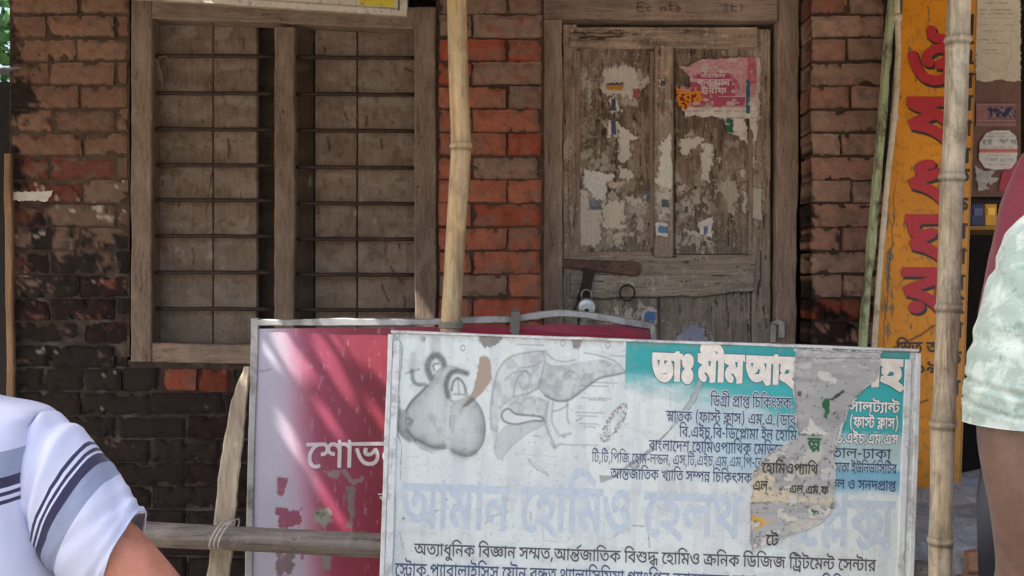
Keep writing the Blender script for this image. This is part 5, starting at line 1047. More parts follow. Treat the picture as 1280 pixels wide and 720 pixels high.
# ------------------------------------------------------------------ Bengali lettering
_cache = {}
def glyph(i, bold):
    """flat triangles of one letter, in thousandths of the letter size"""
    if (i, bold) in _cache: return _cache[i, bold]
    parts = GLYPHS[i].split('|')
    adv = float(parts[0]); cons = []
    for p in parts[1:]:
        if not p: continue
        pts = []
        for t in p.split():
            on = not t.endswith('q')
            x, y = t.rstrip('q').split(',')
            pts.append((float(x) * 2, float(y) * 2, on))
        full = []
        for k, a in enumerate(pts):
            b = pts[(k + 1) % len(pts)]
            full.append(a)
            if not a[2] and not b[2]: full.append(((a[0] + b[0]) / 2, (a[1] + b[1]) / 2, True))
        s = next((k for k, a in enumerate(full) if a[2]), 0)
        full = full[s:] + full[:s]
        out = []; k = 0
        while k < len(full):
            a = full[k]; b = full[(k + 1) % len(full)]
            if b[2]:
                out.append(a[:2]); k += 1
            else:
                c = full[(k + 2) % len(full)]
                for q in (0, .34, .67):
                    out.append(tuple((1 - q) ** 2 * a[j] + 2 * q * (1 - q) * b[j] + q * q * c[j] for j in (0, 1)))
                k += 2
        out = np.array(out)
        keep = np.hypot(*(out - np.roll(out, 1, 0)).T) > .5
        out = out[keep]
        if len(out) < 3: continue
        ar = .5 * np.sum(out[:, 0] * np.roll(out[:, 1], -1) - np.roll(out[:, 0], -1) * out[:, 1])
        if bold:
            d = np.roll(out, -1, 0) - np.roll(out, 1, 0)
            L = np.hypot(d[:, 0], d[:, 1]) + 1e-6
            nrm = np.stack([-d[:, 1], d[:, 0]], 1) / L[:, None]       # left of travel: outside for clockwise outers
            out = out + nrm * bold
        cons.append((ar, out))
    tris = []
    if cons:
        P = [Vector((float(p[0]), float(p[1]))) for ar, o in cons for p in o]
        edges = []; n0 = 0
        for ar, o in cons:
            edges += [(n0 + k, n0 + (k + 1) % len(o)) for k in range(len(o))]; n0 += len(o)
        vv, ee, ff, _a, _b, _c = delaunay_2d_cdt(P, edges, [], 0, .01)
        flat = np.array([(v.x, v.y) for v in vv]); ta = np.array([f for f in ff if len(f) == 3]).reshape(-1, 3)
        cx_, cy_ = flat[ta].mean(1).T
        wind = np.zeros(len(ta), int)                       # winding number of each triangle's centre
        for ar, o in cons:
            x1, y1 = o.T; x2, y2 = np.roll(o, -1, 0).T
            for q in range(len(o)):
                side = (x2[q] - x1[q]) * (cy_ - y1[q]) - (cx_ - x1[q]) * (y2[q] - y1[q])
                wind += ((y1[q] <= cy_) & (y2[q] > cy_) & (side > 0)).astype(int) - ((y1[q] > cy_) & (y2[q] <= cy_) & (side < 0)).astype(int)
        tris.append((flat, [tuple(int(k) for k in t) for t in ta[wind != 0]] if not bold else [tuple(int(k) for k in t) for t in ta[wind < 0]]))
    _cache[i, bold] = (adv, tris)
    return _cache[i, bold]

def lettering(name, key, place, u0, u1, vh, vb, mat, parent, lift=.0004, bold=0, shear=0.0):
    """write RUNS[key] between u0 and u1 with its head line at vh and its foot at vb (sheet units, v downward)"""
    ids = [int(t) for t in RUNS[key].split()]
    total = sum(glyph(i, bold)[0] for i in ids)
    su = (u1 - u0) / total; sv = (vb - vh) / 622.0
    vs_, fs_ = [], []; x = 0.0; lay = 0
    for i in ids:
        adv, tris = glyph(i, bold)
        for flat, tr in tris:
            n = len(vs_)
            U = u0 + (x + flat[:, 0]) * su; V = vb - flat[:, 1] * sv
            U = U - (V - vh) * shear
            co = place(U, V)
            co = co + np.array([0, -1, 0]) * (lift + .00006 * (lay % 7))
            vs_ += [tuple(c) for c in co]
            fs_ += [(t[0] + n, t[1] + n, t[2] + n) for t in tr]
            lay += 1
        x += adv
    me = bpy.data.meshes.new(name); me.from_pydata(vs_, [], fs_); me.update()
    return link(name, me, mat, parent)

def ink(name, col, rough=.5):
    m, nt, b = new_mat(name)
    v = coords(nt)
    f = noise(nt, v, 70, 8, .75)
    k = ramp(nt, f, [(.3, .82), (.7, 1.12)])
    nt.links.new(mixc(nt, col, k, 1.0, 'MULTIPLY'), b.inputs['Base Color'])
    b.inputs['Roughness'].default_value = rough
    return m

_pk = px_place(YP - .0175)
_lw = ink('poster_white', S(226, 204, 208), .8); _lo = ink('poster_orange', S(222, 150, 50), .8)
for key, u0, u1, vh, vb, mt in (('p1', 876, 906, 93, 97, _lw), ('p2', 872, 912, 99.5, 107, _lw), ('p3', 876, 908, 110, 117, _lw), ('p4', 846, 878, 115, 128, _lo)):
    lettering('lettering', key, _pk, u0, u1, vh, vb, mt, pink, .001, 14)

# ------------------------------------------------------------------ white doctor's signboard
YB = 2.25
K = YB / FOC
TL = W(490, 414, YB)
ROT = math.radians(2.05); CR, SR = math.cos(ROT), math.sin(ROT)
def sgn(U, V, off=0.0):
    """sheet units (photo pixels along the board from its top left corner) to world"""
    U = np.asarray(U, float); V = np.asarray(V, float)
    dx = U * CR - V * SR; dy = U * SR + V * CR
    return np.stack([TL.x + dx * K, np.full(U.shape, YB - off) , TL.z - dy * K], -1)
def uv(px, py):
    dx, dy = px - 490, py - 414
    return dx * CR + dy * SR, -dx * SR + dy * CR
def uvs(L): return [uv(*p) for p in L]
def z5(L): return uvs([(480 + x / 3.6, 400 + y / 3.6) for x, y in L])
def z7(L): return uvs([(780 + x / 3.274, 400 + y / 3.274) for x, y in L])
def z6(L): return uvs([(480 + x / 3.765, 560 + y / 3.765) for x, y in L])
def z8(L): return uvs([(900 + x / 5.12, 580 + y / 5.12) for x, y in L])
WB, HB = 657.0, 410.0
board = empty('clinic_signboard', (float(sgn(330, 405)[0]), YB, 0.0),
              'white homeopathy clinic signboard with a faded heart drawing and peeling turquoise corner', 'signboard')
def board_colour(U, V):
    c = np.tile(A(229, 240, 239), U.shape + (1,)).astype(float)
    n = fbm(U / 40, V / 40, 5, 1); n2 = fbm(U / 4, V / 4, 4, 2); n3 = fbm(U / 12, V / 90, 4, 4)
    c = c * (0.93 + .10 * n)[..., None]
    c = mix(c, A(206, 214, 222), sstep(.45, .65, n3) * .5)
    # turquoise corner with a torn watery lower edge
    tu0 = uv(783, 428)[0]
    edge = 52 + 14 * sstep(330, 420, U) + 36 * sstep(430, 520, U) + (fbm(U / 25, V / 12, 4, 12) - .5) * 30
    fade = sstep(edge + 22, edge - 14, V)
    teal = mix(np.tile(A(46, 168, 172), U.shape + (1,)).astype(float), A(70, 186, 190), sstep(25, 60, V + (n - .5) * 20))
    tm = ((U > tu0) & (U < 642)) * fade
    tm = np.maximum(tm, ((U > 500) & (U < 648)) * sstep(112, 104, V + (n2 - .5) * 10) * sstep(488, 520, U))
    c = c * (1 - tm[..., None]) + teal * tm[..., None]
    blue = ((U > 350) & (U < 648)) * sstep(178, 150, V) * sstep(45, 100, V) * sstep(330, 430, U + (fbm(U / 40, V / 18, 4, 19) - .5) * 90)
    c = mix(c, A(140, 196, 220), blue * (1 - tm) * .5)
    c = mix(c, A(96, 178, 212), ((U > 548) & (U < 650)) * sstep(150, 155, V) * sstep(188, 172, V + (n - .5) * 20) * .75)
    c = mix(c, A(178, 205, 196), ((U > 560) & (U < 650)) * sstep(110, 118, V) * sstep(150, 130, V) * .5)
    # ---- printed engraving of a heart (a grey half-tone picture)
    zh = lambda L: uvs([(486 + x / 4.236, 410 + y / 4.236) for x, y in L])
    zl = lambda L: uvs([(606 + x / 3.789, 410 + y / 3.789) for x, y in L])
    G1 = A(92, 102, 106)
    grain = .82 + .36 * fbm(U / 1.7, V / 1.7, 3, 38)
    def tone(m, a, col=G1):
        nonlocal c
        c = mix(c, col, np.clip(m * a * grain, 0, 1))
    def stroke(L, w, soft, a, col=(92, 102, 106), conv=zh):
        dd = seg_dist(U, V, conv(L))
        tone(np.exp(-(np.maximum(dd - w, 0) / soft) ** 2), a, A(*col))
    def curve(P, n=8):
        out = []
        P = [P[0]] + list(P) + [P[-1]]
        for i in range(1, len(P) - 2):
            p0, p1, p2, p3 = [np.array(p, float) for p in P[i - 1:i + 3]]
            for k in range(n):
                t = k / n
                out.append(tuple(.5 * (2 * p1 + (p2 - p0) * t + (2 * p0 - 5 * p1 + 4 * p2 - p3) * t * t + (3 * p1 - p0 - 3 * p2 + p3) * t ** 3)))
        return out + [P[-1]]
    H = zh(curve([(88, 470), (108, 405), (160, 350), (205, 305), (240, 245), (285, 205), (335, 202), (372, 216), (330, 245), (305, 300), (312, 360), (345, 388), (400, 372), (440, 370), (482, 415), (506, 480), (511, 550), (494, 620), (452, 668), (400, 681), (345, 660), (318, 640), (285, 640), (228, 634), (160, 602), (112, 562), (90, 515), (88, 470)], 4))
    d = sdf(U, V, H); ins = sstep(.7, -.7, d)
    hx, hy = zh([(300, 455)])[0]
    ang = np.arctan2(V - hy, U - hx)                      # 0 right, pi/2 down
    wgt = np.clip(.30 + .70 * np.exp(-((ang - .45) / .75) ** 2) + .55 * np.exp(-((ang - 2.2) / .6) ** 2) + .35 * np.exp(-((np.abs(ang) - 3.0) / .4) ** 2), 0, 1.1)
    tone(ins * np.exp(np.minimum(d, 0) / 7.0), .0 + .78, G1) if False else None
    tone(ins, .20)
    tone(ins * wgt * np.exp(np.minimum(d, 0) / 7.5), .80)
    tone(ins * sstep(.52, .74, fbm(U / 9, V / 15, 4, 37)), .26)
    tone(np.exp(-(np.abs(d) / .8) ** 2) * (.3 + .7 * wgt), .55)
    c = mix(c, A(214, 222, 225), ins * sstep(16, 0, np.hypot((U - zh([(235, 400)])[0][0]) / .8, (V - zh([(235, 400)])[0][1]) / 1.5)) * .55)
    c = mix(c, A(214, 222, 225), np.exp(-(seg_dist(U, V, zh([(318, 400), (312, 520), (312, 640)])) / 2.4) ** 2) * .6)
    # great vessels
    stroke(curve([(222, 262), (206, 215), (216, 168), (250, 145), (280, 165), (292, 192)]), 1.6, 3.0, .85)
    stroke(curve([(240, 225), (236, 195), (262, 188)]), .5, 1.1, .7)
    stroke([(255, 30), (252, 140)], 2.2, 4.0, .28); stroke([(225, 60), (228, 150)], .8, 2.5, .22)
    stroke(curve([(316, 362), (304, 300), (325, 245), (362, 228), (412, 240)]), 1.3, 2.6, .85)
    stroke(curve([(332, 330), (342, 285), (368, 266), (398, 300), (408, 345)]), .5, 1.3, .75)
    stroke(curve([(345, 350), (385, 352), (420, 362)]), .4, 1.1, .5); stroke([(366, 270), (372, 350)], .3, 1.0, .45)
    stroke(curve([(90, 440), (120, 390), (160, 350), (205, 305)]), .5, 1.3, .75)
    stroke(curve([(122, 225), (130, 280), (152, 298), (190, 300)]), .9, 1.9, .7); stroke([(92, 240), (160, 218)], .3, 1.2, .5)
    stroke([(128, 140), (122, 225)], 1.2, 3.0, .3)
    # left auricle: a dark fleshy mass beside the rim
    M = zh(curve([(28, 330), (42, 400), (66, 432), (90, 442), (88, 505), (110, 560), (140, 595), (100, 592), (62, 556), (34, 505), (20, 440), (22, 370), (28, 330)], 4))
    dm = sdf(U, V, M); tone(sstep(1.5, -3.0, dm), .62); tone(np.exp(-(np.abs(dm) / .9) ** 2), .4)
    stroke(curve([(38, 500), (62, 556), (110, 598)]), .8, 2.2, .5)
    stroke([(104, 480), (122, 492), (110, 508)], 1.0, 1.8, .6); stroke(curve([(92, 545), (125, 578), (140, 596)]), .9, 1.6, .6)
    stroke(curve([(150, 602), (225, 634), (288, 628)]), 1.5, 3.2, .55); stroke(curve([(340, 655), (400, 676), (455, 660)]), 1.5, 3.2, .45)
    dd = seg_dist(U, V, zh([(336, 380), (326, 450), (322, 520)])); tone(np.exp(-(dd / .7) ** 2) * sstep(.45, .6, fbm(V / 1.6, U * 0, 2, 39)), .8)
    # ---- the fainter engraving of a liver beside it
    G2 = A(128, 138, 142)
    B1 = zl(curve([(280, 150), (330, 178), (470, 160), (560, 150), (640, 185), (662, 212), (600, 225), (540, 240), (470, 290), (400, 340), (340, 345), (285, 320), (252, 280), (268, 220), (280, 150)], 4))
    d1 = sdf(U, V, B1); i1 = sstep(.8, -.8, d1)
    tone(i1, .26, G2); tone(i1 * sstep(.42, .66, fbm(U / 10, V / 8, 4, 41)), .40, G2); tone(i1 * np.exp(np.minimum(d1, 0) / 5.0) * sstep(-20, 25, V - zl([(0, 230)])[0][1]), .5, G2)
    B2 = zl(curve([(62, 622), (44, 560), (90, 472), (140, 462), (235, 446), (282, 432), (280, 458), (200, 502), (130, 560), (85, 615), (62, 622)], 4))
    d2 = sdf(U, V, B2); i2 = sstep(.8, -.8, d2); tone(i2, .34, G2); tone(np.exp(-(np.abs(d2) / .7) ** 2), .35, G2)
    B3 = zl(curve([(110, 365), (150, 338), (215, 320), (262, 330), (292, 352), (282, 425), (215, 414), (150, 408), (110, 384)], 4))
    i3 = sstep(.8, -.8, sdf(U, V, B3)); tone(i3, .22, G2); tone(i3 * sstep(.45, .62, fbm(U / 6, V / 6, 3, 43)), .3, G2)
    B4 = zl(curve([(30, 420), (35, 300), (60, 205), (110, 142), (200, 116), (285, 112), (275, 160), (262, 280), (180, 330), (100, 360), (75, 400), (60, 520), (45, 560), (34, 500), (30, 420)], 4))
    d4 = sdf(U, V, B4); i4 = sstep(.8, -.8, d4); tone(i4, .14, G2); tone(i4 * sstep(.46, .64, fbm(U / 9, V / 9, 4, 44)), .30, G2)
    for L, w, sft, a in ((curve([(30, 480), (28, 380), (40, 290), (62, 205), (112, 142), (200, 116), (290, 108)]), .3, 1.0, .5), (curve([(285, 320), (340, 345), (400, 340), (470, 290), (540, 240), (600, 225), (662, 212)]), .5, 1.1, .75),
        (curve([(470, 118), (540, 130), (620, 160), (664, 206)]), .3, .9, .5), (curve([(270, 220), (285, 150), (275, 112)]), .3, .9, .4), (curve([(85, 395), (112, 383), (150, 408), (222, 415), (268, 422), (274, 440), (225, 440), (150, 456), (100, 446), (80, 422), (85, 395)]), .5, 1.0, .85),
        (curve([(135, 330), (150, 250), (190, 205), (225, 230)]), .3, .9, .5), (curve([(160, 190), (230, 180), (262, 160)]), .3, .9, .45), (curve([(140, 325), (200, 312), (250, 285)]), .3, .9, .5), (curve([(95, 250), (130, 215), (200, 200)]), .3, .9, .4), (curve([(165, 260), (185, 290), (215, 250), (195, 205)]), .3, .9, .4),
        (curve([(300, 350), (288, 440), (300, 490), (332, 560)]), .5, 1.4, .5), (curve([(322, 360), (318, 440), (345, 500)]), .4, 1.2, .4), (curve([(392, 340), (390, 420), (400, 450)]), .4, 1.0, .5), (curve([(322, 395), (360, 385), (392, 365)]), .4, 1.0, .5), ([(355, 510), (405, 500)], .5, 1.2, .5),
        (curve([(292, 120), (330, 150), (380, 160), (430, 150)]), .3, .9, .5), (curve([(370, 230), (400, 205), (430, 215)]), .3, .8, .5), ([(435, 440), (460, 425)], .4, .8, .6), (curve([(310, 540), (330, 570), (352, 555)]), .3, .9, .4)):
        stroke(L, w, sft, a, (118, 128, 132), zl)
    tone(sstep(3.2, 1.0, np.hypot(U - zl([(376, 516)])[0][0], (V - zl([(376, 516)])[0][1]) * 1.3)), .6, G2)
    c = mix(c, A(224, 230, 232), sstep(.6, -.6, sdf(U, V, zl(curve([(92, 400), (112, 392), (150, 416), (222, 422), (262, 428), (222, 433), (150, 448), (104, 440), (92, 400)], 4)))) * .6)
    for y, x0, x1 in ((280, 930, 1050), (295, 880, 1010), (350, 890, 1020), (358, 920, 1000), (415, 860, 990), (430, 870, 960), (465, 880, 960), (478, 900, 950), (560, 780, 960), (520, 670, 700), (110, 600, 720), (160, 1020, 1085)):
        stroke([(x0, y), (x1, y + 4)], .2, .7, .5, (124, 130, 138), z5)
    # stippled oval
    e = z5([(1035, 462)])[0]
    ca, sa = math.cos(-1.05), math.sin(-1.05)
    ex = (U - e[0]) * ca - (V - e[1]) * -sa * -1; ey = (U - e[0]) * sa + (V - e[1]) * ca
    ex = (U - e[0]) * .5 - (V - e[1]) * .866; ey = (U - e[0]) * .866 + (V - e[1]) * .5
    r_ = np.hypot(ex / 28, ey / 9.5)
    c = mix(c, A(112, 92, 92), sstep(1.06, .98, r_) * sstep(.2, .75, r_) * sstep(.44, .56, fbm(U / 1.5, V / 1.5, 2, 51)) * .8)
    # brown torn flake beside the heart
    T = sdf(U, V, z5([(432, 168), (455, 160), (480, 178), (485, 265), (447, 320), (412, 358), (360, 392), (352, 385), (400, 325), (420, 230)]))
    c = mix(c, A(176, 160, 146), sstep(.8, -.8, T + (n2 - .5) * 3))
    c = mix(c, A(120, 120, 120), sstep(1, -1, sdf(U, V, z5([(395, 345), (412, 358), (375, 388), (350, 395)]))))
    # grey places where the print has come off the top edge, nail heads
    for L in ([(425, 62), (540, 70), (520, 105), (500, 112), (470, 128), (440, 118), (425, 90)], [(845, 88), (905, 84), (890, 110), (870, 132), (848, 115)]):
        T = sdf(U, V, z5(L)) + (n2 - .5) * 7
        c = mix(c, A(136, 138, 136) * (.8 + .4 * n2)[..., None], sstep(.8, -.8, T))
    for p in ((60, 72), (175, 86), (805, 104), (1008, 112), (355, 126)):
        x, y = z5([p])[0]; q = np.hypot((U - x), (V - y) * .7)
        c = mix(c, A(110, 112, 112), sstep(3.4, 2.6, q) * sstep(1.6, 2.4, q) * .7)
    for p, conv in (((38, 590), z5), ((28, 413), z6), ((42, 15), z6), ((178, 86), z5), ((92, 331), z6), ((355, 228), z6), ((32, 520), z5)):
        x, y = conv([p])[0]
        c = mix(c, A(84, 84, 84), sstep(2.0, 1.2, np.hypot(U - x, V - y)) * .8)
    # cracks and scratches in the print
    for L, conv, a in (([(70, 90), (82, 120), (78, 210), (66, 300), (72, 400), (62, 520), (80, 560), (74, 720)], z5, .75), ([(48, 195), (55, 290), (48, 420), (42, 560), (36, 600)], z6, .6), ([(75, 395), (82, 440), (92, 480)], z6, .5),
                 ([(125, 178), (230, 182), (330, 190), (440, 188)], z6, .6), ([(282, 190), (285, 235), (300, 245)], z6, .6), ([(275, 235), (270, 420)], z6, .3), ([(150, 322), (200, 305), (262, 292)], z6, .6),
                 ([(475, 355), (510, 320), (585, 300)], z6, .6), ([(680, 60), (720, 100), (775, 130)], z6, .7), ([(645, 620), (690, 655), (740, 695)], z5, .5), ([(620, 30), (740, 35), (820, 42)], z6, .3),
                 ([(745, 360), (752, 435), (860, 445), (890, 400)], z6, .3), ([(690, 300), (690, 360)], z6, .5), ([(845, 190), (858, 240)], z6, .4), ([(160, 575), (220, 600)], z5, .6),
                 ([(1165, 365), (1225, 370)], z6, .8), ([(1245, 400), (1250, 470)], z6, .8), ([(1080, 420), (1110, 395)], z6, .5), ([(190, 210), (190, 360)], z7, .35), ([(20, 5), (22, 170), (200, 440)], z7, .0)):
        dd = seg_dist(U, V, conv(L)) + (n2 - .5) * 1.3
        c = mix(c, A(70, 72, 74), sstep(1.0, .2, dd) * a * .8)
    # strip of torn laminate running across the print
    T = sdf(U, V, z7([(335, 172), (346, 200), (292, 335), (262, 372), (40, 608), (22, 600), (185, 452), (205, 415), (265, 335)]))
    c = mix(c, A(176, 182, 184), sstep(.5, -.8, T) * .75)
    c = mix(c, A(104, 104, 100), sstep(.9, .2, abs(T)) * .75 * sstep(.35, .5, n2))
    T = sdf(U, V, z6([(1012, 128), (1020, 165), (1090, 140), (1190, 60), (1290, 0), (1270, 0), (1180, 50), (1080, 130)]))
    c = mix(c, A(150, 156, 158), sstep(.8, -.8, T) * .8)
    # dirt along the rim
    rim = np.minimum(np.minimum(U, WB - U), V)
    c = mix(c, A(150, 146, 140), sstep(14, 0, rim) * sstep(.42, .62, n2 * .6 + n * .5) * .45)
    c = mix(c, A(120, 118, 116), sstep(.72, .78, fbm(U / 3, V / 3, 3, 71)) * .28)
    c = mix(c, A(158, 156, 152), sstep(.56, .66, fbm(U / 30, V / 10, 4, 73)) * .12)
    return c
bw = lambda U, V: (fbm(U / 110, V / 110, 2, 88) - .5) * .006 + (fbm(U / 24, V / 24, 2, 89) - .5) * .0008
def sgn_b(U, V):
    return sgn(U, V) - bw(np.asarray(U, float), np.asarray(V, float))[..., None] * np.array([0, 1, 0])
paint_sheet('panel', np.linspace(0, WB, 760), np.linspace(0, HB, 474), sgn_b, board_colour, M_PRINT, board)
# sheet back and rim of the board
m = MB()
def slab(mb, u0, v0, u1, v1, f, bk):
    a = [sgn(*p, f) for p in ((u0, v0), (u1, v0), (u1, v1), (u0, v1))]; b = [sgn(*p, bk) for p in ((u0, v0), (u1, v0), (u1, v1), (u0, v1))]
    mb.add([tuple(p) for p in a + b], [(0, 1, 2, 3), (7, 6, 5, 4), (0, 4, 5, 1), (1, 5, 6, 2), (2, 6, 7, 3), (3, 7, 4, 0)])
slab(m, 1, 1, WB - 1, HB - 1, -.004, -.006)
m.build('sheet_back', M_ALU, board)
M_RIM = mat_plain('painted_rim', S(224, 228, 230), .5, .0, .15, 50, .2, S(168, 166, 162))
def rim(u0, v0, u1, v1, w, t=.024):
    q = MB()
    q.beam([Vector(sgn(u0, v0, .006)), Vector(sgn(u1, v1, .006))], w * K, t, ch=.0015, wob=.0008)
    q.build('rim', M_RIM, board)
rim(-1, .6, WB + 1, .6, 3.2); rim(-1.5, 4, -1.5, HB, 6); rim(WB + 1.5, 4, WB + 1.5, HB, 6); rim(-1, HB, WB + 1, HB, 8)
M_EDGE = mat_plain('worn_strip', S(226, 232, 235), .5, .0, .12, 60, .2, S(170, 170, 168))
q = MB(); q.beam([Vector(sgn(646, 12, .0045)), Vector(sgn(645, 405, .0045))], 9 * K, .004, ch=.0012, wob=.0012); q.build('edge_strip', M_EDGE, board)
q = MB(); q.beam([Vector(sgn(6.5, 12, .0045)), Vector(sgn(6.5, 405, .0045))], 9 * K, .004, ch=.0012, wob=.0012); q.build('edge_strip', M_EDGE, board)
# timber legs behind
for u in (120, 540):
    p = sgn(u, 20); e = Vector((float(p[0]) - .02, YB + .03, 0.0))
    q = MB(); q.beam([Vector((float(p[0]), YB + .012, float(p[2]))), e], .045, .03, wob=.002); q.build('leg', M_PLANK, board)

DK = ink('navy_ink', S(62, 80, 116)); WHITE = ink('white_ink', S(238, 238, 236)); GREYK = ink('charcoal_ink', S(88, 88, 94)); BLK = ink('faded_navy_ink', S(70, 86, 122))
PALE = ink('bleached_blue_ink', S(198, 213, 226)); CREAM = ink('cream_ink', S(236, 232, 224)); SHADOW = ink('teal_shadow_ink', S(52, 118, 126)); OLD = ink('old_dark_ink', S(66, 66, 62)); GREEN = ink('old_green_ink', S(56, 110, 78))
HALO = ink('pale_halo_ink', S(214, 226, 232))
def write(key, x0, y0, x1, h, mat, bold=14, lift=.0006, halo=None, name='lettering', parent=None, hb=60):
    """x0, y0: photo position of the left end of the head line; x1: right end; h: letter height"""
    u0, v0 = uv(x0, y0); u1 = u0 + (x1 - x0) / CR
    if halo is not None:
        lettering('lettering_outline', key, sgn_b, u0, u1, v0, v0 + h, halo, parent or board, lift, hb)
        lift += .0008
    return lettering(name, key, sgn_b, u0, u1, v0, v0 + h, mat, parent or board, lift, bold)
write('d1', 816, 443.5, 868, 32, CREAM, 62, halo=SHADOW, hb=86)
write('d2', 873, 444.5, 930, 32, CREAM, 62, halo=SHADOW, hb=86)
write('d3', 933, 447, 994, 32, CREAM, 62, halo=SHADOW, hb=86)
write('d4', 1070, 450, 1128, 32, CREAM, 62, halo=SHADOW, hb=86)
write('deg1a', 888, 494, 992, 13.5, DK, 8, halo=HALO)
write('deg2a', 833, 513.5, 995, 13, DK, 8, halo=HALO)
write('deg3a', 849, 533, 996, 13, DK, 8)
write('deg4a', 811, 550, 992, 13, DK, 8)
write('deg5a', 740, 565, 956, 12.5, BLK, 2)
write('deg6a', 763, 585.5, 940, 12.5, DK, 8)
write('deg1b', 1036, 501, 1125, 12, WHITE, 22, halo=SHADOW, hb=70)
write('deg2b', 1061, 521, 1124, 13, WHITE, 22, halo=SHADOW, hb=70)
write('deg3b', 1040, 541, 1123, 12, WHITE, 22, halo=SHADOW, hb=70)
write('deg4b', 1020, 559, 1114, 12, DK, 8)
write('deg5b', 1040, 578, 1121, 11.5, DK, 10)
write('deg6b', 1036, 599, 1120, 11.5, DK, 12)
write('b1', 503, 605, 637, 54, PALE, 22)
write('b2', 652, 609.5, 790, 54, PALE, 22)
write('b3', 806, 617, 927, 52, PALE, 22)
write('big2', 1000, 624.5, 1118, 56, PALE, 22)
write('sub', 518, 679.5, 1095, 14, GREYK, 12)
write('low', 494, 704, 1120, 16, BLK, 8)

# the place where the print has peeled away: bare grey sheet with remains of an older sign
PATCH = uvs([(992, 434), (1103, 438), (1101, 458), (1094, 474), (1078, 490), (1062, 508), (1054, 528), (1047, 548), (1043, 572), (1045, 612), (1042, 636), (1028, 652), (1000, 665), (972, 676), (938, 690), (936, 640), (938, 605), (940, 588), (955, 570), (975, 556), (995, 545), (993, 520), (990, 480)])
def patch_col(U, V):
    n = fbm(U / 5, V / 5, 4, 101); b = fbm(U / 22, V / 18, 4, 102)
    c = np.tile(A(180, 183, 184), U.shape + (1,)).astype(float) * (.88 + .24 * b)[..., None]
    c = mix(c, A(150, 152, 150), sstep(.5, .7, fbm(U / 40, V / 6, 4, 103)) * .5)
    px = 490 + U * CR - V * SR; py = 414 + U * SR + V * CR
    def area(L, col, a=1.0, j=6, conv=z8):
        nonlocal c
        c = mix(c, A(*col) * (.88 + .24 * n)[..., None], sstep(.8, -.8, sdf(U, V, conv(L)) + (n - .5) * j) * a)
    Q = lambda L: [((30 + x / 5.146) * 5.12, (480 + y / 5.143 - 580) * 5.12) for x, y in L]
    area(Q([(345, 305), (400, 285), (430, 215), (450, 260), (515, 300), (540, 320), (420, 335), (345, 325)]), (214, 218, 214))
    area(Q([(390, 440), (440, 400), (500, 380), (505, 440), (470, 520), (440, 590), (350, 600), (320, 560), (330, 510)]), (204, 206, 198))
    area(Q([(45, 620), (130, 560), (200, 600), (170, 690), (40, 740)]), (212, 202, 176))
    area(Q([(110, 520), (180, 500), (160, 560), (60, 600)]), (190, 184, 164), .7)
    area([(200, 90), (300, 95), (350, 160), (470, 170), (500, 200), (720, 190), (720, 260), (430, 245), (200, 245)], (214, 205, 180), 1, 10)
    area([(430, 150), (700, 130), (720, 230), (560, 215)], (196, 202, 196), .8, 14)
    area([(200, 335), (260, 330), (335, 375), (270, 395), (235, 415), (200, 400)], (218, 178, 88), 1, 9)
    area([(440, 380), (720, 340), (720, 385), (560, 465), (480, 450)], (206, 204, 194), .9, 16)
    area([(650, 40), (720, 20), (735, 90), (690, 120), (640, 80)], (206, 212, 212), .8, 16)
    area([(560, 285), (640, 265), (650, 330), (600, 350), (560, 330)], (212, 216, 212), 1, 8)
    area([(580, 290), (625, 285), (635, 325), (600, 330)], (58, 108, 74), 1, 6)
    area([(680, 270), (705, 270), (710, 330), (690, 335)], (214, 218, 214), 1, 8)
    area([(710, 240), (735, 240), (725, 310), (708, 300)], (84, 104, 92), .8, 10)
    area(Q([(500, 120), (520, 85), (550, 95), (548, 180), (530, 220), (508, 215), (512, 160)]), (48, 112, 76), 1, 5)
    area(Q([(555, 95), (600, 65), (635, 40), (635, 55), (600, 80), (560, 105)]), (60, 76, 70), 1, 6)
    area(Q([(565, 185), (600, 168), (590, 185), (570, 195)]), (70, 80, 76), 1, 5)
    area(Q([(350, 318), (500, 325), (500, 336), (350, 328)]), (64, 104, 78), .9, 4)
    area(Q([(345, 40), (365, 45), (360, 80), (345, 75)]), (90, 84, 80), .9, 4)
    area([(200, 245), (330, 243), (330, 250), (200, 252)], (90, 86, 74), .8, 5)
    area([(420, 250), (470, 250), (470, 262), (430, 262)], (74, 92, 70), .9, 6)
    flk = sstep(.60, .63, fbm(U / 13, V / 9, 5, 160)) * sstep(95, 150, V)
    c = mix(c, A(214, 214, 206) * (.88 + .24 * n)[..., None], flk * .9)
    c = mix(c, A(104, 102, 98), sstep(.57, .60, fbm(U / 13, V / 9, 5, 160)) * (1 - sstep(.60, .62, fbm(U / 13, V / 9, 5, 160))) * sstep(95, 150, V) * .5)
    c = mix(c, A(96, 104, 96), sstep(.70, .74, fbm(U / 6, V / 5, 4, 161)) * sstep(60, 140, V) * .7)
    # remaining white islands high up, dark tear lines
    for x, y, rx, ry in ((1030, 470, 9, 7), (1040, 476, 6, 5)):
        q = np.hypot((px - x) / rx, (py - y) / ry) + (n - .5) * .8
        c = mix(c, A(216, 218, 216), sstep(1, .85, q))
    strip = (py < 449 - 0 + (px - 990) * .035)
    c = mix(c, A(206, 210, 210), strip * sstep(.52, .66, fbm(U / 6, V / 2.5, 3, 120)) * .8)
    c = mix(c, A(96, 98, 98), sstep(1.0, .2, abs(py - (447 + (px - 993) * .01))) * .7 * ((px > 993) & (px < 1102)))
    c = mix(c, A(92, 92, 90), sstep(.72, .78, fbm(U / 4, V / 4, 3, 131)) * .6)
    c = mix(c, A(222, 224, 222), sstep(.6, .7, fbm(U / 9, V / 3, 3, 141)) * sstep(40, 30, V) * .5)
    d = sdf(U, V, PATCH)
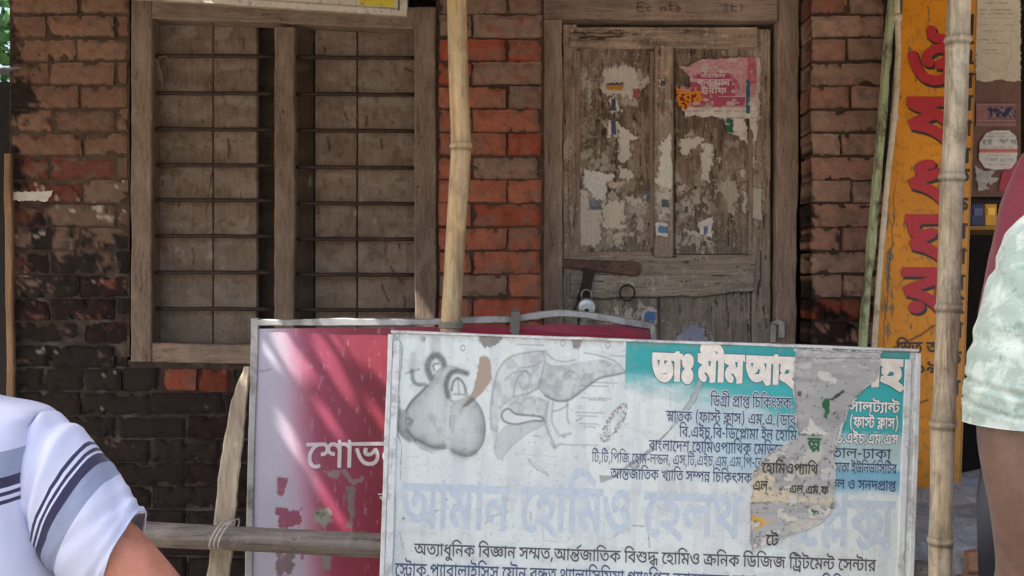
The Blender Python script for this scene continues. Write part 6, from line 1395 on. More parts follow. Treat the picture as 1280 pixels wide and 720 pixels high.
    c = mix(c, A(224, 226, 224), sstep(2.2, .6, abs(d + .6 + (n - .5) * 3)) * .7 * sstep(.35, .55, fbm(U / 9, V / 9, 3, 151)))
    c = mix(c, A(96, 94, 90), sstep(1.0, .2, abs(d + 2.6 + (n - .5) * 3)) * .6 * sstep(.4, .6, fbm(U / 7, V / 7, 3, 152)))
    return c
pu = [p[0] for p in PATCH]; pv = [p[1] for p in PATCH]
def sgn_p(U, V):
    d = sdf(U, V, PATCH)
    return sgn_b(U, V) - ((.0026 + .0012 * sstep(-6, 0, d))[..., None]) * np.array([0, 1, 0])
peel = paint_sheet('peeled_area', np.arange(min(pu) - 4, max(pu) + 4, .8), np.arange(min(pv) - 2, max(pv) + 4, .8), sgn_p, patch_col, M_PRINT, board, None,
                   lambda U, V: sdf(U, V, PATCH) + (fbm(U / 6, V / 6, 4, 99) - .5) * 9 + (fbm(U / 2.2, V / 2.2, 2, 98) - .5) * 3 < 0)
peel['label'] = 'grey peeled area with remains of older lettering'
PO = lambda x, y: (930 + x / 5.146, 480 + y / 5.143)
write('old4', *PO(405, 345), PO(490, 0)[0], 15, GREEN, 20, .0046, parent=peel)
write('old1', *PO(115, 505), PO(472, 0)[0], 12, OLD, 14, .0046, parent=peel)
write('old2', *PO(55, 620), PO(150, 0)[0], 12, OLD, 14, .0046, parent=peel)
write('old3', *PO(290, 648), PO(540, 0)[0], 10, OLD, 18, .0046, parent=peel)
write('old5', 957, 668, 973, 13, OLD, 14, .0046, parent=peel)

# ------------------------------------------------------------------ red signboard behind it
YR = 2.62
KR = YR / FOC
red = empty('red_signboard', W(560, 720, YR) * 1.0, 'faded crimson and white metal framed signboard leaning behind the white one', 'signboard')
RT = math.radians(-1.4)
def rxy(U, V):
    """U along the board from its left edge, V down from its top edge, photo pixels"""
    U = np.asarray(U, float); V = np.asarray(V, float)
    px = 319 - V * .026 + U; py = 402 + V - 0.012 * U
    return px, py
def rplace(U, V, off=0.0):
    px, py = rxy(U, V)
    Y = YR + 0 * px - off
    return np.stack([(px - 640) * Y / FOC, Y, CAMZ + (360 - py) * Y / FOC], -1)
def red_colour(U, V):
    n = fbm(U / 5, V / 5, 4, 201); b = fbm(U / 40, V / 60, 4, 202)
    t = U + 14 * (b - .5) - (V - 60) * .14
    c = np.tile(A(188, 186, 204), U.shape + (1,)).astype(float)
    c = mix(c, A(204, 150, 176), sstep(18, 60, t) * .8)
    c = mix(c, A(160, 72, 100), sstep(32, 78, t))
    c = mix(c, A(140, 50, 68), sstep(72, 140, t))
    c = mix(c, A(156, 48, 70), sstep(170, 320, V) * sstep(60, 120, U) * .6)
    c = c * (.85 + .25 * b)[..., None]
    z = lambda L: [(260 + x / 2.571 - 319 + (440 + y / 2.571 - 402) * .026, 440 + y / 2.571 - 402 + .012 * (260 + x / 2.571 - 319)) for x, y in L]
    def area(L, col, a=1.0, j=6):
        nonlocal c
        c = mix(c, A(*col) * (.85 + .3 * n)[..., None], sstep(.8, -.8, sdf(U, V, z(L)) + (n - .5) * j) * a)
    area([(222, 405), (255, 405), (240, 475), (222, 450)], (150, 70, 96), .9, 7)
    area([(222, 500), (260, 510), (300, 505), (295, 560), (225, 560)], (146, 62, 90), .9, 16)
    area([(340, 510), (390, 500), (395, 540), (370, 560), (340, 550)], (150, 150, 140), 1, 12)
    area([(345, 515), (375, 520), (365, 540)], (92, 118, 92), .9, 8)
    area([(445, 430), (470, 430), (470, 560), (452, 560)], (132, 118, 118), 1, 9)
    area([(425, 378), (440, 375), (465, 410), (500, 400), (495, 420), (460, 432)], (142, 122, 124), 1, 7)
    area([(372, 382), (420, 380), (420, 405), (395, 408)], (150, 140, 144), .8, 9)
    area([(360, 640), (400, 640), (395, 700), (365, 700)], (140, 136, 136), 1, 12)
    area([(220, 640), (280, 650), (270, 715), (220, 715)], (122, 102, 104), .9, 12)
    area([(295, 650), (310, 650), (308, 668), (296, 668)], (150, 80, 104), 1, 5)
    c = mix(c, A(96, 40, 58), sstep(.80, .84, fbm(U / 3, V / 4, 4, 210)) * .5)
    c = mix(c, A(206, 176, 190), sstep(.7, .78, fbm(U / 3, V / 14, 4, 211)) * .3)
    c = mix(c, A(80, 70, 78), sstep(1, .3, seg_dist(U, V, z([(165, 60), (180, 62), (203, 55)]))) * .7)
    return c
def rsheet(U, V): return rplace(U, V, -.004)
paint_sheet('panel', np.linspace(2, 498, 420), np.linspace(9, 520, 430), rsheet, red_colour, mat_pigment('glossy_vinyl', .52, .5, .08, 20, .06), red)
def R3(px, py, d=0.0): return W(px, py, YR - d)
m = MB(); m.beam([R3(318.5, 398, .001), R3(304.5, 930, .001)], 9 * KR, .03, ch=.002); m.build('frame_side', M_ALU, red)
m = MB(); m.beam([R3(315, 403.5, .003), R3(560, 402, .003), R3(642, 398, .004), R3(700, 391.5, .006), R3(735, 393, .006), R3(780, 402, .004), R3(818, 408.5, .003)], 8.5 * KR, .03, ch=.002, wob=.0018); tp = m.build('frame_top', M_ALU, red)
m = MB(); m.beam([R3(816.5, 408, .012), R3(818.5, 930, .012)], 6.5 * KR, .03, ch=.002); m.build('frame_side', M_ALU, red)
# sagging top of the sheet: folded lip of red tin under the buckled rail
m = MB()
lip = [(560, 411, 416), (640, 409, 417), (700, 404.5, 416), (735, 408, 418), (770, 411.5, 420), (812, 412, 422)]
m.loft([[R3(x, a, .006), R3(x, b, .016), R3(x, b + 14, .014), R3(x, b + 14, .002)] for x, a, b in lip])
m.build('bent_lip', mat_plain('red_tin', S(150, 44, 66), .45, 0, .2, 40, .15, S(110, 48, 60)), red)
m = MB(); m.beam([R3(640, 417, .035), R3(644, 414, .036), R3(644.5, 390, .036), R3(644, 386, .02)], 11 * KR, .004, ch=.001, step=.008); m.build('clip', mat_plain('grey_clip', S(120, 118, 114), .6, .2), red)
for u in (40, 440):
    q = MB(); p = R3(319 + u, 900, -.03); q.beam([R3(319 + u, 430, -.02), Vector((p.x, YR + .06, 0))], .045, .03); q.build('leg', M_PLANK, red)
RW = ink('soft_white_ink', S(222, 212, 218))
def rl(key, x0, y0, x1, h, bold):
    px0 = x0 - 319 + (y0 - 402) * .026; v0 = y0 - 402 + .012 * (x0 - 319)
    lettering('lettering', key, lambda U, V: rplace(U, V, -.0025), px0, px0 + x1 - x0, v0, v0 + h, RW, red, .0006, bold)
rl('shobhon', 383.5, 554, 505, 31, 12)
rl('aa', 473, 617, 620, 14, 8)

# ------------------------------------------------------------------ bamboo
M_BAM = mat_bamboo('pale_bamboo', S(216, 190, 146), S(198, 170, 128), S(160, 132, 98))
M_BAM2 = mat_bamboo('weathered_bamboo', S(226, 211, 182), S(202, 185, 156), S(128, 112, 94))
def culm(name, pts, r, nodes, mat, parent=None, n=28, ring=.010, sd=1, horizontal=False):
    """bamboo: a tube with swollen joints; nodes = distances along it (m from the first point)"""
    pts = [Vector(p) for p in pts]
    L = [0.0]
    for a, b in zip(pts[:-1], pts[1:]): L.append(L[-1] + (b - a).length)
    tot = L[-1]
    ss = set(np.arange(0, tot, .02).tolist() + [tot])
    for q in nodes:
        for d in (-.03, -.02, -.013, -.009, -.006, -.003, 0, .003, .006, .009, .013, .02, .03):
            if 0 < q + d < tot: ss.add(q + d)
    ss = sorted(ss)
    P, R, C = [], [], []
    for s_ in ss:
        k = max(i for i in range(len(L)) if L[i] <= s_ + 1e-9); k = min(k, len(pts) - 2)
        t = (s_ - L[k]) / (L[k + 1] - L[k])
        p = pts[k].lerp(pts[k + 1], t)
        wob = .0035
        p = p + Vector((float(fbm(s_ * 2.2, 3.1, 2, sd)) - .5, float(fbm(s_ * 2.2, 7.7, 2, sd)) - .5, 0)) * wob * 2
        b = 0.0; dk = 1.0
        for q in nodes:
            d = s_ - q
            b += .13 * math.exp(-(d / .007) ** 2) + .06 * math.exp(-(d / .028) ** 2) - .055 * math.exp(-((d + .007) / .0035) ** 2)
            dk -= .55 * math.exp(-((d + .008) / .004) ** 2) + .25 * math.exp(-((d - .009) / .003) ** 2) + .14 * math.exp(-((d - .012) / .012) ** 2)
        P.append(p); R.append(r * (1 + b)); C.append(max(.3, dk))
    mb = MB()
    rings = []; ref = Vector((0, 1, 0))
    for i, p in enumerate(P):
        d = (P[min(i + 1, len(P) - 1)] - P[max(i - 1, 0)]).normalized()
        a = (ref - d * ref.dot(d)).normalized(); ref = a; bb = d.cross(a)
        rings.append([p + (a * math.cos(t) + bb * math.sin(t)) * R[i] * (1 + .03 * (float(vnoise(ss[i] * 9, t * 1.3, sd)) - .5)) for t in [2 * math.pi * k / n for k in range(n)]])
    mb.loft(rings)
    me = mb.mesh(name)
    bm = bmesh.new(); bm.from_mesh(me); bmesh.ops.recalc_face_normals(bm, faces=bm.faces); bm.to_mesh(me); bm.free()
    col = np.repeat(np.array(C), n)[:, None] * np.ones((1, 3))
    streak = (.82 + .3 * fbm(np.tile(np.arange(n), len(P)) * .9, np.repeat(np.array(ss), n) * 1.4, 3, sd + 4))[:, None]
    set_col(me, np.clip(col * streak, 0, 1))
    return link(name, me, mat, parent, True)

YA = 2.40
pa = [W(563.5, 360 + CAMZ * FOC / YA, YA), W(563, 412, YA), W(575, 186, YA), W(570, 0, YA), W(568, -125, YA)]
def arc(pts, py_list, Y):
    """distances along a post for joints at given photo heights"""
    out = []
    for py in py_list:
        z = CAMZ + (360 - py) * Y / FOC
        s_ = 0.0
        for a, b in zip(pts[:-1], pts[1:]):
            if (a.z - z) * (b.z - z) <= 0:
                out.append(s_ + (b - a).length * (z - a.z) / (b.z - a.z)); break
            s_ += (b - a).length
    return out
tag(culm('bamboo_post', pa, 12.3 * YA / FOC, arc(pa, [870, 640, 420, 183, -60], YA), M_BAM, sd=3), 'straight pale bamboo post in front of the orange brick strip between window and door', 'bamboo post')
tie = MB(); c0 = W(563.5, 407, YA)
for k in range(4):
    z = c0.z - .004 + k * .004
    tie.tube([Vector((c0.x + .0275 * math.cos(t), c0.y + .0275 * math.sin(t), z + .0005 * math.sin(3 * t))) for t in [2 * math.pi * q / 24 for q in range(25)]], .0022, 6, False)
tag(tie.build('rope_tie', mat_plain('grey_cord', S(150, 144, 134), .9, 0, .3, 120), None, True), 'grey cord tied round the pale bamboo post just above the white signboard', 'rope')
YC = 2.1
pb = [W(1167, 360 + CAMZ * FOC / YC, YC), W(1174.5, 715, YC), W(1178, 530, YC), W(1184, 380, YC), W(1187, 240, YC), W(1194, 130, YC), W(1199, 0, YC), W(1204, -110, YC)]
tag(culm('bamboo_post', pb, 13.7 * YC / FOC, arc(pb, [980, 830, 676, 531, 385, 222, 51, -90], YC), M_BAM2, sd=9), 'thick greyish knotted bamboo post in front of the yellow shop sign', 'bamboo post')

YH = 2.315
def rail_pts(x0, y0, x1, y1): return [W(x0, y0, YH), W((x0 + x1) / 2, (y0 + y1) / 2 + 1, YH), W(x1, y1, YH)]
M_RAIL = mat_wood('weathered_rail', S(176, 168, 160), S(146, 137, 129), S(98, 90, 86), 'X', .6)
q = rail_pts(-170, 652, 1165, 700)
mb = MB(); nn = 70
def rail(name, p0, p1, r, mat, label):
    mb = MB(); rings = []
    for i in range(nn + 1):
        t = i / nn; p = Vector(p0).lerp(Vector(p1), t)
        rr = r * (1 + .10 * (float(fbm(t * 9, .5, 3, 44)) - .5))
        p = p + Vector((0, 0, .008 * (float(fbm(t * 5, 1.5, 2, 45)) - .5)))
        rings.append([p + Vector((0, math.cos(a), math.sin(a))) * rr * (1 - (.28 if math.cos(a) < -.2 and math.sin(a) < -.25 else 0)) for a in [2 * math.pi * k / 20 for k in range(20)]])
    mb.loft(rings)
    return tag(mb.build(name, mat, None, True), label, 'rail')
rail('wooden_rail', W(-170, 650, YH), W(1160, 717, YH + .02), 15.5 * YH / FOC, M_RAIL, 'grey weathered round rail running behind the white signboard at its lower left')
rail('wooden_rail', W(-170, 782, YH), W(1160, 700, YH + .12), 8 * YH / FOC, M_RAIL, 'thin pale lower rail just showing at the bottom beside the red signboard')

# leaning plank with a wire round it
YP2 = 2.385
pk = empty('leaning_plank', W(272, 720, YP2), 'pale rough plank with a pointed top standing between the sooty bricks and the red signboard', 'plank')
m = MB()
prof = [(458, 305, 312), (466, 302, 312), (500, 289, 309), (556, 279, 303.5), (600, 272, 298), (650, 268, 294), (720, 259, 288), (800, 250, 279), (975, 236, 262)]
rings = []
for y, a, b in [(y0 + (y1 - y0) * k / 5, a0 + (a1 - a0) * k / 5, b0 + (b1 - b0) * k / 5) for (y0, a0, b0), (y1, a1, b1) in zip(prof[:-1], prof[1:]) for k in range(5)] + [prof[-1]]:
    a += (float(vnoise(y / 9, 1.0, 3)) - .5) * 2; b += (float(vnoise(y / 7, 2.0, 4)) - .5) * 2
    rings.append([W(a, y, YP2 + .003), W(a + 2, y, YP2), W(b - 2, y, YP2 - .001), W(b, y, YP2 + .003), W(b, y, YP2 + .018), W(a, y, YP2 + .018)])
m.loft(rings)
m.build('board', M_PLANK, pk)
wire = MB()
cw = W(277, 668, YH)
rr = 15.8 * YH / FOC
for k in range(3):
    wire.tube([Vector((cw.x - .006 + .010 * k + .016 * math.sin(t + .5), cw.y + (rr + .003) * math.cos(t) + (.02 if math.cos(t) > .3 else 0), cw.z + (rr + .003) * math.sin(t))) for t in [2 * math.pi * q / 28 for q in range(29)]], .0016, 6, False)
wire.tube([cw + Vector((.008, -rr * .6, rr * .85)), cw + Vector((.022, -rr * .6, rr * 1.05)), cw + Vector((.032, -rr * .5, rr * .95))], .0014, 6)
tag(wire.build('binding_wire', mat_plain('pale_wire', S(206, 200, 190), .6, .2), None, True), 'loop of pale wire tying the grey rail to the leaning plank', 'wire')

# ------------------------------------------------------------------ yellow shop sign and the shop beside the building
def Yy(U, V): return 3.14 - (V / 900.0) * .20
ysign = empty('yellow_shop_sign', W(1140, 640, 3.0), 'tall yellow board with red stacked Bengali letters and small black letters', 'sign')
def yl(V): return 1128.5 - (V - 6) * .079 + (fbm(V / 30, V * 0, 2, 6) - .5) * 2
def yr(V): return 1222 - V * .034
def ymap(T, V):                                       # T 0..1 across the board
    return yl(V) + T * (yr(V) - yl(V))
def y_col(T, V):
    U = ymap(T, V)
    n = fbm(U / 6, V / 6, 4, 301); b = fbm(U / 40, V / 50, 4, 302)
    c = np.tile(A(224, 146, 32), U.shape + (1,)).astype(float) * (.82 + .3 * b)[..., None]
    # painted border line at the left, worn through to grey wood
    wear = sstep(.66, .74, fbm(U / 5, V / 16, 5, 303) + .24 * sstep(22, 2, U - yl(V)) * sstep(180, 330, V) - .05)
    c = mix(c, A(112, 108, 84), wear * .9)
    ln = abs(U - (yl(V) + 9 + (fbm(V / 9, V * 0, 3, 8) - .5) * 5))
    c = mix(c, A(66, 52, 40), sstep(1.1, .3, ln) * sstep(200, 260, V) * .8)
    c = mix(c, A(120, 84, 40), sstep(.62, .72, n) * .35)
    # cream column behind the black letters
    c = mix(c, A(186, 140, 74), sstep(.815, .825, T) * .55)
    c = mix(c, A(90, 62, 30), sstep(.012, .004, abs(T - .985)) * .5)
    # outlined plate at the foot
    for L in ([(1108, 440), (1122, 432), (1140, 424), (1152, 418), (1166, 408), (1180, 404)], [(1112, 520), (1124, 512), (1160, 500)], [(1108, 440), (1104, 455), (1112, 520)]):
        c = mix(c, A(48, 36, 26), sstep(1.5, .6, seg_dist(U, V, L)) * .9)
    return c
def yplace(T, V, off=0.0):
    T = np.asarray(T, float); V = np.asarray(V, float)
    U = ymap(T, V); Y = Yy(U, V)
    return np.stack([(U - 640) * Y / FOC, Y - off, CAMZ + (360 - V) * Y / FOC], -1)
paint_sheet('panel', np.linspace(0, 1, 110), np.linspace(-40, 640, 500), yplace, y_col, mat_pigment('sign_enamel', .5, .35, .15, 40, .15), ysign)
m = MB(); m.loft([[yplace(np.array(t), np.array(v), o) for t, o in ((-.01, -.012), (1.01, -.012), (1.01, -.03), (-.01, -.03))] for v in (-41., 200., 420., 641.)])
m.build('backing', M_PLANK, ysign)
m = MB(); m.beam([Vector(yplace(np.array(-.115), np.array(v), -.01)) for v in (-40., 100., 250., 400., 640.)], .020, .03, ch=.003, wob=.003)
def green_mat():
    mm, nt, b = new_mat('mouldy_green_paint')
    f = noise(nt, coords(nt, (1, 1, .35)), 26, 9, .75)
    c = ramp(nt, f, [(.46, S(168, 180, 142)), (.55, S(124, 128, 100)), (.64, S(52, 48, 42))])
    nt.links.new(c, b.inputs['Base Color']); b.inputs['Roughness'].default_value = .85
    bump(nt, b, f, .4); return mm
m.build('side_batten', green_mat(), ysign)
CRIM = ink('crimson_enamel', S(176, 38, 48)); BLACK = ink('black_enamel', S(52, 42, 36))
def px2t(px, V): return (px - float(yl(np.array(float(V))))) / (float(yr(np.array(float(V)))) - float(yl(np.array(float(V)))))
def yw(key, x0, vh, x1, vb, mat, bold, lift=.002, name='letter'):
    vm = (vh + vb) / 2
    return lettering(name, key, yplace, px2t(x0, vm), px2t(x1, vm), vh, vb, mat, ysign, lift, bold)
for key, x0, x1, vh, vb in (('y1', 1133, 1204, 58, 107), ('y2', 1133, 1200, 124, 178), ('y3', 1134, 1195, 203, 254), ('y4', 1131, 1194, 271, 326), ('y5', 1127, 1190, 337, 388)):
    yw(key, x0 + 2.5, vh + 3, x1 + 2.5, vb + 3, BLACK, 46, .0012, 'letter_shadow')
    yw(key, x0, vh, x1, vb, CRIM, 36, .0030)
yw('y6', 1120, 428, 1180, 442, BLACK, 20, .002); yw('y7', 1126, 452, 1190, 466, BLACK, 20, .002)
for key, vh in (('n1', 18), ('n2', 44), ('n3', 62), ('n10', 92), ('n4', 120), ('n5', 152), ('n10', 186), ('n6', 212), ('n7', 248), ('n4', 280), ('n5', 312), ('n4', 344), ('n8', 372), ('n9', 404), ('n6', 440), ('n10', 476)):
    t0 = 1203 - vh * .045
    h = 18 if key != 'n1' else 26
    yw(key, t0, vh, t0 + 18, vh + h, BLACK, 34, .002)

cable = MB()
cable.tube([W(x, y, 3.09 - y * .00022) for x, y in ((1121, -60), (1121.5, 10), (1123, 60), (1121, 110), (1118, 150), (1112, 200), (1107, 250), (1102, 310), (1097, 370), (1093, 430), (1087, 520), (1080, 640))], 3.4 * 3.08 / FOC, 12)
cond = empty('conduit_pipe', W(1100, 640, 3.05), 'thin cream plastic conduit running down beside the yellow sign', 'pipe')
M_CRM = mat_plain('cream_plastic', S(204, 192, 168), .5, 0, .2, 50, .1, S(150, 136, 110))
cable.build('pipe', M_CRM, cond, True)
for x, y in ((1122, 22), (1118.5, 146)):
    q = MB(); q.tube([W(x + .3, y - 4, 3.085), W(x, y + 4, 3.085)], 5.2 * 3.08 / FOC, 12); q.build('coupling', M_CRM, cond, True)

# neighbouring shop: a deep dark stall with a boarded partition that carries the notices
shop = empty('neighbour_shop', W(1240, 819, 3.4), 'dark open shop stall beside the brick building', 'shop')
M_DK = mat_plain('dark_boards', S(46, 40, 38), .95, 0, .4, 20)  # near-black boards for the whole stall
xs = W(1112, 0, YW).x
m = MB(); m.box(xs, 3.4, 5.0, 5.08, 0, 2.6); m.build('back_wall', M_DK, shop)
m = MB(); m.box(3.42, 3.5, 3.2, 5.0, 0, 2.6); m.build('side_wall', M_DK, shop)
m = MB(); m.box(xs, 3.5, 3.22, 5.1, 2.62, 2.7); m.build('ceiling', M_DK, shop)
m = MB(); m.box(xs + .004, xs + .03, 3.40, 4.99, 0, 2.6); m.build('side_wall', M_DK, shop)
YN = 3.3
m = MB()
a, b = W(1213, -140, YN), W(1276, 246, YN)
m.box(a.x, b.x, YN, YN + .03, b.z, a.z)
m.build('partition_board', mat_plain('brown_board', S(112, 84, 76), .8, 0, .25, 25, .2, S(90, 66, 60)), shop)
m = MB(); a, b = W(1205, 247, YN), W(1330, 251, YN); m.box(a.x, b.x, YN - .02, YN + .30, b.z - .012, b.z); m.build('shelf', M_DK, shop)
m = MB(); a, b = W(1205, 279, YN), W(1330, 283, YN); m.box(a.x, b.x, YN - .02, YN + .30, b.z - .012, b.z); m.build('shelf', mat_plain('ochre_shelf_edge', S(150, 112, 48), .7), shop)
for x0, x1, col, lab, yt in ((1214, 1229, (44, 50, 92), 'dark blue packet on the shop shelf under the notices', 252), (1231, 1244, (206, 156, 44), 'yellow packet on the shop shelf under the notices', 251)):
    m = MB(); a, b = W(x0, yt, YN - .012), W(x1, 278.5, YN); z0 = W(0, 279, YN).z + .0
    m.beam([Vector(((a.x + b.x) / 2, YN - .012, W(0, 282.5, YN).z + .0005)), Vector(((a.x + b.x) / 2, YN - .012, a.z))], b.x - a.x, .06, ch=.003)
    pq = empty('carton', Vector(((a.x + b.x) / 2, YN, W(0, 282.5, YN).z)), lab, 'carton')
    m.build('box', mat_plain('carton_print', S(*col), .5), pq)
    m = MB(); zc = (a.z + W(0, 278, YN).z) / 2; m.box(a.x + .008, b.x - .008, YN - .0155, YN - .0135, zc - .012, zc + .012); m.build('printed_label', mat_plain('carton_label', S(*(min(255, c + 40) for c in col)), .5), pq)

# notices on the partition
NP = [(1219, -60), (1276, -60), (1276, 101), (1262, 103), (1250, 100), (1232, 103), (1219, 101)]
def notice_col(U, V):
    n = fbm(U / 8, V / 8, 4, 71)
    c = np.tile(A(206, 196, 178), U.shape + (1,)).astype(float) * (.85 + .22 * n)[..., None]
    for y, x0, x1, a in ((4, 1232, 1260, .6), (12.5, 1225, 1264, .55), (17.5, 1224, 1268, .55), (23, 1225, 1270, .3), (31, 1224, 1272, .3), (39, 1226, 1270, .3), (50, 1224, 1250, .45), (54, 1224, 1262, .45), (63, 1226, 1246, .5), (66.5, 1226, 1254, .35)):
        m = sstep(1.0, .5, abs(V - y)) * ((U > x0) & (U < x1)) * sstep(.36, .5, fbm(U / 1.5, V / 6, 2, 72 + int(y)))
        c = mix(c, A(92, 84, 82), m * a)
    c = mix(c, A(168, 156, 140), sstep(1.0, .2, seg_dist(U, V, [(1270, 20), (1262, 45), (1264, 70), (1256, 90), (1240, 88), (1226, 80)])) * .5)
    return c
poster('paper_notice', 1217, 1279, -60, 106, YN - .004, notice_col, lambda U, V: sdf(U, V, NP) + (fbm(U / 4, V / 3, 3, 73) - .5) * 4 < 0, 'large cream printed paper notice on the shop partition at the top', 'notice')
def banner_col(U, V):
    c = np.tile(A(132, 96, 96), U.shape + (1,)).astype(float) * (.85 + .3 * fbm(U / 5, V / 5, 3, 75))[..., None]
    c = mix(c, A(66, 56, 82), ((V > 134) & (V < 147) & (U > 1234)) * 1.)
    c = mix(c, A(178, 150, 156), ((V > 134) & (V < 147)) * sstep(.5, .6, fbm(U / 2.4, V / 3.2, 3, 76)) * .55)
    c = mix(c, A(150, 110, 110), ((V > 132) & (V < 150) & (U <= 1234)) * .8)
    c = mix(c, A(168, 140, 138), ((abs(V - 151) < .8) | (abs(V - 156) < .8) | (abs(V - 131) < .8)) * .6)
    return c
poster('printed_strip', 1220, 1270, 129, 159, YN - .0045, banner_col, lambda U, V: U > 0, 'narrow dark printed strip pasted between the two pale notices', 'notice')
OC = [(1224, 178), (1232, 166), (1240, 163), (1262, 163), (1270, 170), (1272, 186), (1271, 202), (1264, 211), (1244, 213), (1230, 210), (1223, 200)]
def rnd_col(U, V):
    n = fbm(U / 4, V / 4, 4, 81)
    c = np.tile(A(208, 206, 202), U.shape + (1,)).astype(float) * (.9 + .14 * n)[..., None]
    c = mix(c, A(196, 92, 98), ((V > 186) & (V < 191)) * .85)
    for y, h, x0, x1, col, a in ((167, 1.0, 1236, 1260, (120, 110, 110), .6), (170.5, .8, 1232, 1266, (120, 110, 110), .5), (184, .8, 1228, 1266, (120, 110, 110), .5), (194, .9, 1236, 1262, (140, 96, 96), .6), (199, 2.0, 1230, 1246, (104, 104, 112), .5), (200, 2.2, 1249, 1268, (150, 176, 176), .7), (206, .9, 1236, 1262, (190, 120, 124), .6)):
        c = mix(c, A(*col), sstep(h + .4, h - .2, abs(V - y)) * ((U > x0) & (U < x1)) * sstep(.4, .55, fbm(U / 1.4, V / 2, 2, 82 + int(y))) * a)
    return c
rs = poster('round_notice', 1221, 1274, 160, 216, YN - .005, rnd_col, lambda U, V: sdf(U, V, OC) < 0, 'small eight sided white notice with a red stripe on the shop partition', 'notice')
lettering('lettering', 's1', lambda U, V: px_place(YN - .0065)(U, V), 1228, 1270, 175, 181, GREYK, rs, .0012, 10)
TS = [(1219, 208), (1230, 214), (1246, 213), (1238, 220), (1252, 222), (1240, 232), (1228, 228), (1236, 236), (1222, 240), (1219, 226)]
poster('paper_scrap', 1217, 1256, 206, 242, YN - .0035, lambda U, V: np.tile(A(178, 172, 172), U.shape + (1,)) * (.7 + .5 * fbm(U / 5, V / 5, 3, 85))[..., None], lambda U, V: sdf(U, V, TS) + (fbm(U / 4, V / 4, 3, 86) - .5) * 6 < 0, 'ragged grey paper shreds under the eight sided notice', 'paper scrap')
PS = [(1252, 216), (1262, 204), (1274, 198), (1274, 240), (1246, 240)]
poster('red_poster_scrap', 1244, 1276, 196, 242, YN - .0032, lambda U, V: np.tile(A(168, 76, 92), U.shape + (1,)) * (.8 + .4 * fbm(U / 6, V / 6, 3, 87))[..., None], lambda U, V: sdf(U, V, PS) + (fbm(U / 5, V / 5, 3, 88) - .5) * 3 < 0, 'faded red poster scrap beside the grey paper shreds', 'paper scrap')

# cement plinth of the shop with a broken corner
pli = empty('cement_plinth', W(1200, 819, 2.8), 'rough grey cement plinth with a broken corner behind the thick bamboo post', 'plinth')
def cem():
    mm, nt, b = new_mat('dirty_cement')
    v = coords(nt); f = noise(nt, v, 9, 10, .75, .6); g = noise(nt, v, 90, 6, .7)
    c = ramp(nt, f, [(.3, S(124, 126, 132)), (.5, S(184, 187, 194)), (.68, S(220, 222, 226))])
    k = ramp(nt, g, [(.3, .7), (.7, 1.1)])
    nt.links.new(mixc(nt, c, k, 1., 'MULTIPLY'), b.inputs['Base Color']); b.inputs['Roughness'].default_value = .9
    bump(nt, b, f, .9, .02); return mm
x0 = W(1092, 0, 2.42).x + .0; zt = .605
nx, ny = 70, 40
U, V = np.meshgrid(np.linspace(x0, 3.3, nx), np.linspace(2.42, 3.24, ny))
Z = zt + (fbm(U * 9, V * 9, 4, 90) - .5) * .05 - .05 * sstep(2.56, 2.40, V)
rows = [np.stack([U[j], V[j], Z[j]], -1) for j in range(ny)]
front = []
for k, z in enumerate(np.linspace(0, 1, 26)[::-1][1:]):
    zz = Z[0] * z
    yy = 2.42 - .012 - (fbm(U[0] * 9, zz * 9, 4, 91) - .5) * .035
    front.append(np.stack([U[0], yy, zz], -1))
allr = list(reversed(front)) + rows
co = np.concatenate(allr); me = raw_mesh('cement_body', co, grid_quads(nx, len(allr)))
link('cement_body', me, cem(), pli, True)
m = MB(); m.box(x0 - .02, x0 - .001, 2.43, 3.24, 0, zt - .03); m.build('end_face', cem(), pli)
for k, (px, py, w) in enumerate(((1232, 703, 40), (1226, 733, 52), (1262, 762, 60))):
    m = MB(); Yb = 2.385; p = W(px, py, Yb); m.beam([Vector((p.x - w * Yb / FOC / 2, Yb, p.z)), Vector((p.x + w * Yb / FOC / 2, Yb, p.z))], .05, .08, ch=.008, wob=.004, step=.01)
    me = m.mesh('exposed_brick'); set_col(me, np.tile(A(186, 142, 120), (len(me.vertices), 1))); link('exposed_brick', me, M_BRICK, pli)

# ------------------------------------------------------------------ board hanging above the window
def hplace(U, V, off=0.):
    U = np.asarray(U, float); V = np.asarray(V, float); Y = 2.98
    px = 508 + (U - 400) - V * .045; py = 20 + V + (U - 400) * .066
    return np.stack([(px - 640) * Y / FOC, np.full(px.shape, Y - off), CAMZ + (360 - py) * Y / FOC], -1)
hang = empty('hanging_board', Vector(hplace(200., 0.)), 'white printed board hanging under the eave above the window', 'signboard')
def h_col(U, V):
    n = fbm(U / 6, V / 4, 4, 401)
    c = np.tile(A(206, 200, 190), U.shape + (1,)).astype(float) * (.82 + .24 * n)[..., None]
    inner = ((V < -9) & (U > 12) & (U < 388))
    c = mix(c, A(196, 190, 170), inner * .8)
    c = mix(c, A(206, 190, 70), inner * ((U > 340) & (U < 384)) * ((V < -10)) * 1.)
    c = mix(c, A(120, 110, 100), (abs(V + 8.5) < .9) * .6 * ((U > 12) & (U < 388)))
    c = mix(c, A(70, 60, 56), ((U > 388.5) & (U < 391)) * (V < -6) * .9)
    c = mix(c, A(96, 84, 74), sstep(.66, .74, fbm(U / 4, V / 4, 4, 402)) * .5)
    return c
paint_sheet('panel', np.linspace(0, 400, 300), np.linspace(-75, 0, 70), hplace, h_col, M_PAPER, hang)
m = MB(); m.loft([[hplace(u, v, o) for v, o in ((-75.5, -.004), (.6, -.004), (.6, -.018), (-75.5, -.018))] for u in (-.6, 400.6)]); m.build('backing', M_PLANK, hang)
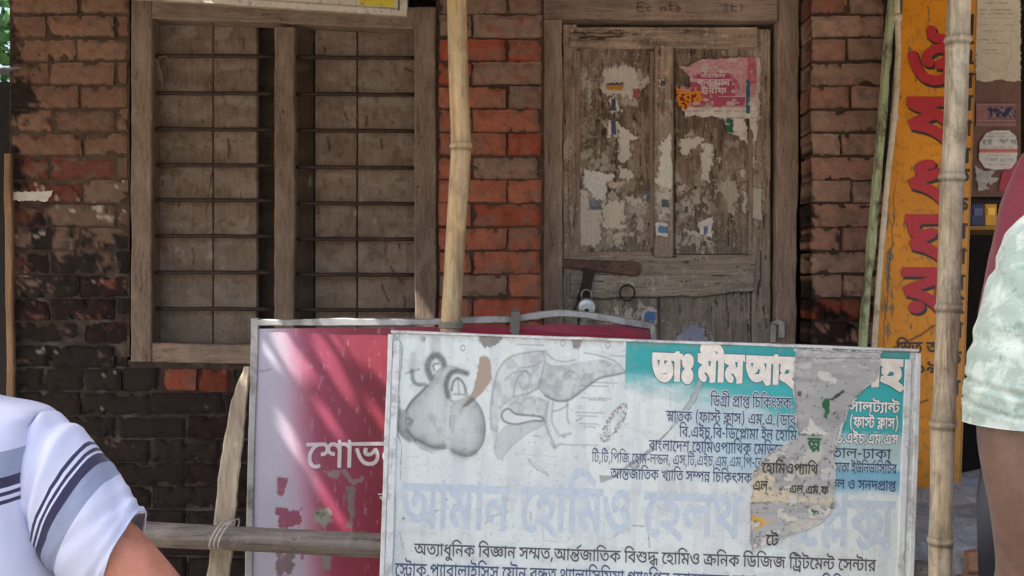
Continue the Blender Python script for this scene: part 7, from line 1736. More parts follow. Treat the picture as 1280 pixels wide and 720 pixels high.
for u in (60, 340):
    q = MB(); p = Vector(hplace(float(u), -74., -.01)); q.tube([p, Vector((p.x, p.y, 2.30))], .0016, 6); q.build('hanger', M_IRON, hang)

# ------------------------------------------------------------------ left edge: tin shed, batten, shrub
shed = empty('tin_shed', W(-60, 819, 3.6), 'shed with a painted-dark doorway and a rusty tin roof edge beyond the left end of the brick wall', 'shed')
m = MB(); a = W(11.2, 0, 3.30); m.box(-3.2, a.x, 3.38, 3.46, 0, W(0, 96, 3.3).z); m.build('dark_doorway_wall', mat_plain('dark_doorway_fill', S(38, 35, 34), .95, 0, .4, 20), shed)  # near-black wall stands in for an unlit doorway
m = MB(); rings = []
for k in range(61):
    x = -3.1 + (W(21, 0, 3.2).x + 3.1) * k / 60
    h = .012 * math.sin(k * 1.3)
    rings.append([Vector((x, 3.16, W(0, 84, 3.2).z + h - .02)), Vector((x, 4.4, W(0, 84, 3.2).z + h + .26)), Vector((x, 4.4, W(0, 84, 3.2).z + h + .257)), Vector((x, 3.16, W(0, 84, 3.2).z + h - .023))])
m.loft(rings); m.build('tin_roof', mat_plain('bright_tin', S(186, 194, 206), .4, .7, .3, 20, .1, S(120, 110, 104)), shed)
m = MB(); m.beam([W(9, 192, 3.22), W(13, 510, 3.22), W(16, 819, 3.22)], 9 * 3.22 / FOC, .02, wob=.002)
tag(m.build('timber_batten', mat_wood('warm_batten', S(160, 130, 102), S(134, 106, 82), S(96, 72, 56))), 'thin brown timber batten leaning at the left end of the brick wall', 'batten')

def leaf_mat(name, c1, c2):
    mm, nt, b = new_mat(name)
    f = noise(nt, coords(nt), 4, 3); c = ramp(nt, f, [(.35, c1), (.65, c2)])
    nt.links.new(c, b.inputs['Base Color']); b.inputs['Roughness'].default_value = .55
    return mm
def leaves(name, centres, n, size, mat, parent, sd):
    rs_ = np.random.RandomState(sd); vs_, fs_ = [], []
    for c, r in centres:
        for _ in range(n):
            d = rs_.normal(size=3); d /= np.linalg.norm(d) + 1e-9
            p = np.array(c) + d * r * rs_.uniform(.25, 1.05) ** .6
            a = rs_.normal(size=3); a[2] -= .4; a /= np.linalg.norm(a); b = np.cross(a, rs_.normal(size=3)); b /= np.linalg.norm(b) + 1e-9
            s_ = size * rs_.uniform(.6, 1.3); up = np.cross(a, b) * s_ * .12
            k = len(vs_)
            vs_ += [tuple(p), tuple(p + a * s_ * .5 + b * s_ * .24 + up), tuple(p + a * s_), tuple(p + a * s_ * .5 - b * s_ * .24 + up)]
            fs_ += [(k, k + 1, k + 2, k + 3)]
    me = bpy.data.meshes.new(name); me.from_pydata(vs_, [], fs_); me.update()
    return link(name, me, mat, parent)
bx = W(-45, 20, 5.2)
bush = empty('leafy_tree', (bx.x, 5.2, 0), 'green leafy tree showing past the upper left end of the brick wall', 'tree')
m = MB(); m.tube([(bx.x, 5.2, 0), (bx.x + .03, 5.22, 1.0), (bx.x - .02, 5.2, 1.9), (bx.x + .05, 5.2, 2.6)], [.07, .06, .05, .02], 10)
for q in ((.3, .1, 2.5), (-.4, 0, 2.6), (.1, -.3, 2.4), (-.1, .4, 2.8)):
    m.tube([(bx.x, 5.2, 1.7), (bx.x + q[0] * .6, 5.2 + q[1] * .6, 2.1), (bx.x + q[0], 5.2 + q[1], q[2])], [.03, .02, .008], 7)
m.build('trunk', mat_plain('bark', S(104, 90, 76), .9), bush)
leaves('crown', [((bx.x + random.uniform(-.55, .3), 5.2 + random.uniform(-.4, .4), random.uniform(2.0, 3.1)), .3) for _ in range(22)], 90, .11, leaf_mat('fresh_leaf', S(50, 96, 52), S(92, 142, 74)), bush, 4)

# ------------------------------------------------------------------ unseen eave added to shade the wall: bamboo mat, holes placed for sun patches
def eave_z(Y): return 2.02 + (Y - 1.62) * (.34 / 1.6)
eave = empty('unseen_mat_eave', (0, 2.4, 2.0), 'unseen bamboo mat eave added to shade the wall and cast sun patches', 'eave')
spots = []
def hit(px, py, Y):
    p = W(px, py, Y)
    for _ in range(60):
        t = (eave_z(p.y - 0) - p.z) / -SUN_D.z if False else 0
        break
    # walk back toward the sun until the mat's height
    lo, hi = 0.0, 4.0
    for _ in range(50):
        t = (lo + hi) / 2; q = p - SUN_D * t
        if q.z < eave_z(q.y): lo = t
        else: hi = t
    return p - SUN_D * lo
Z4 = lambda x, y: (260 + x / 2.571, 440 + y / 2.571)
for (x, y), r in (((411, 456), .021), ((403, 436), .012), ((408, 520), .014), ((356, 540), .017), ((349, 522), .009), ((470, 520), .015), ((407, 620), .018), ((418, 640), .009), ((420, 428), .013), ((436, 433), .016), ((455, 430), .013), ((471, 436), .017), ((484, 446), .014),
                   ((462, 450), .017), ((476, 468), .016), ((488, 480), .012), ((482, 573), .011), ((331, 436), .007), ((323, 515), .007)):
    spots.append((hit(x, y, YR), r * .66))
for (x, y), r in (((430, 401), .02), ((455, 401), .02), ((490, 403), .016), ((332, 400), .02)):
    spots.append((hit(x, y, YR - .02), r))
for (x, y), r in (((526, 380), .016), ((530, 396), .02), ((470, 384), .010), ((443, 341), .008), ((466, 390), .01)):
    spots.append((hit(x, y, YW), r))
for (x, y), r in (((300, 462), .008),):
    spots.append((hit(x, y, YP2), r))
gx = np.arange(-3.0, 3.2, .009); gy = np.arange(1.62, 3.235, .009)
U, V = np.meshgrid(gx, gy)
Z = eave_z(V) + (fbm(U * 2, V * 2, 3, 500) - .5) * .03 + ((np.floor(U / .045) + np.floor(V / .045)) % 2) * .002
keep = np.ones(U.shape, bool)
for p, r in spots:
    keep &= np.hypot(U - p.x, V - p.y) + (vnoise(U * 70, V * 70, 501) - .5) * r * 1.1 > r
keep &= V > 1.66 + (fbm(U * 12, U * 0, 3, 502) - .5) * .06
q = grid_quads(len(gx), len(gy)); kk = keep.ravel(); q = q[kk[q].all(1)]
me = raw_mesh('mat', np.stack([U, V, Z], -1), q)
link('mat', me, mat_wood('woven_bamboo', S(186, 160, 118), S(150, 124, 88), S(96, 78, 56), 'X', .4), eave)
for y in (1.72, 2.64, 3.14):
    q = MB(); q.tube([(-3.0, y, eave_z(y) - .03), (3.15, y, eave_z(y) - .03)], .018, 10); q.build('purlin', M_BAM2, eave)
for x in (-2.2, -1.0, .2, 1.4, 2.6):
    q = MB(); q.tube([(x, 1.66, eave_z(1.66) - .062), (x, 3.22, eave_z(3.22) - .062)], .014, 10); q.build('rafter', M_BAM2, eave)

# tree added across the lane, out of the picture, that keeps the sun off the two men
tr = empty('added_shade_tree', (-3.3, -.3, 0), 'unseen broad tree added to shade the men', 'tree')
m = MB(); m.tube([(-3.6, -.5, 0), (-3.55, -.45, 1.2), (-3.4, -.3, 2.6), (-3.1, .1, 4.2)], [.2, .16, .13, .06], 14)
for q in ((-2.3, .5, 4.4), (-3.8, .2, 4.7), (-2.9, -.9, 4.4), (-2.0, .2, 4.0), (-3.2, .6, 4.5)):
    m.tube([(-3.45, -.35, 2.2), ((q[0] - 3.4) / 2, (q[1] - .3) / 2, 3.4), q], [.08, .05, .02], 9)
m.build('trunk', mat_plain('grey_bark', S(112, 98, 84), .9), tr)
cs_ = []
for _ in range(96):
    cs_.append(((random.uniform(-4.2, -1.2), random.uniform(-1.2, .62), random.uniform(3.7, 5.2)), .42))
leaves('crown', cs_, 110, .17, leaf_mat('broad_leaf', S(58, 92, 48), S(96, 132, 66)), tr, 8)

# ------------------------------------------------------------------ people
def skin_mat(name, c):
    mm, nt, b = new_mat(name)
    v = coords(nt); f = noise(nt, v, 40, 6, .6); g = noise(nt, v, 400, 3, .6)
    k = ramp(nt, f, [(.3, .76), (.7, 1.1)]); k2 = ramp(nt, g, [(.3, .93), (.7, 1.04)])
    cc = mixc(nt, mixc(nt, c, k, 1., 'MULTIPLY'), k2, 1., 'MULTIPLY')
    nt.links.new(cc, b.inputs['Base Color']); b.inputs['Roughness'].default_value = .48
    b.inputs['Subsurface Weight'].default_value = .06; b.inputs['Subsurface Radius'].default_value = (.02, .008, .004)
    bump(nt, b, g, .12, .001); return mm

def body(parent, J, E, mat, root):
    names = list(J); idx = {n: i for i, n in enumerate(names)}
    me = bpy.data.meshes.new('body'); me.from_pydata([J[n][0] for n in names], [(idx[a], idx[b]) for a, b in E], [])
    o = bpy.data.objects.new('body', me); COL.objects.link(o)
    sk_ = o.modifiers.new('skin', 'SKIN'); sk_.use_smooth_shade = True; sk_.branch_smoothing = .6
    for i, n in enumerate(names):
        r = J[n][1]; r = r if hasattr(r, '__len__') else (r, r)
        me.skin_vertices[0].data[i].radius = r
        me.skin_vertices[0].data[i].use_root = (n == root)
    ss = o.modifiers.new('sub', 'SUBSURF'); ss.levels = 2; ss.render_levels = 2
    dg = bpy.context.evaluated_depsgraph_get()
    out = bpy.data.meshes.new_from_object(o.evaluated_get(dg))
    bpy.data.objects.remove(o); bpy.data.meshes.remove(me)
    out.name = 'body'; out.materials.clear()
    return link('body', out, mat, parent, True)

def hand(J, E, side, wrist, d, nrm, side_v, curl=.5, s=1.0):
    """a palm and five fingers growing from the wrist joint; d = along the hand, nrm = palm side, side_v = thumb side"""
    d, nrm, sv_ = Vector(d).normalized(), Vector(nrm).normalized(), Vector(side_v).normalized()
    w = Vector(J[wrist][0])
    pm = w + d * .045 * s; J[side + 'palm'] = (pm, (.026 * s, .016 * s)); E.append((wrist, side + 'palm'))
    for k, (off, ln) in enumerate(((.024, .068), (.009, .078), (-.007, .073), (-.022, .056))):
        kn = pm + d * .042 * s + sv_ * off * s
        prev = side + 'palm'; p = kn; ang = curl * .5; dd = d
        J[f'{side}f{k}0'] = (kn, .0098 * s); E.append((prev, f'{side}f{k}0')); prev = f'{side}f{k}0'
        for j in range(3):
            dd = (d * math.cos(ang) + nrm * math.sin(ang)).normalized()
            p = p + dd * ln * s * (.42, .32, .26)[j]
            nm = f'{side}f{k}{j + 1}'
            J[nm] = (p, (.0088, .0082, .0070)[j] * s); E.append((prev, nm)); prev = nm; ang += curl * .6
    t0 = w + d * .022 * s + sv_ * .024 * s; J[side + 't0'] = (t0, .012 * s); E.append((side + 'palm', side + 't0'))
    t1 = t0 + (sv_ * .7 + d * .7 + nrm * .2).normalized() * .036 * s; J[side + 't1'] = (t1, .0105 * s); E.append((side + 't0', side + 't1'))
    t2 = t1 + (sv_ * .3 + d * .9 + nrm * .35).normalized() * .028 * s; J[side + 't2'] = (t2, .0085 * s); E.append((side + 't1', side + 't2'))

def ring_xz(po, pi, Y, depth, n=36, dy=0.0, lump=None):
    """an oblique sleeve ring through two outline points (outer, inner) at depth Y"""
    a, b = W(po[0], po[1], Y), W(pi[0], pi[1], Y)
    c = (a + b) / 2; h = (a - b) / 2
    out = []
    for k in range(n):
        t = 2 * math.pi * k / n
        s = 1 + (lump(k / n) if lump else 0)
        out.append(c + h * math.cos(t) * s + Vector((0, depth * math.sin(t) * s + dy, 0)))
    return out

def smooth_rings(rings, per=6):
    """interpolate rings with Catmull-Rom along the limb; returns rings and their parameter"""
    R = [np.array([tuple(p) for p in r]) for r in rings]; out, par = [], []
    for i in range(len(R) - 1):
        p0, p1, p2, p3 = R[max(0, i - 1)], R[i], R[i + 1], R[min(len(R) - 1, i + 2)]
        for k in range(per):
            t = k / per
            out.append(.5 * (2 * p1 + (p2 - p0) * t + (2 * p0 - 5 * p1 + 4 * p2 - p3) * t * t + (3 * p1 - p0 - 3 * p2 + p3) * t ** 3)); par.append(i + t)
    out.append(R[-1]); par.append(len(R) - 1)
    return out, par

def cloth(name, rings, mat, parent, per=6, par_attr=False, fold=.004, fs=(3.0, 1.2), sd=1, hem=True, caps=False, grooves=()):
    rr, par = smooth_rings(rings, per)
    A_ = np.array(rr); nr, n = A_.shape[:2]
    c = A_.mean(1, keepdims=True); d = A_ - c; L = np.linalg.norm(d, axis=2, keepdims=True) + 1e-9
    th = np.linspace(0, 2 * np.pi, n, endpoint=False)
    P = np.array(par)[:, None] * np.ones((1, n)); T = np.ones((nr, 1)) * th[None, :]
    f = (fbm(np.cos(T) * fs[0] + 5 + P * .35, np.sin(T) * fs[0] + 5 + P * fs[1], 4, sd) - .5) * 2 * fold
    for p0, sl, ph, wd, dp in grooves:                  # creases running round the limb
        line = p0 + sl * np.sin(T + ph) + .25 * (fbm(np.cos(T) * 2 + 9, np.sin(T) * 2 + 9, 2, sd + 7) - .5)
        u_ = (P - line) / wd
        f = f + dp * (.55 * np.exp(-(u_ - 1.6) ** 2) - np.exp(-u_ ** 2) + .55 * np.exp(-(u_ + 1.6) ** 2)) * (.4 + .6 * fbm(T * 1.2 + ph, P * 0 + p0, 2, sd + 8))
    A_ = A_ + d / L * f[..., None]
    rows = [A_[i] for i in range(nr)]
    pv = list(par)
    if hem:                                            # turn the edge in, so that the cloth has a thickness
        cc = A_[-1].mean(0)
        for s_, off in ((1.012, .002), (.985, .0025), (.95, 0)):
            rows.append(cc + (A_[-1] - cc) * s_ + (A_[-1].mean(0) - A_[-4].mean(0)) * off * 10); pv.append(pv[-1] + .001)
        rows.append(cc + (A_[-4] - A_[-4].mean(0)) * .94 + (A_[-4].mean(0) - cc) * .6); pv.append(pv[-1] + .001)
    mb = MB(); mb.loft(rows, True, caps)
    me = mb.mesh(name)
    bm = bmesh.new(); bm.from_mesh(me); bmesh.ops.recalc_face_normals(bm, faces=bm.faces); bm.to_mesh(me); bm.free()
    at = me.attributes.new('along', 'FLOAT', 'POINT')
    at.data.foreach_set('value', np.repeat(np.array(pv), n).astype(np.float32))
    return link(name, me, mat, parent, True)

def cloth_mat(name, base, stripes=None, attr='along', lo=0., hi=1., rough=.85, blotch=None, sheen=.2):
    """woven cloth; stripes = [(value, colour)...] constant bands along the attribute (or the height)"""
    mm, nt, b = new_mat(name)
    v = coords(nt); f = noise(nt, v, 700, 2, .6); g = noise(nt, v, 18, 5, .6)
    if stripes:
        if attr == 'z':
            sp = N(nt, 'ShaderNodeSeparateXYZ'); nt.links.new(v, sp.inputs[0]); val = sp.outputs['Z']
        else:
            an = N(nt, 'ShaderNodeAttribute', attribute_name=attr); val = an.outputs['Fac']
        mr = N(nt, 'ShaderNodeMapRange'); mr.inputs['From Min'].default_value = lo; mr.inputs['From Max'].default_value = hi
        nt.links.new(val, mr.inputs['Value'])
        c = ramp(nt, mr.outputs[0], [((p - lo) / (hi - lo), cc) for p, cc in stripes], 'CONSTANT')
    else:
        c = base
    if blotch:
        h = noise(nt, v, blotch[1], 9, .7, .35)
        c = mixc(nt, c, blotch[0], ramp(nt, h, [(.47, 0), (.58, .75)]))
        h2 = noise(nt, v, blotch[1] * 1.7, 8, .72, .3)
        c = mixc(nt, c, blotch[2], ramp(nt, h2, [(.57, 0), (.66, .8)]))
    k = ramp(nt, f, [(.25, .9), (.75, 1.03)])
    c = mixc(nt, c, k, 1., 'MULTIPLY')
    nt.links.new(c, b.inputs['Base Color']); b.inputs['Roughness'].default_value = rough
    b.inputs['Sheen Weight'].default_value = sheen; b.inputs['Specular IOR Level'].default_value = .15
    bump(nt, b, f, .25, .0008); return mm

def ell(c, rx, ry, n=44, rot=0.0, pw=1.0):
    out = []
    for k in range(n):
        t = 2 * math.pi * k / n
        ct, st = math.cos(t), math.sin(t)
        x, y = rx * math.copysign(abs(ct) ** pw, ct), ry * math.copysign(abs(st) ** pw, st)
        out.append(Vector((c[0] + x * math.cos(rot) - y * math.sin(rot), c[1] + x * math.sin(rot) + y * math.cos(rot), c[2])))
    return out

def head_parts(parent, J, E, neck, c, fwd, r, hair_mat, beard=False):
    """skull, nose and ears join the body surface; eyes, mouth and hair are pieces of their own"""
    c = Vector(c); f = Vector(fwd).normalized(); up = Vector((0, 0, 1)); up = (up - f * up.dot(f)).normalized(); sd = f.cross(up)
    J['jaw'] = (c - up * .055 + f * .012, (r * .72, r * .72)); J['skull'] = (c + up * .015 - f * .008, (r * .95, r * 1.06)); J['crown'] = (c + up * .085 - f * .012, (r * .62, r * .7))
    E += [(neck, 'jaw'), ('jaw', 'skull'), ('skull', 'crown')]
    J['nose'] = (c - up * .018 + f * (r + .022), .010); E.append(('skull', 'nose'))
    for s in (-1, 1):
        J['ear%d' % s] = (c + sd * s * (r * 1.12) - up * .008 - f * .008, (.008, .02)); E.append(('skull', 'ear%d' % s))
    def late():
        for s in (-1, 1):
            m = MB(); e = c + sd * s * .031 + up * .012 + f * (r * .93)
            m.loft([[e + (sd * math.cos(t) + up * math.sin(t)) * .012 * math.sin(a) + f * .010 * math.cos(a) for t in [2 * math.pi * k / 12 for k in range(12)]] for a in [math.pi * (q + .1) / 8.2 for q in range(9)]])
            m.build('eye', mat_plain('eye_white', S(70, 60, 56), .25, 0, .1), parent, True)
        m = MB(); m.tube([c + sd * x - up * (.052 - abs(x) * .05) + f * (r * .84 - abs(x) * .25) for x in (-.024, -.012, 0, .012, .024)], [.003, .006, .007, .006, .003], 8)
        m.build('mouth', mat_plain('lips', S(118, 72, 64), .5), parent, True)
        # hair: a cap over the skull down to the nape
        n, k_ = 64, 22; rings = []
        for i in range(k_ + 1):
            a = math.pi * .62 * i / k_
            rg = []
            for j in range(n):
                t = 2 * math.pi * j / n
                front = max(0, math.cos(t)); aa = a * (1 - .38 * front)
                rr = r * 1.10 + .016 * (float(fbm(np.array(math.cos(t) * 9 + 20.), np.array(math.sin(t) * 9 + a * 5 + 20.), 3, 9)) - .5) + .004
                rg.append(c + up * .022 - f * .012 + up * math.cos(aa) * (rr * 1.0) * 1.12 + (f * math.cos(t) * 1.04 + sd * math.sin(t) * .93) * rr * math.sin(aa + .02))
            rings.append(rg)
        mb = MB(); mb.loft(rings, True, True); mb.build('hair', hair_mat, parent, True)
        if beard:
            rings = []
            for i, (dz, k2) in enumerate(((.015, .98), (-.02, 1.04), (-.05, 1.0), (-.085, .8), (-.108, .42))):
                rings.append([c + up * dz + f * (.012 + math.cos(t) * r * k2 * 1.06) + sd * math.sin(t) * r * k2 * .98 for t in [-1.45 + 2.9 * j / 16 for j in range(17)]])
            mb = MB(); mb.loft(rings, False, False); o = mb.build('beard', hair_mat, parent, True)
            so_ = o.modifiers.new('thick', 'SOLIDIFY'); so_.thickness = .012
    return late

HAIR = mat_plain('black_hair', S(30, 27, 26), .55, 0, .4, 220, .6)
NAVY = S(62, 60, 88); WHT = S(212, 216, 240); GREY = S(150, 160, 186)

# ---- seated man in a white striped polo shirt, seen from behind at the lower left
Y1 = 1.40; k1 = Y1 / FOC
p1 = empty('person', (W(-130, 0, Y1).x, Y1, 0), 'person seen from behind in a white polo shirt with navy and grey stripes', 'person')
cx = W(-135, 0, Y1).x
J, E = {}, []
def jp(n, p, r, a=None):
    J[n] = (Vector(p), r)
    if a: E.append((a, n))
jp('pelvis', (cx, Y1 - .02, .56), (.155, .115)); jp('waist', (cx, Y1, .74), (.135, .10), 'pelvis'); jp('chest', (cx, Y1 + .01, .92), (.15, .11), 'waist')
jp('neckbase', (cx, Y1 + .03, 1.045), (.07, .065), 'chest'); jp('neck', (cx, Y1 + .06, 1.10), .052, 'neckbase')
late = head_parts(p1, J, E, 'neck', (cx - .01, Y1 + .10, 1.20), (0, .95, -.2), .078, HAIR)
sh_ = W(30, 590, Y1); el = W(226, 782, Y1)
jp('shoulder_r', sh_, .058, 'chest'); jp('upper_r', sh_.lerp(el, .5) + Vector((.000, 0, .004)), .055, 'shoulder_r'); jp('lower_upper_r', sh_.lerp(el, .8), .052, 'upper_r'); jp('elbow_r', el, .041, 'lower_upper_r')
wr = Vector((cx + .16, Y1 + .24, .60)); jp('forearm_r', el.lerp(wr, .35), .041, 'elbow_r'); jp('wrist_r', wr, (.028, .022), 'forearm_r')
jp('shoulder_l', (2 * cx - sh_.x, Y1, sh_.z), .058, 'chest'); jp('elbow_l', (2 * cx - el.x + .05, Y1 + .03, el.z - .02), .042, 'shoulder_l'); wl = Vector((cx - .16, Y1 + .25, .60)); jp('wrist_l', wl, (.028, .022), 'elbow_l')
hand(J, E, 'r_', 'wrist_r', (-.2, .9, -.1), (0, 0, -1), (-1, 0, 0), .35); hand(J, E, 'l_', 'wrist_l', (.2, .9, -.1), (0, 0, -1), (1, 0, 0), .35)
for s, n in ((1, 'r'), (-1, 'l')):
    jp('hip_' + n, (cx + s * .09, Y1, .54), .095, 'pelvis'); jp('knee_' + n, (cx + s * .15, Y1 + .40, .535), .062, 'hip_' + n); jp('shin_' + n, (cx + s * .15, Y1 + .41, .34), .054, 'knee_' + n); jp('ankle_' + n, (cx + s * .15, Y1 + .40, .085), .036, 'shin_' + n); jp('toe_' + n, (cx + s * .16, Y1 + .55, .035), (.042, .028), 'ankle_' + n)
body(p1, J, E, skin_mat('tan_skin', S(204, 134, 108)), 'pelvis'); late()
M_P1 = cloth_mat('striped_polo', WHT, [(0.0, WHT), (5.47, GREY), (5.77, NAVY), (5.90, WHT), (5.95, NAVY), (5.995, WHT), (6.04, NAVY), (6.08, WHT)], 'along', 4.0, 8.0)
zz = lambda py: CAMZ + (360 - py) * k1
hw = W(63, 0, Y1).x - cx
tor = [ell((cx, Y1 + .06, zz(474)), .060, .060), ell((cx, Y1 + .055, zz(486)), .075, .07), ell((cx, Y1 + .03, zz(500)), .125, .09), ell((cx, Y1 + .01, zz(512)), hw - .030, .11, pw=.75), ell((cx, Y1, zz(530)), hw - .010, .128, pw=.6), ell((cx, Y1 - .005, zz(570)), hw - .002, .138, pw=.55),
       ell((cx, Y1 - .01, zz(640)), hw + .002, .142, pw=.55), ell((cx, Y1 - .01, zz(720)), hw + .012, .142, pw=.55), ell((cx, Y1 - .01, .62), hw + .01, .14, pw=.6), ell((cx, Y1 - .01, .54), hw - .01, .14, pw=.7)]
o = cloth('shirt', tor, M_P1, p1, 8, fold=.010, fs=(4.2, .35), sd=14)
co = np.zeros(len(o.data.vertices) * 3, np.float32); o.data.vertices.foreach_get('co', co); co = co.reshape(-1, 3)
pys = 360 - (co[:, 2] - CAMZ) / k1; pxs = 640 + co[:, 0] / k1
o.data.attributes['along'].data.foreach_set('value', ((pys - np.clip(60 - pxs, 0, 200) * .17) / 100.0).astype(np.float32))
M_SL = cloth_mat('striped_sleeve', WHT, [(0, WHT), (1.80, NAVY), (1.95, WHT), (2.12, NAVY), (2.30, WHT), (2.45, NAVY), (3.02, GREY), (4.0, WHT)], 'along', 0, 7)
def slv(*a): return [ring_xz(o, i, Y1, d, dy=y) for o, i, d, y in a]
sl_r = slv(((52, 514), (40, 640), .07, .01), ((88, 533), (50, 664), .080, 0), ((114, 558), (58, 684), .080, 0), ((128, 576), (66, 700), .078, 0), ((142, 594), (78, 716), .075, 0), ((160, 618), (110, 736), .068, 0), ((174.5, 640), (138, 734), .062, 0))
cloth('sleeve', sl_r, M_SL, p1, 12, fold=.007, fs=(2.4, .8), sd=22, grooves=((5.3, .5, 2.4, .16, .005), (4.5, .6, 1.2, .2, .004), (1.2, -.6, 2.0, .25, .008)))
sl_l = [[Vector((2 * cx - p.x, p.y, p.z)) for p in r] for r in sl_r]
cloth('sleeve', sl_l, M_SL, p1, 8, fold=.003, fs=(2.2, .9), sd=23)
cl = [ell((cx, Y1 + .055, zz(492)), .078, .075), ell((cx, Y1 + .06, zz(478)), .070, .068), ell((cx, Y1 + .064, zz(462)), .064, .062)]
cloth('collar', cl, cloth_mat('white_knit', WHT), p1, 4, fold=.001)
M_TR = cloth_mat('grey_trousers', S(78, 82, 92))
for s in (1, -1):
    g = [ell((cx + s * .085, Y1 - .04, .56), .115, .14), ell((cx + s * .10, Y1 + .10, .545), .10, .10)]
    lg = []
    for (x, y, z, rx, rz, ax) in ((.085, -.10, .55, .11, .11, 0), (.095, .06, .55, .105, .1, 0), (.13, .25, .545, .088, .085, 0), (.15, .38, .52, .075, .08, .8), (.15, .425, .44, .068, .07, 1.5), (.15, .42, .28, .064, .066, 1.57), (.15, .40, .12, .06, .06, 1.57)):
        c_ = Vector((cx + s * x, Y1 + y, z)); d_ = Vector((0, math.cos(ax), -math.sin(ax))); u_ = Vector((0, math.sin(ax), math.cos(ax)))
        lg.append([c_ + Vector((1, 0, 0)) * rx * math.cos(t) + u_ * rz * math.sin(t) for t in [2 * math.pi * k / 30 for k in range(30)]])
    cloth('trouser_leg', lg, M_TR, p1, 5, fold=.006, sd=40 + s, caps=False)
bn = empty('bench', (cx, Y1 - .03, 0), 'low wooden bench under the seated person in the striped polo', 'bench')
m = MB(); m.beam([Vector((cx - .6, Y1 - .17, .435)), Vector((cx + .42, Y1 - .17, .435))], .03, .28, normal=(0, -1, 0)); m.build('seat', M_PLANK, bn)
for x in (-.5, .34):
    for y in (-.14, .07):
        m = MB(); m.beam([Vector((cx + x, Y1 + y, .42)), Vector((cx + x, Y1 + y, 0))], .04, .04); m.build('leg', M_PLANK, bn)

# ---- standing man in a pale green printed shirt at the right edge
Y2 = 1.5; k2 = Y2 / FOC
z2 = lambda py: CAMZ + (360 - py) * k2
cx2 = W(1452, 0, Y2).x
p2 = empty('person', (cx2, Y2, 0), 'person at the right edge in a pale green and white printed short sleeved shirt', 'person')
J, E = {}, []
jp('pelvis', (cx2, Y2, .80), (.15, .11)); jp('waist', (cx2, Y2, .97), (.13, .10), 'pelvis'); jp('chest', (cx2, Y2 - .01, 1.14), (.15, .115), 'waist'); jp('neckbase', (cx2, Y2, 1.305), (.072, .065), 'chest'); jp('neck', (cx2, Y2 + .01, 1.355), .055, 'neckbase')
late = head_parts(p2, J, E, 'neck', (cx2, Y2 + .03, 1.465), (.2, .98, -.05), .08, HAIR)
shp = W(1316, 318, Y2); elb = W(1266, 590, Y2); wrp = Vector((W(1290, 0, Y2).x, Y2 + .10, z2(800)))
jp('shoulder_l', shp, .06, 'chest'); jp('upper_l', shp.lerp(elb, .5), .053, 'shoulder_l'); jp('lowarm_l', W(1258, 535, Y2), .051, 'upper_l'); jp('elbow_l', W(1269, 600, Y2), .046, 'lowarm_l')
jp('fore_l', W(1277, 645, Y2 + .02), .046, 'elbow_l'); jp('fore2_l', W(1281, 715, Y2 + .05), .043, 'fore_l'); jp('wrist_l', wrp, (.028, .022), 'fore2_l')
mx = lambda p: Vector((2 * cx2 - p.x, p.y, p.z))
jp('shoulder_r', mx(shp), .06, 'chest'); jp('elbow_r', mx(W(1266, 600, Y2)), .045, 'shoulder_r'); jp('wrist_r', mx(wrp), (.028, .022), 'elbow_r')
hand(J, E, 'l_', 'wrist_l', (.1, .25, -.9), (1, 0, 0), (0, 1, 0), .4); hand(J, E, 'r_', 'wrist_r', (-.1, .25, -.9), (-1, 0, 0), (0, 1, 0), .4)
for s, n in ((1, 'r'), (-1, 'l')):
    jp('hip_' + n, (cx2 + s * .09, Y2, .76), .095, 'pelvis'); jp('knee_' + n, (cx2 + s * .10, Y2 + .02, .44), .062, 'hip_' + n); jp('shin_' + n, (cx2 + s * .10, Y2, .28), .054, 'knee_' + n); jp('ankle_' + n, (cx2 + s * .10, Y2, .085), .036, 'shin_' + n); jp('toe_' + n, (cx2 + s * .12, Y2 + .15, .035), (.042, .028), 'ankle_' + n)
body(p2, J, E, skin_mat('brown_skin', S(112, 87, 76)), 'pelvis'); late()
M_P2 = cloth_mat('mint_print', S(146, 166, 162), blotch=(S(188, 202, 198), 26, S(112, 136, 132)))
sl2 = [ring_xz((1292, 262), (1372, 330), Y2, .07), ring_xz((1266, 292), (1368, 356), Y2, .078), ring_xz((1248, 340), (1356, 392), Y2, .082), ring_xz((1231, 392), (1342, 436), Y2, .082), ring_xz((1217, 444), (1330, 474), Y2, .08), ring_xz((1210, 490), (1320, 510), Y2, .076), ring_xz((1210, 529), (1314, 533), Y2, .073)]
cloth('sleeve', sl2, M_P2, p2, 12, fold=.005, fs=(1.1, .7), sd=61, grooves=((4.45, .35, 2.2, .10, .007), (5.15, .3, 2.6, .08, .006), (3.2, .5, 1.4, .18, .006), (2.0, .6, 2.9, .2, .006)))
cloth('sleeve', [[mx(p) for p in r] for r in sl2], M_P2, p2, 9, fold=.007, fs=(2.0, 1.1), sd=62)
hw2 = cx2 - W(1300, 0, Y2).x
tor = [ell((cx2, Y2, 1.335), .066, .066), ell((cx2, Y2, 1.325), .09, .08), ell((cx2, Y2, 1.322), hw2 - .035, .09), ell((cx2, Y2, 1.312), hw2 + .004, .10), ell((cx2, Y2, 1.285), hw2 + .028, .11), ell((cx2, Y2, 1.22), hw2 + .022, .12), ell((cx2, Y2, 1.0), hw2, .125), ell((cx2, Y2, .85), hw2, .125), ell((cx2, Y2, .74), hw2 + .01, .135)]
cloth('shirt', tor, M_P2, p2, 6, fold=.008, fs=(3, .6), sd=63)
cloth('collar', [ell((cx2, Y2, 1.325), .085, .08), ell((cx2, Y2 + .005, 1.345), .07, .068), ell((cx2, Y2 + .01, 1.37), .068, .066)], M_P2, p2, 4, fold=.001)
M_TR2 = cloth_mat('dark_trousers', S(58, 60, 72), sheen=0)
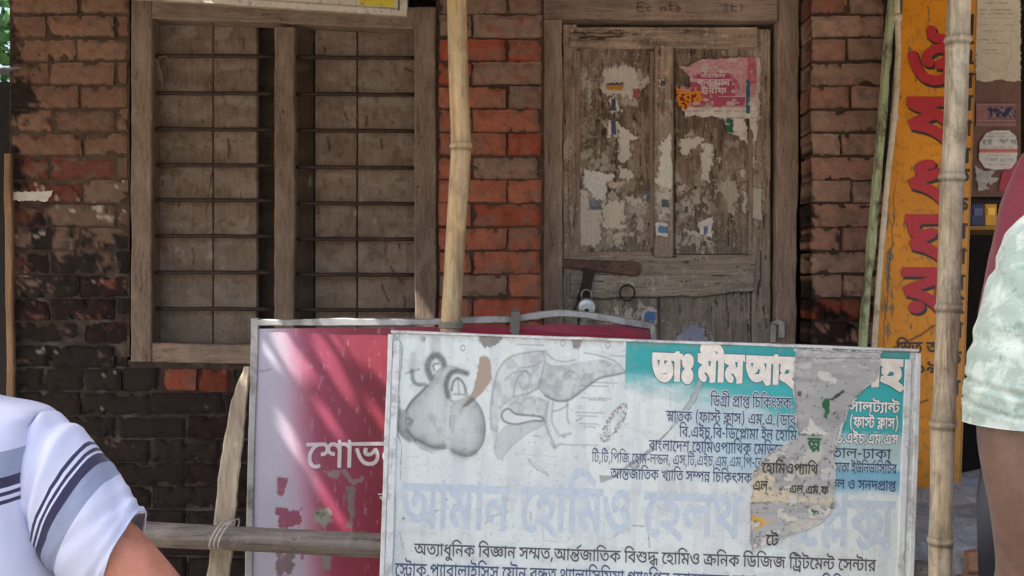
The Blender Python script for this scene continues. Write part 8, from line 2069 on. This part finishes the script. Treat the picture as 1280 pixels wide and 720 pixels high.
for s in (1, -1):
    lg = [ell((cx2 + s * .07, Y2, .82), .105, .125), ell((cx2 + s * .085, Y2, .70), .105, .12), ell((cx2 + s * .10, Y2 + .01, .45), .082, .09), ell((cx2 + s * .10, Y2, .25), .07, .075), ell((cx2 + s * .10, Y2, .07), .068, .078)]
    cloth('trouser_leg', lg, M_TR2, p2, 6, fold=.006, sd=70 + s)

# ---- man in a maroon shirt behind him
Y3 = 1.95; k3 = Y3 / FOC
z3 = lambda py: CAMZ + (360 - py) * k3
cx3 = W(1352, 0, Y3).x
p3 = empty('person', (cx3, Y3, 0), 'person in a plain maroon shirt half hidden behind the pale green printed shirt', 'person')
J, E = {}, []
jp('pelvis', (cx3, Y3, .86), (.15, .11)); jp('waist', (cx3, Y3, 1.04), (.13, .10), 'pelvis'); jp('chest', (cx3, Y3, 1.22), (.15, .11), 'waist'); jp('neckbase', (cx3, Y3 - .02, 1.40), (.072, .065), 'chest'); jp('neck', (cx3 - .005, Y3 - .05, 1.43), .054, 'neckbase')
late = head_parts(p3, J, E, 'neck', (cx3 - .03, Y3 - .10, 1.50), (-.45, -.85, -.35), .082, HAIR, True)
shm = W(1262, 250, Y3); 
jp('shoulder_r', W(1284, 268, Y3), .046, 'chest'); jp('elbow_r', W(1250, 440, Y3), .045, 'shoulder_r'); wm = W(1268, 560, Y3 - .05); jp('wrist_r', wm, (.028, .022), 'elbow_r')
m3 = lambda p: Vector((2 * cx3 - p.x, p.y, p.z))
jp('shoulder_l', m3(W(1284, 268, Y3)), .046, 'chest'); jp('elbow_l', m3(W(1250, 440, Y3)), .045, 'shoulder_l'); jp('wrist_l', m3(wm), (.028, .022), 'elbow_l')
hand(J, E, 'r_', 'wrist_r', (.2, -.2, -.9), (1, 0, 0), (0, -1, 0), .4); hand(J, E, 'l_', 'wrist_l', (-.2, -.2, -.9), (-1, 0, 0), (0, -1, 0), .4)
for s, n in ((1, 'l'), (-1, 'r')):
    jp('hip_' + n, (cx3 + s * .09, Y3, .83), .095, 'pelvis'); jp('knee_' + n, (cx3 + s * .10, Y3 - .02, .47), .062, 'hip_' + n); jp('shin_' + n, (cx3 + s * .10, Y3, .3), .054, 'knee_' + n); jp('ankle_' + n, (cx3 + s * .10, Y3, .085), .036, 'shin_' + n); jp('toe_' + n, (cx3 + s * .12, Y3 - .15, .035), (.042, .028), 'ankle_' + n)
body(p3, J, E, skin_mat('deep_brown_skin', S(104, 76, 66)), 'pelvis'); late()
M_TR3 = cloth_mat('charcoal_trousers', S(34, 36, 44), sheen=0)
M_P3 = cloth_mat('maroon_cloth', S(136, 62, 80), blotch=(S(150, 76, 92), 9, S(120, 52, 70)))
sl3 = [ring_xz((1283, 190), (1339, 250), Y3, .06), ring_xz((1268, 222), (1331, 272), Y3, .068), ring_xz((1256, 258), (1325, 296), Y3, .072), ring_xz((1245, 305), (1315, 330), Y3, .07), ring_xz((1235, 360), (1307, 376), Y3, .068), ring_xz((1226, 415), (1301, 424), Y3, .066), ring_xz((1217, 470), (1297, 474), Y3, .064), ring_xz((1221, 520), (1297, 524), Y3, .06)]
cloth('sleeve', sl3, M_P3, p3, 8, fold=.005, fs=(2, .8), sd=81)
cloth('sleeve', [[m3(p) for p in r] for r in sl3], M_P3, p3, 8, fold=.005, fs=(2, .8), sd=82)
hw3 = cx3 - W(1274, 0, Y3).x
tor = [ell((cx3, Y3 - .02, 1.445), .066, .066), ell((cx3, Y3 - .02, 1.435), .085, .08), ell((cx3, Y3 - .01, 1.42), hw3 - .03, .09), ell((cx3, Y3, 1.36), hw3, .11), ell((cx3, Y3, 1.2), hw3, .12), ell((cx3, Y3, .95), hw3 - .01, .12), ell((cx3, Y3, .78), hw3, .13)]
cloth('shirt', tor, M_P3, p3, 6, fold=.007, fs=(3, .6), sd=83)
for s in (1, -1):
    lg = [ell((cx3 + s * .07, Y3, .88), .105, .12), ell((cx3 + s * .085, Y3, .76), .105, .12), ell((cx3 + s * .10, Y3, .48), .082, .09), ell((cx3 + s * .10, Y3, .25), .07, .075), ell((cx3 + s * .10, Y3, .07), .068, .078)]
    cloth('trouser_leg', lg, M_TR3, p3, 6, fold=.006, sd=90 + s)
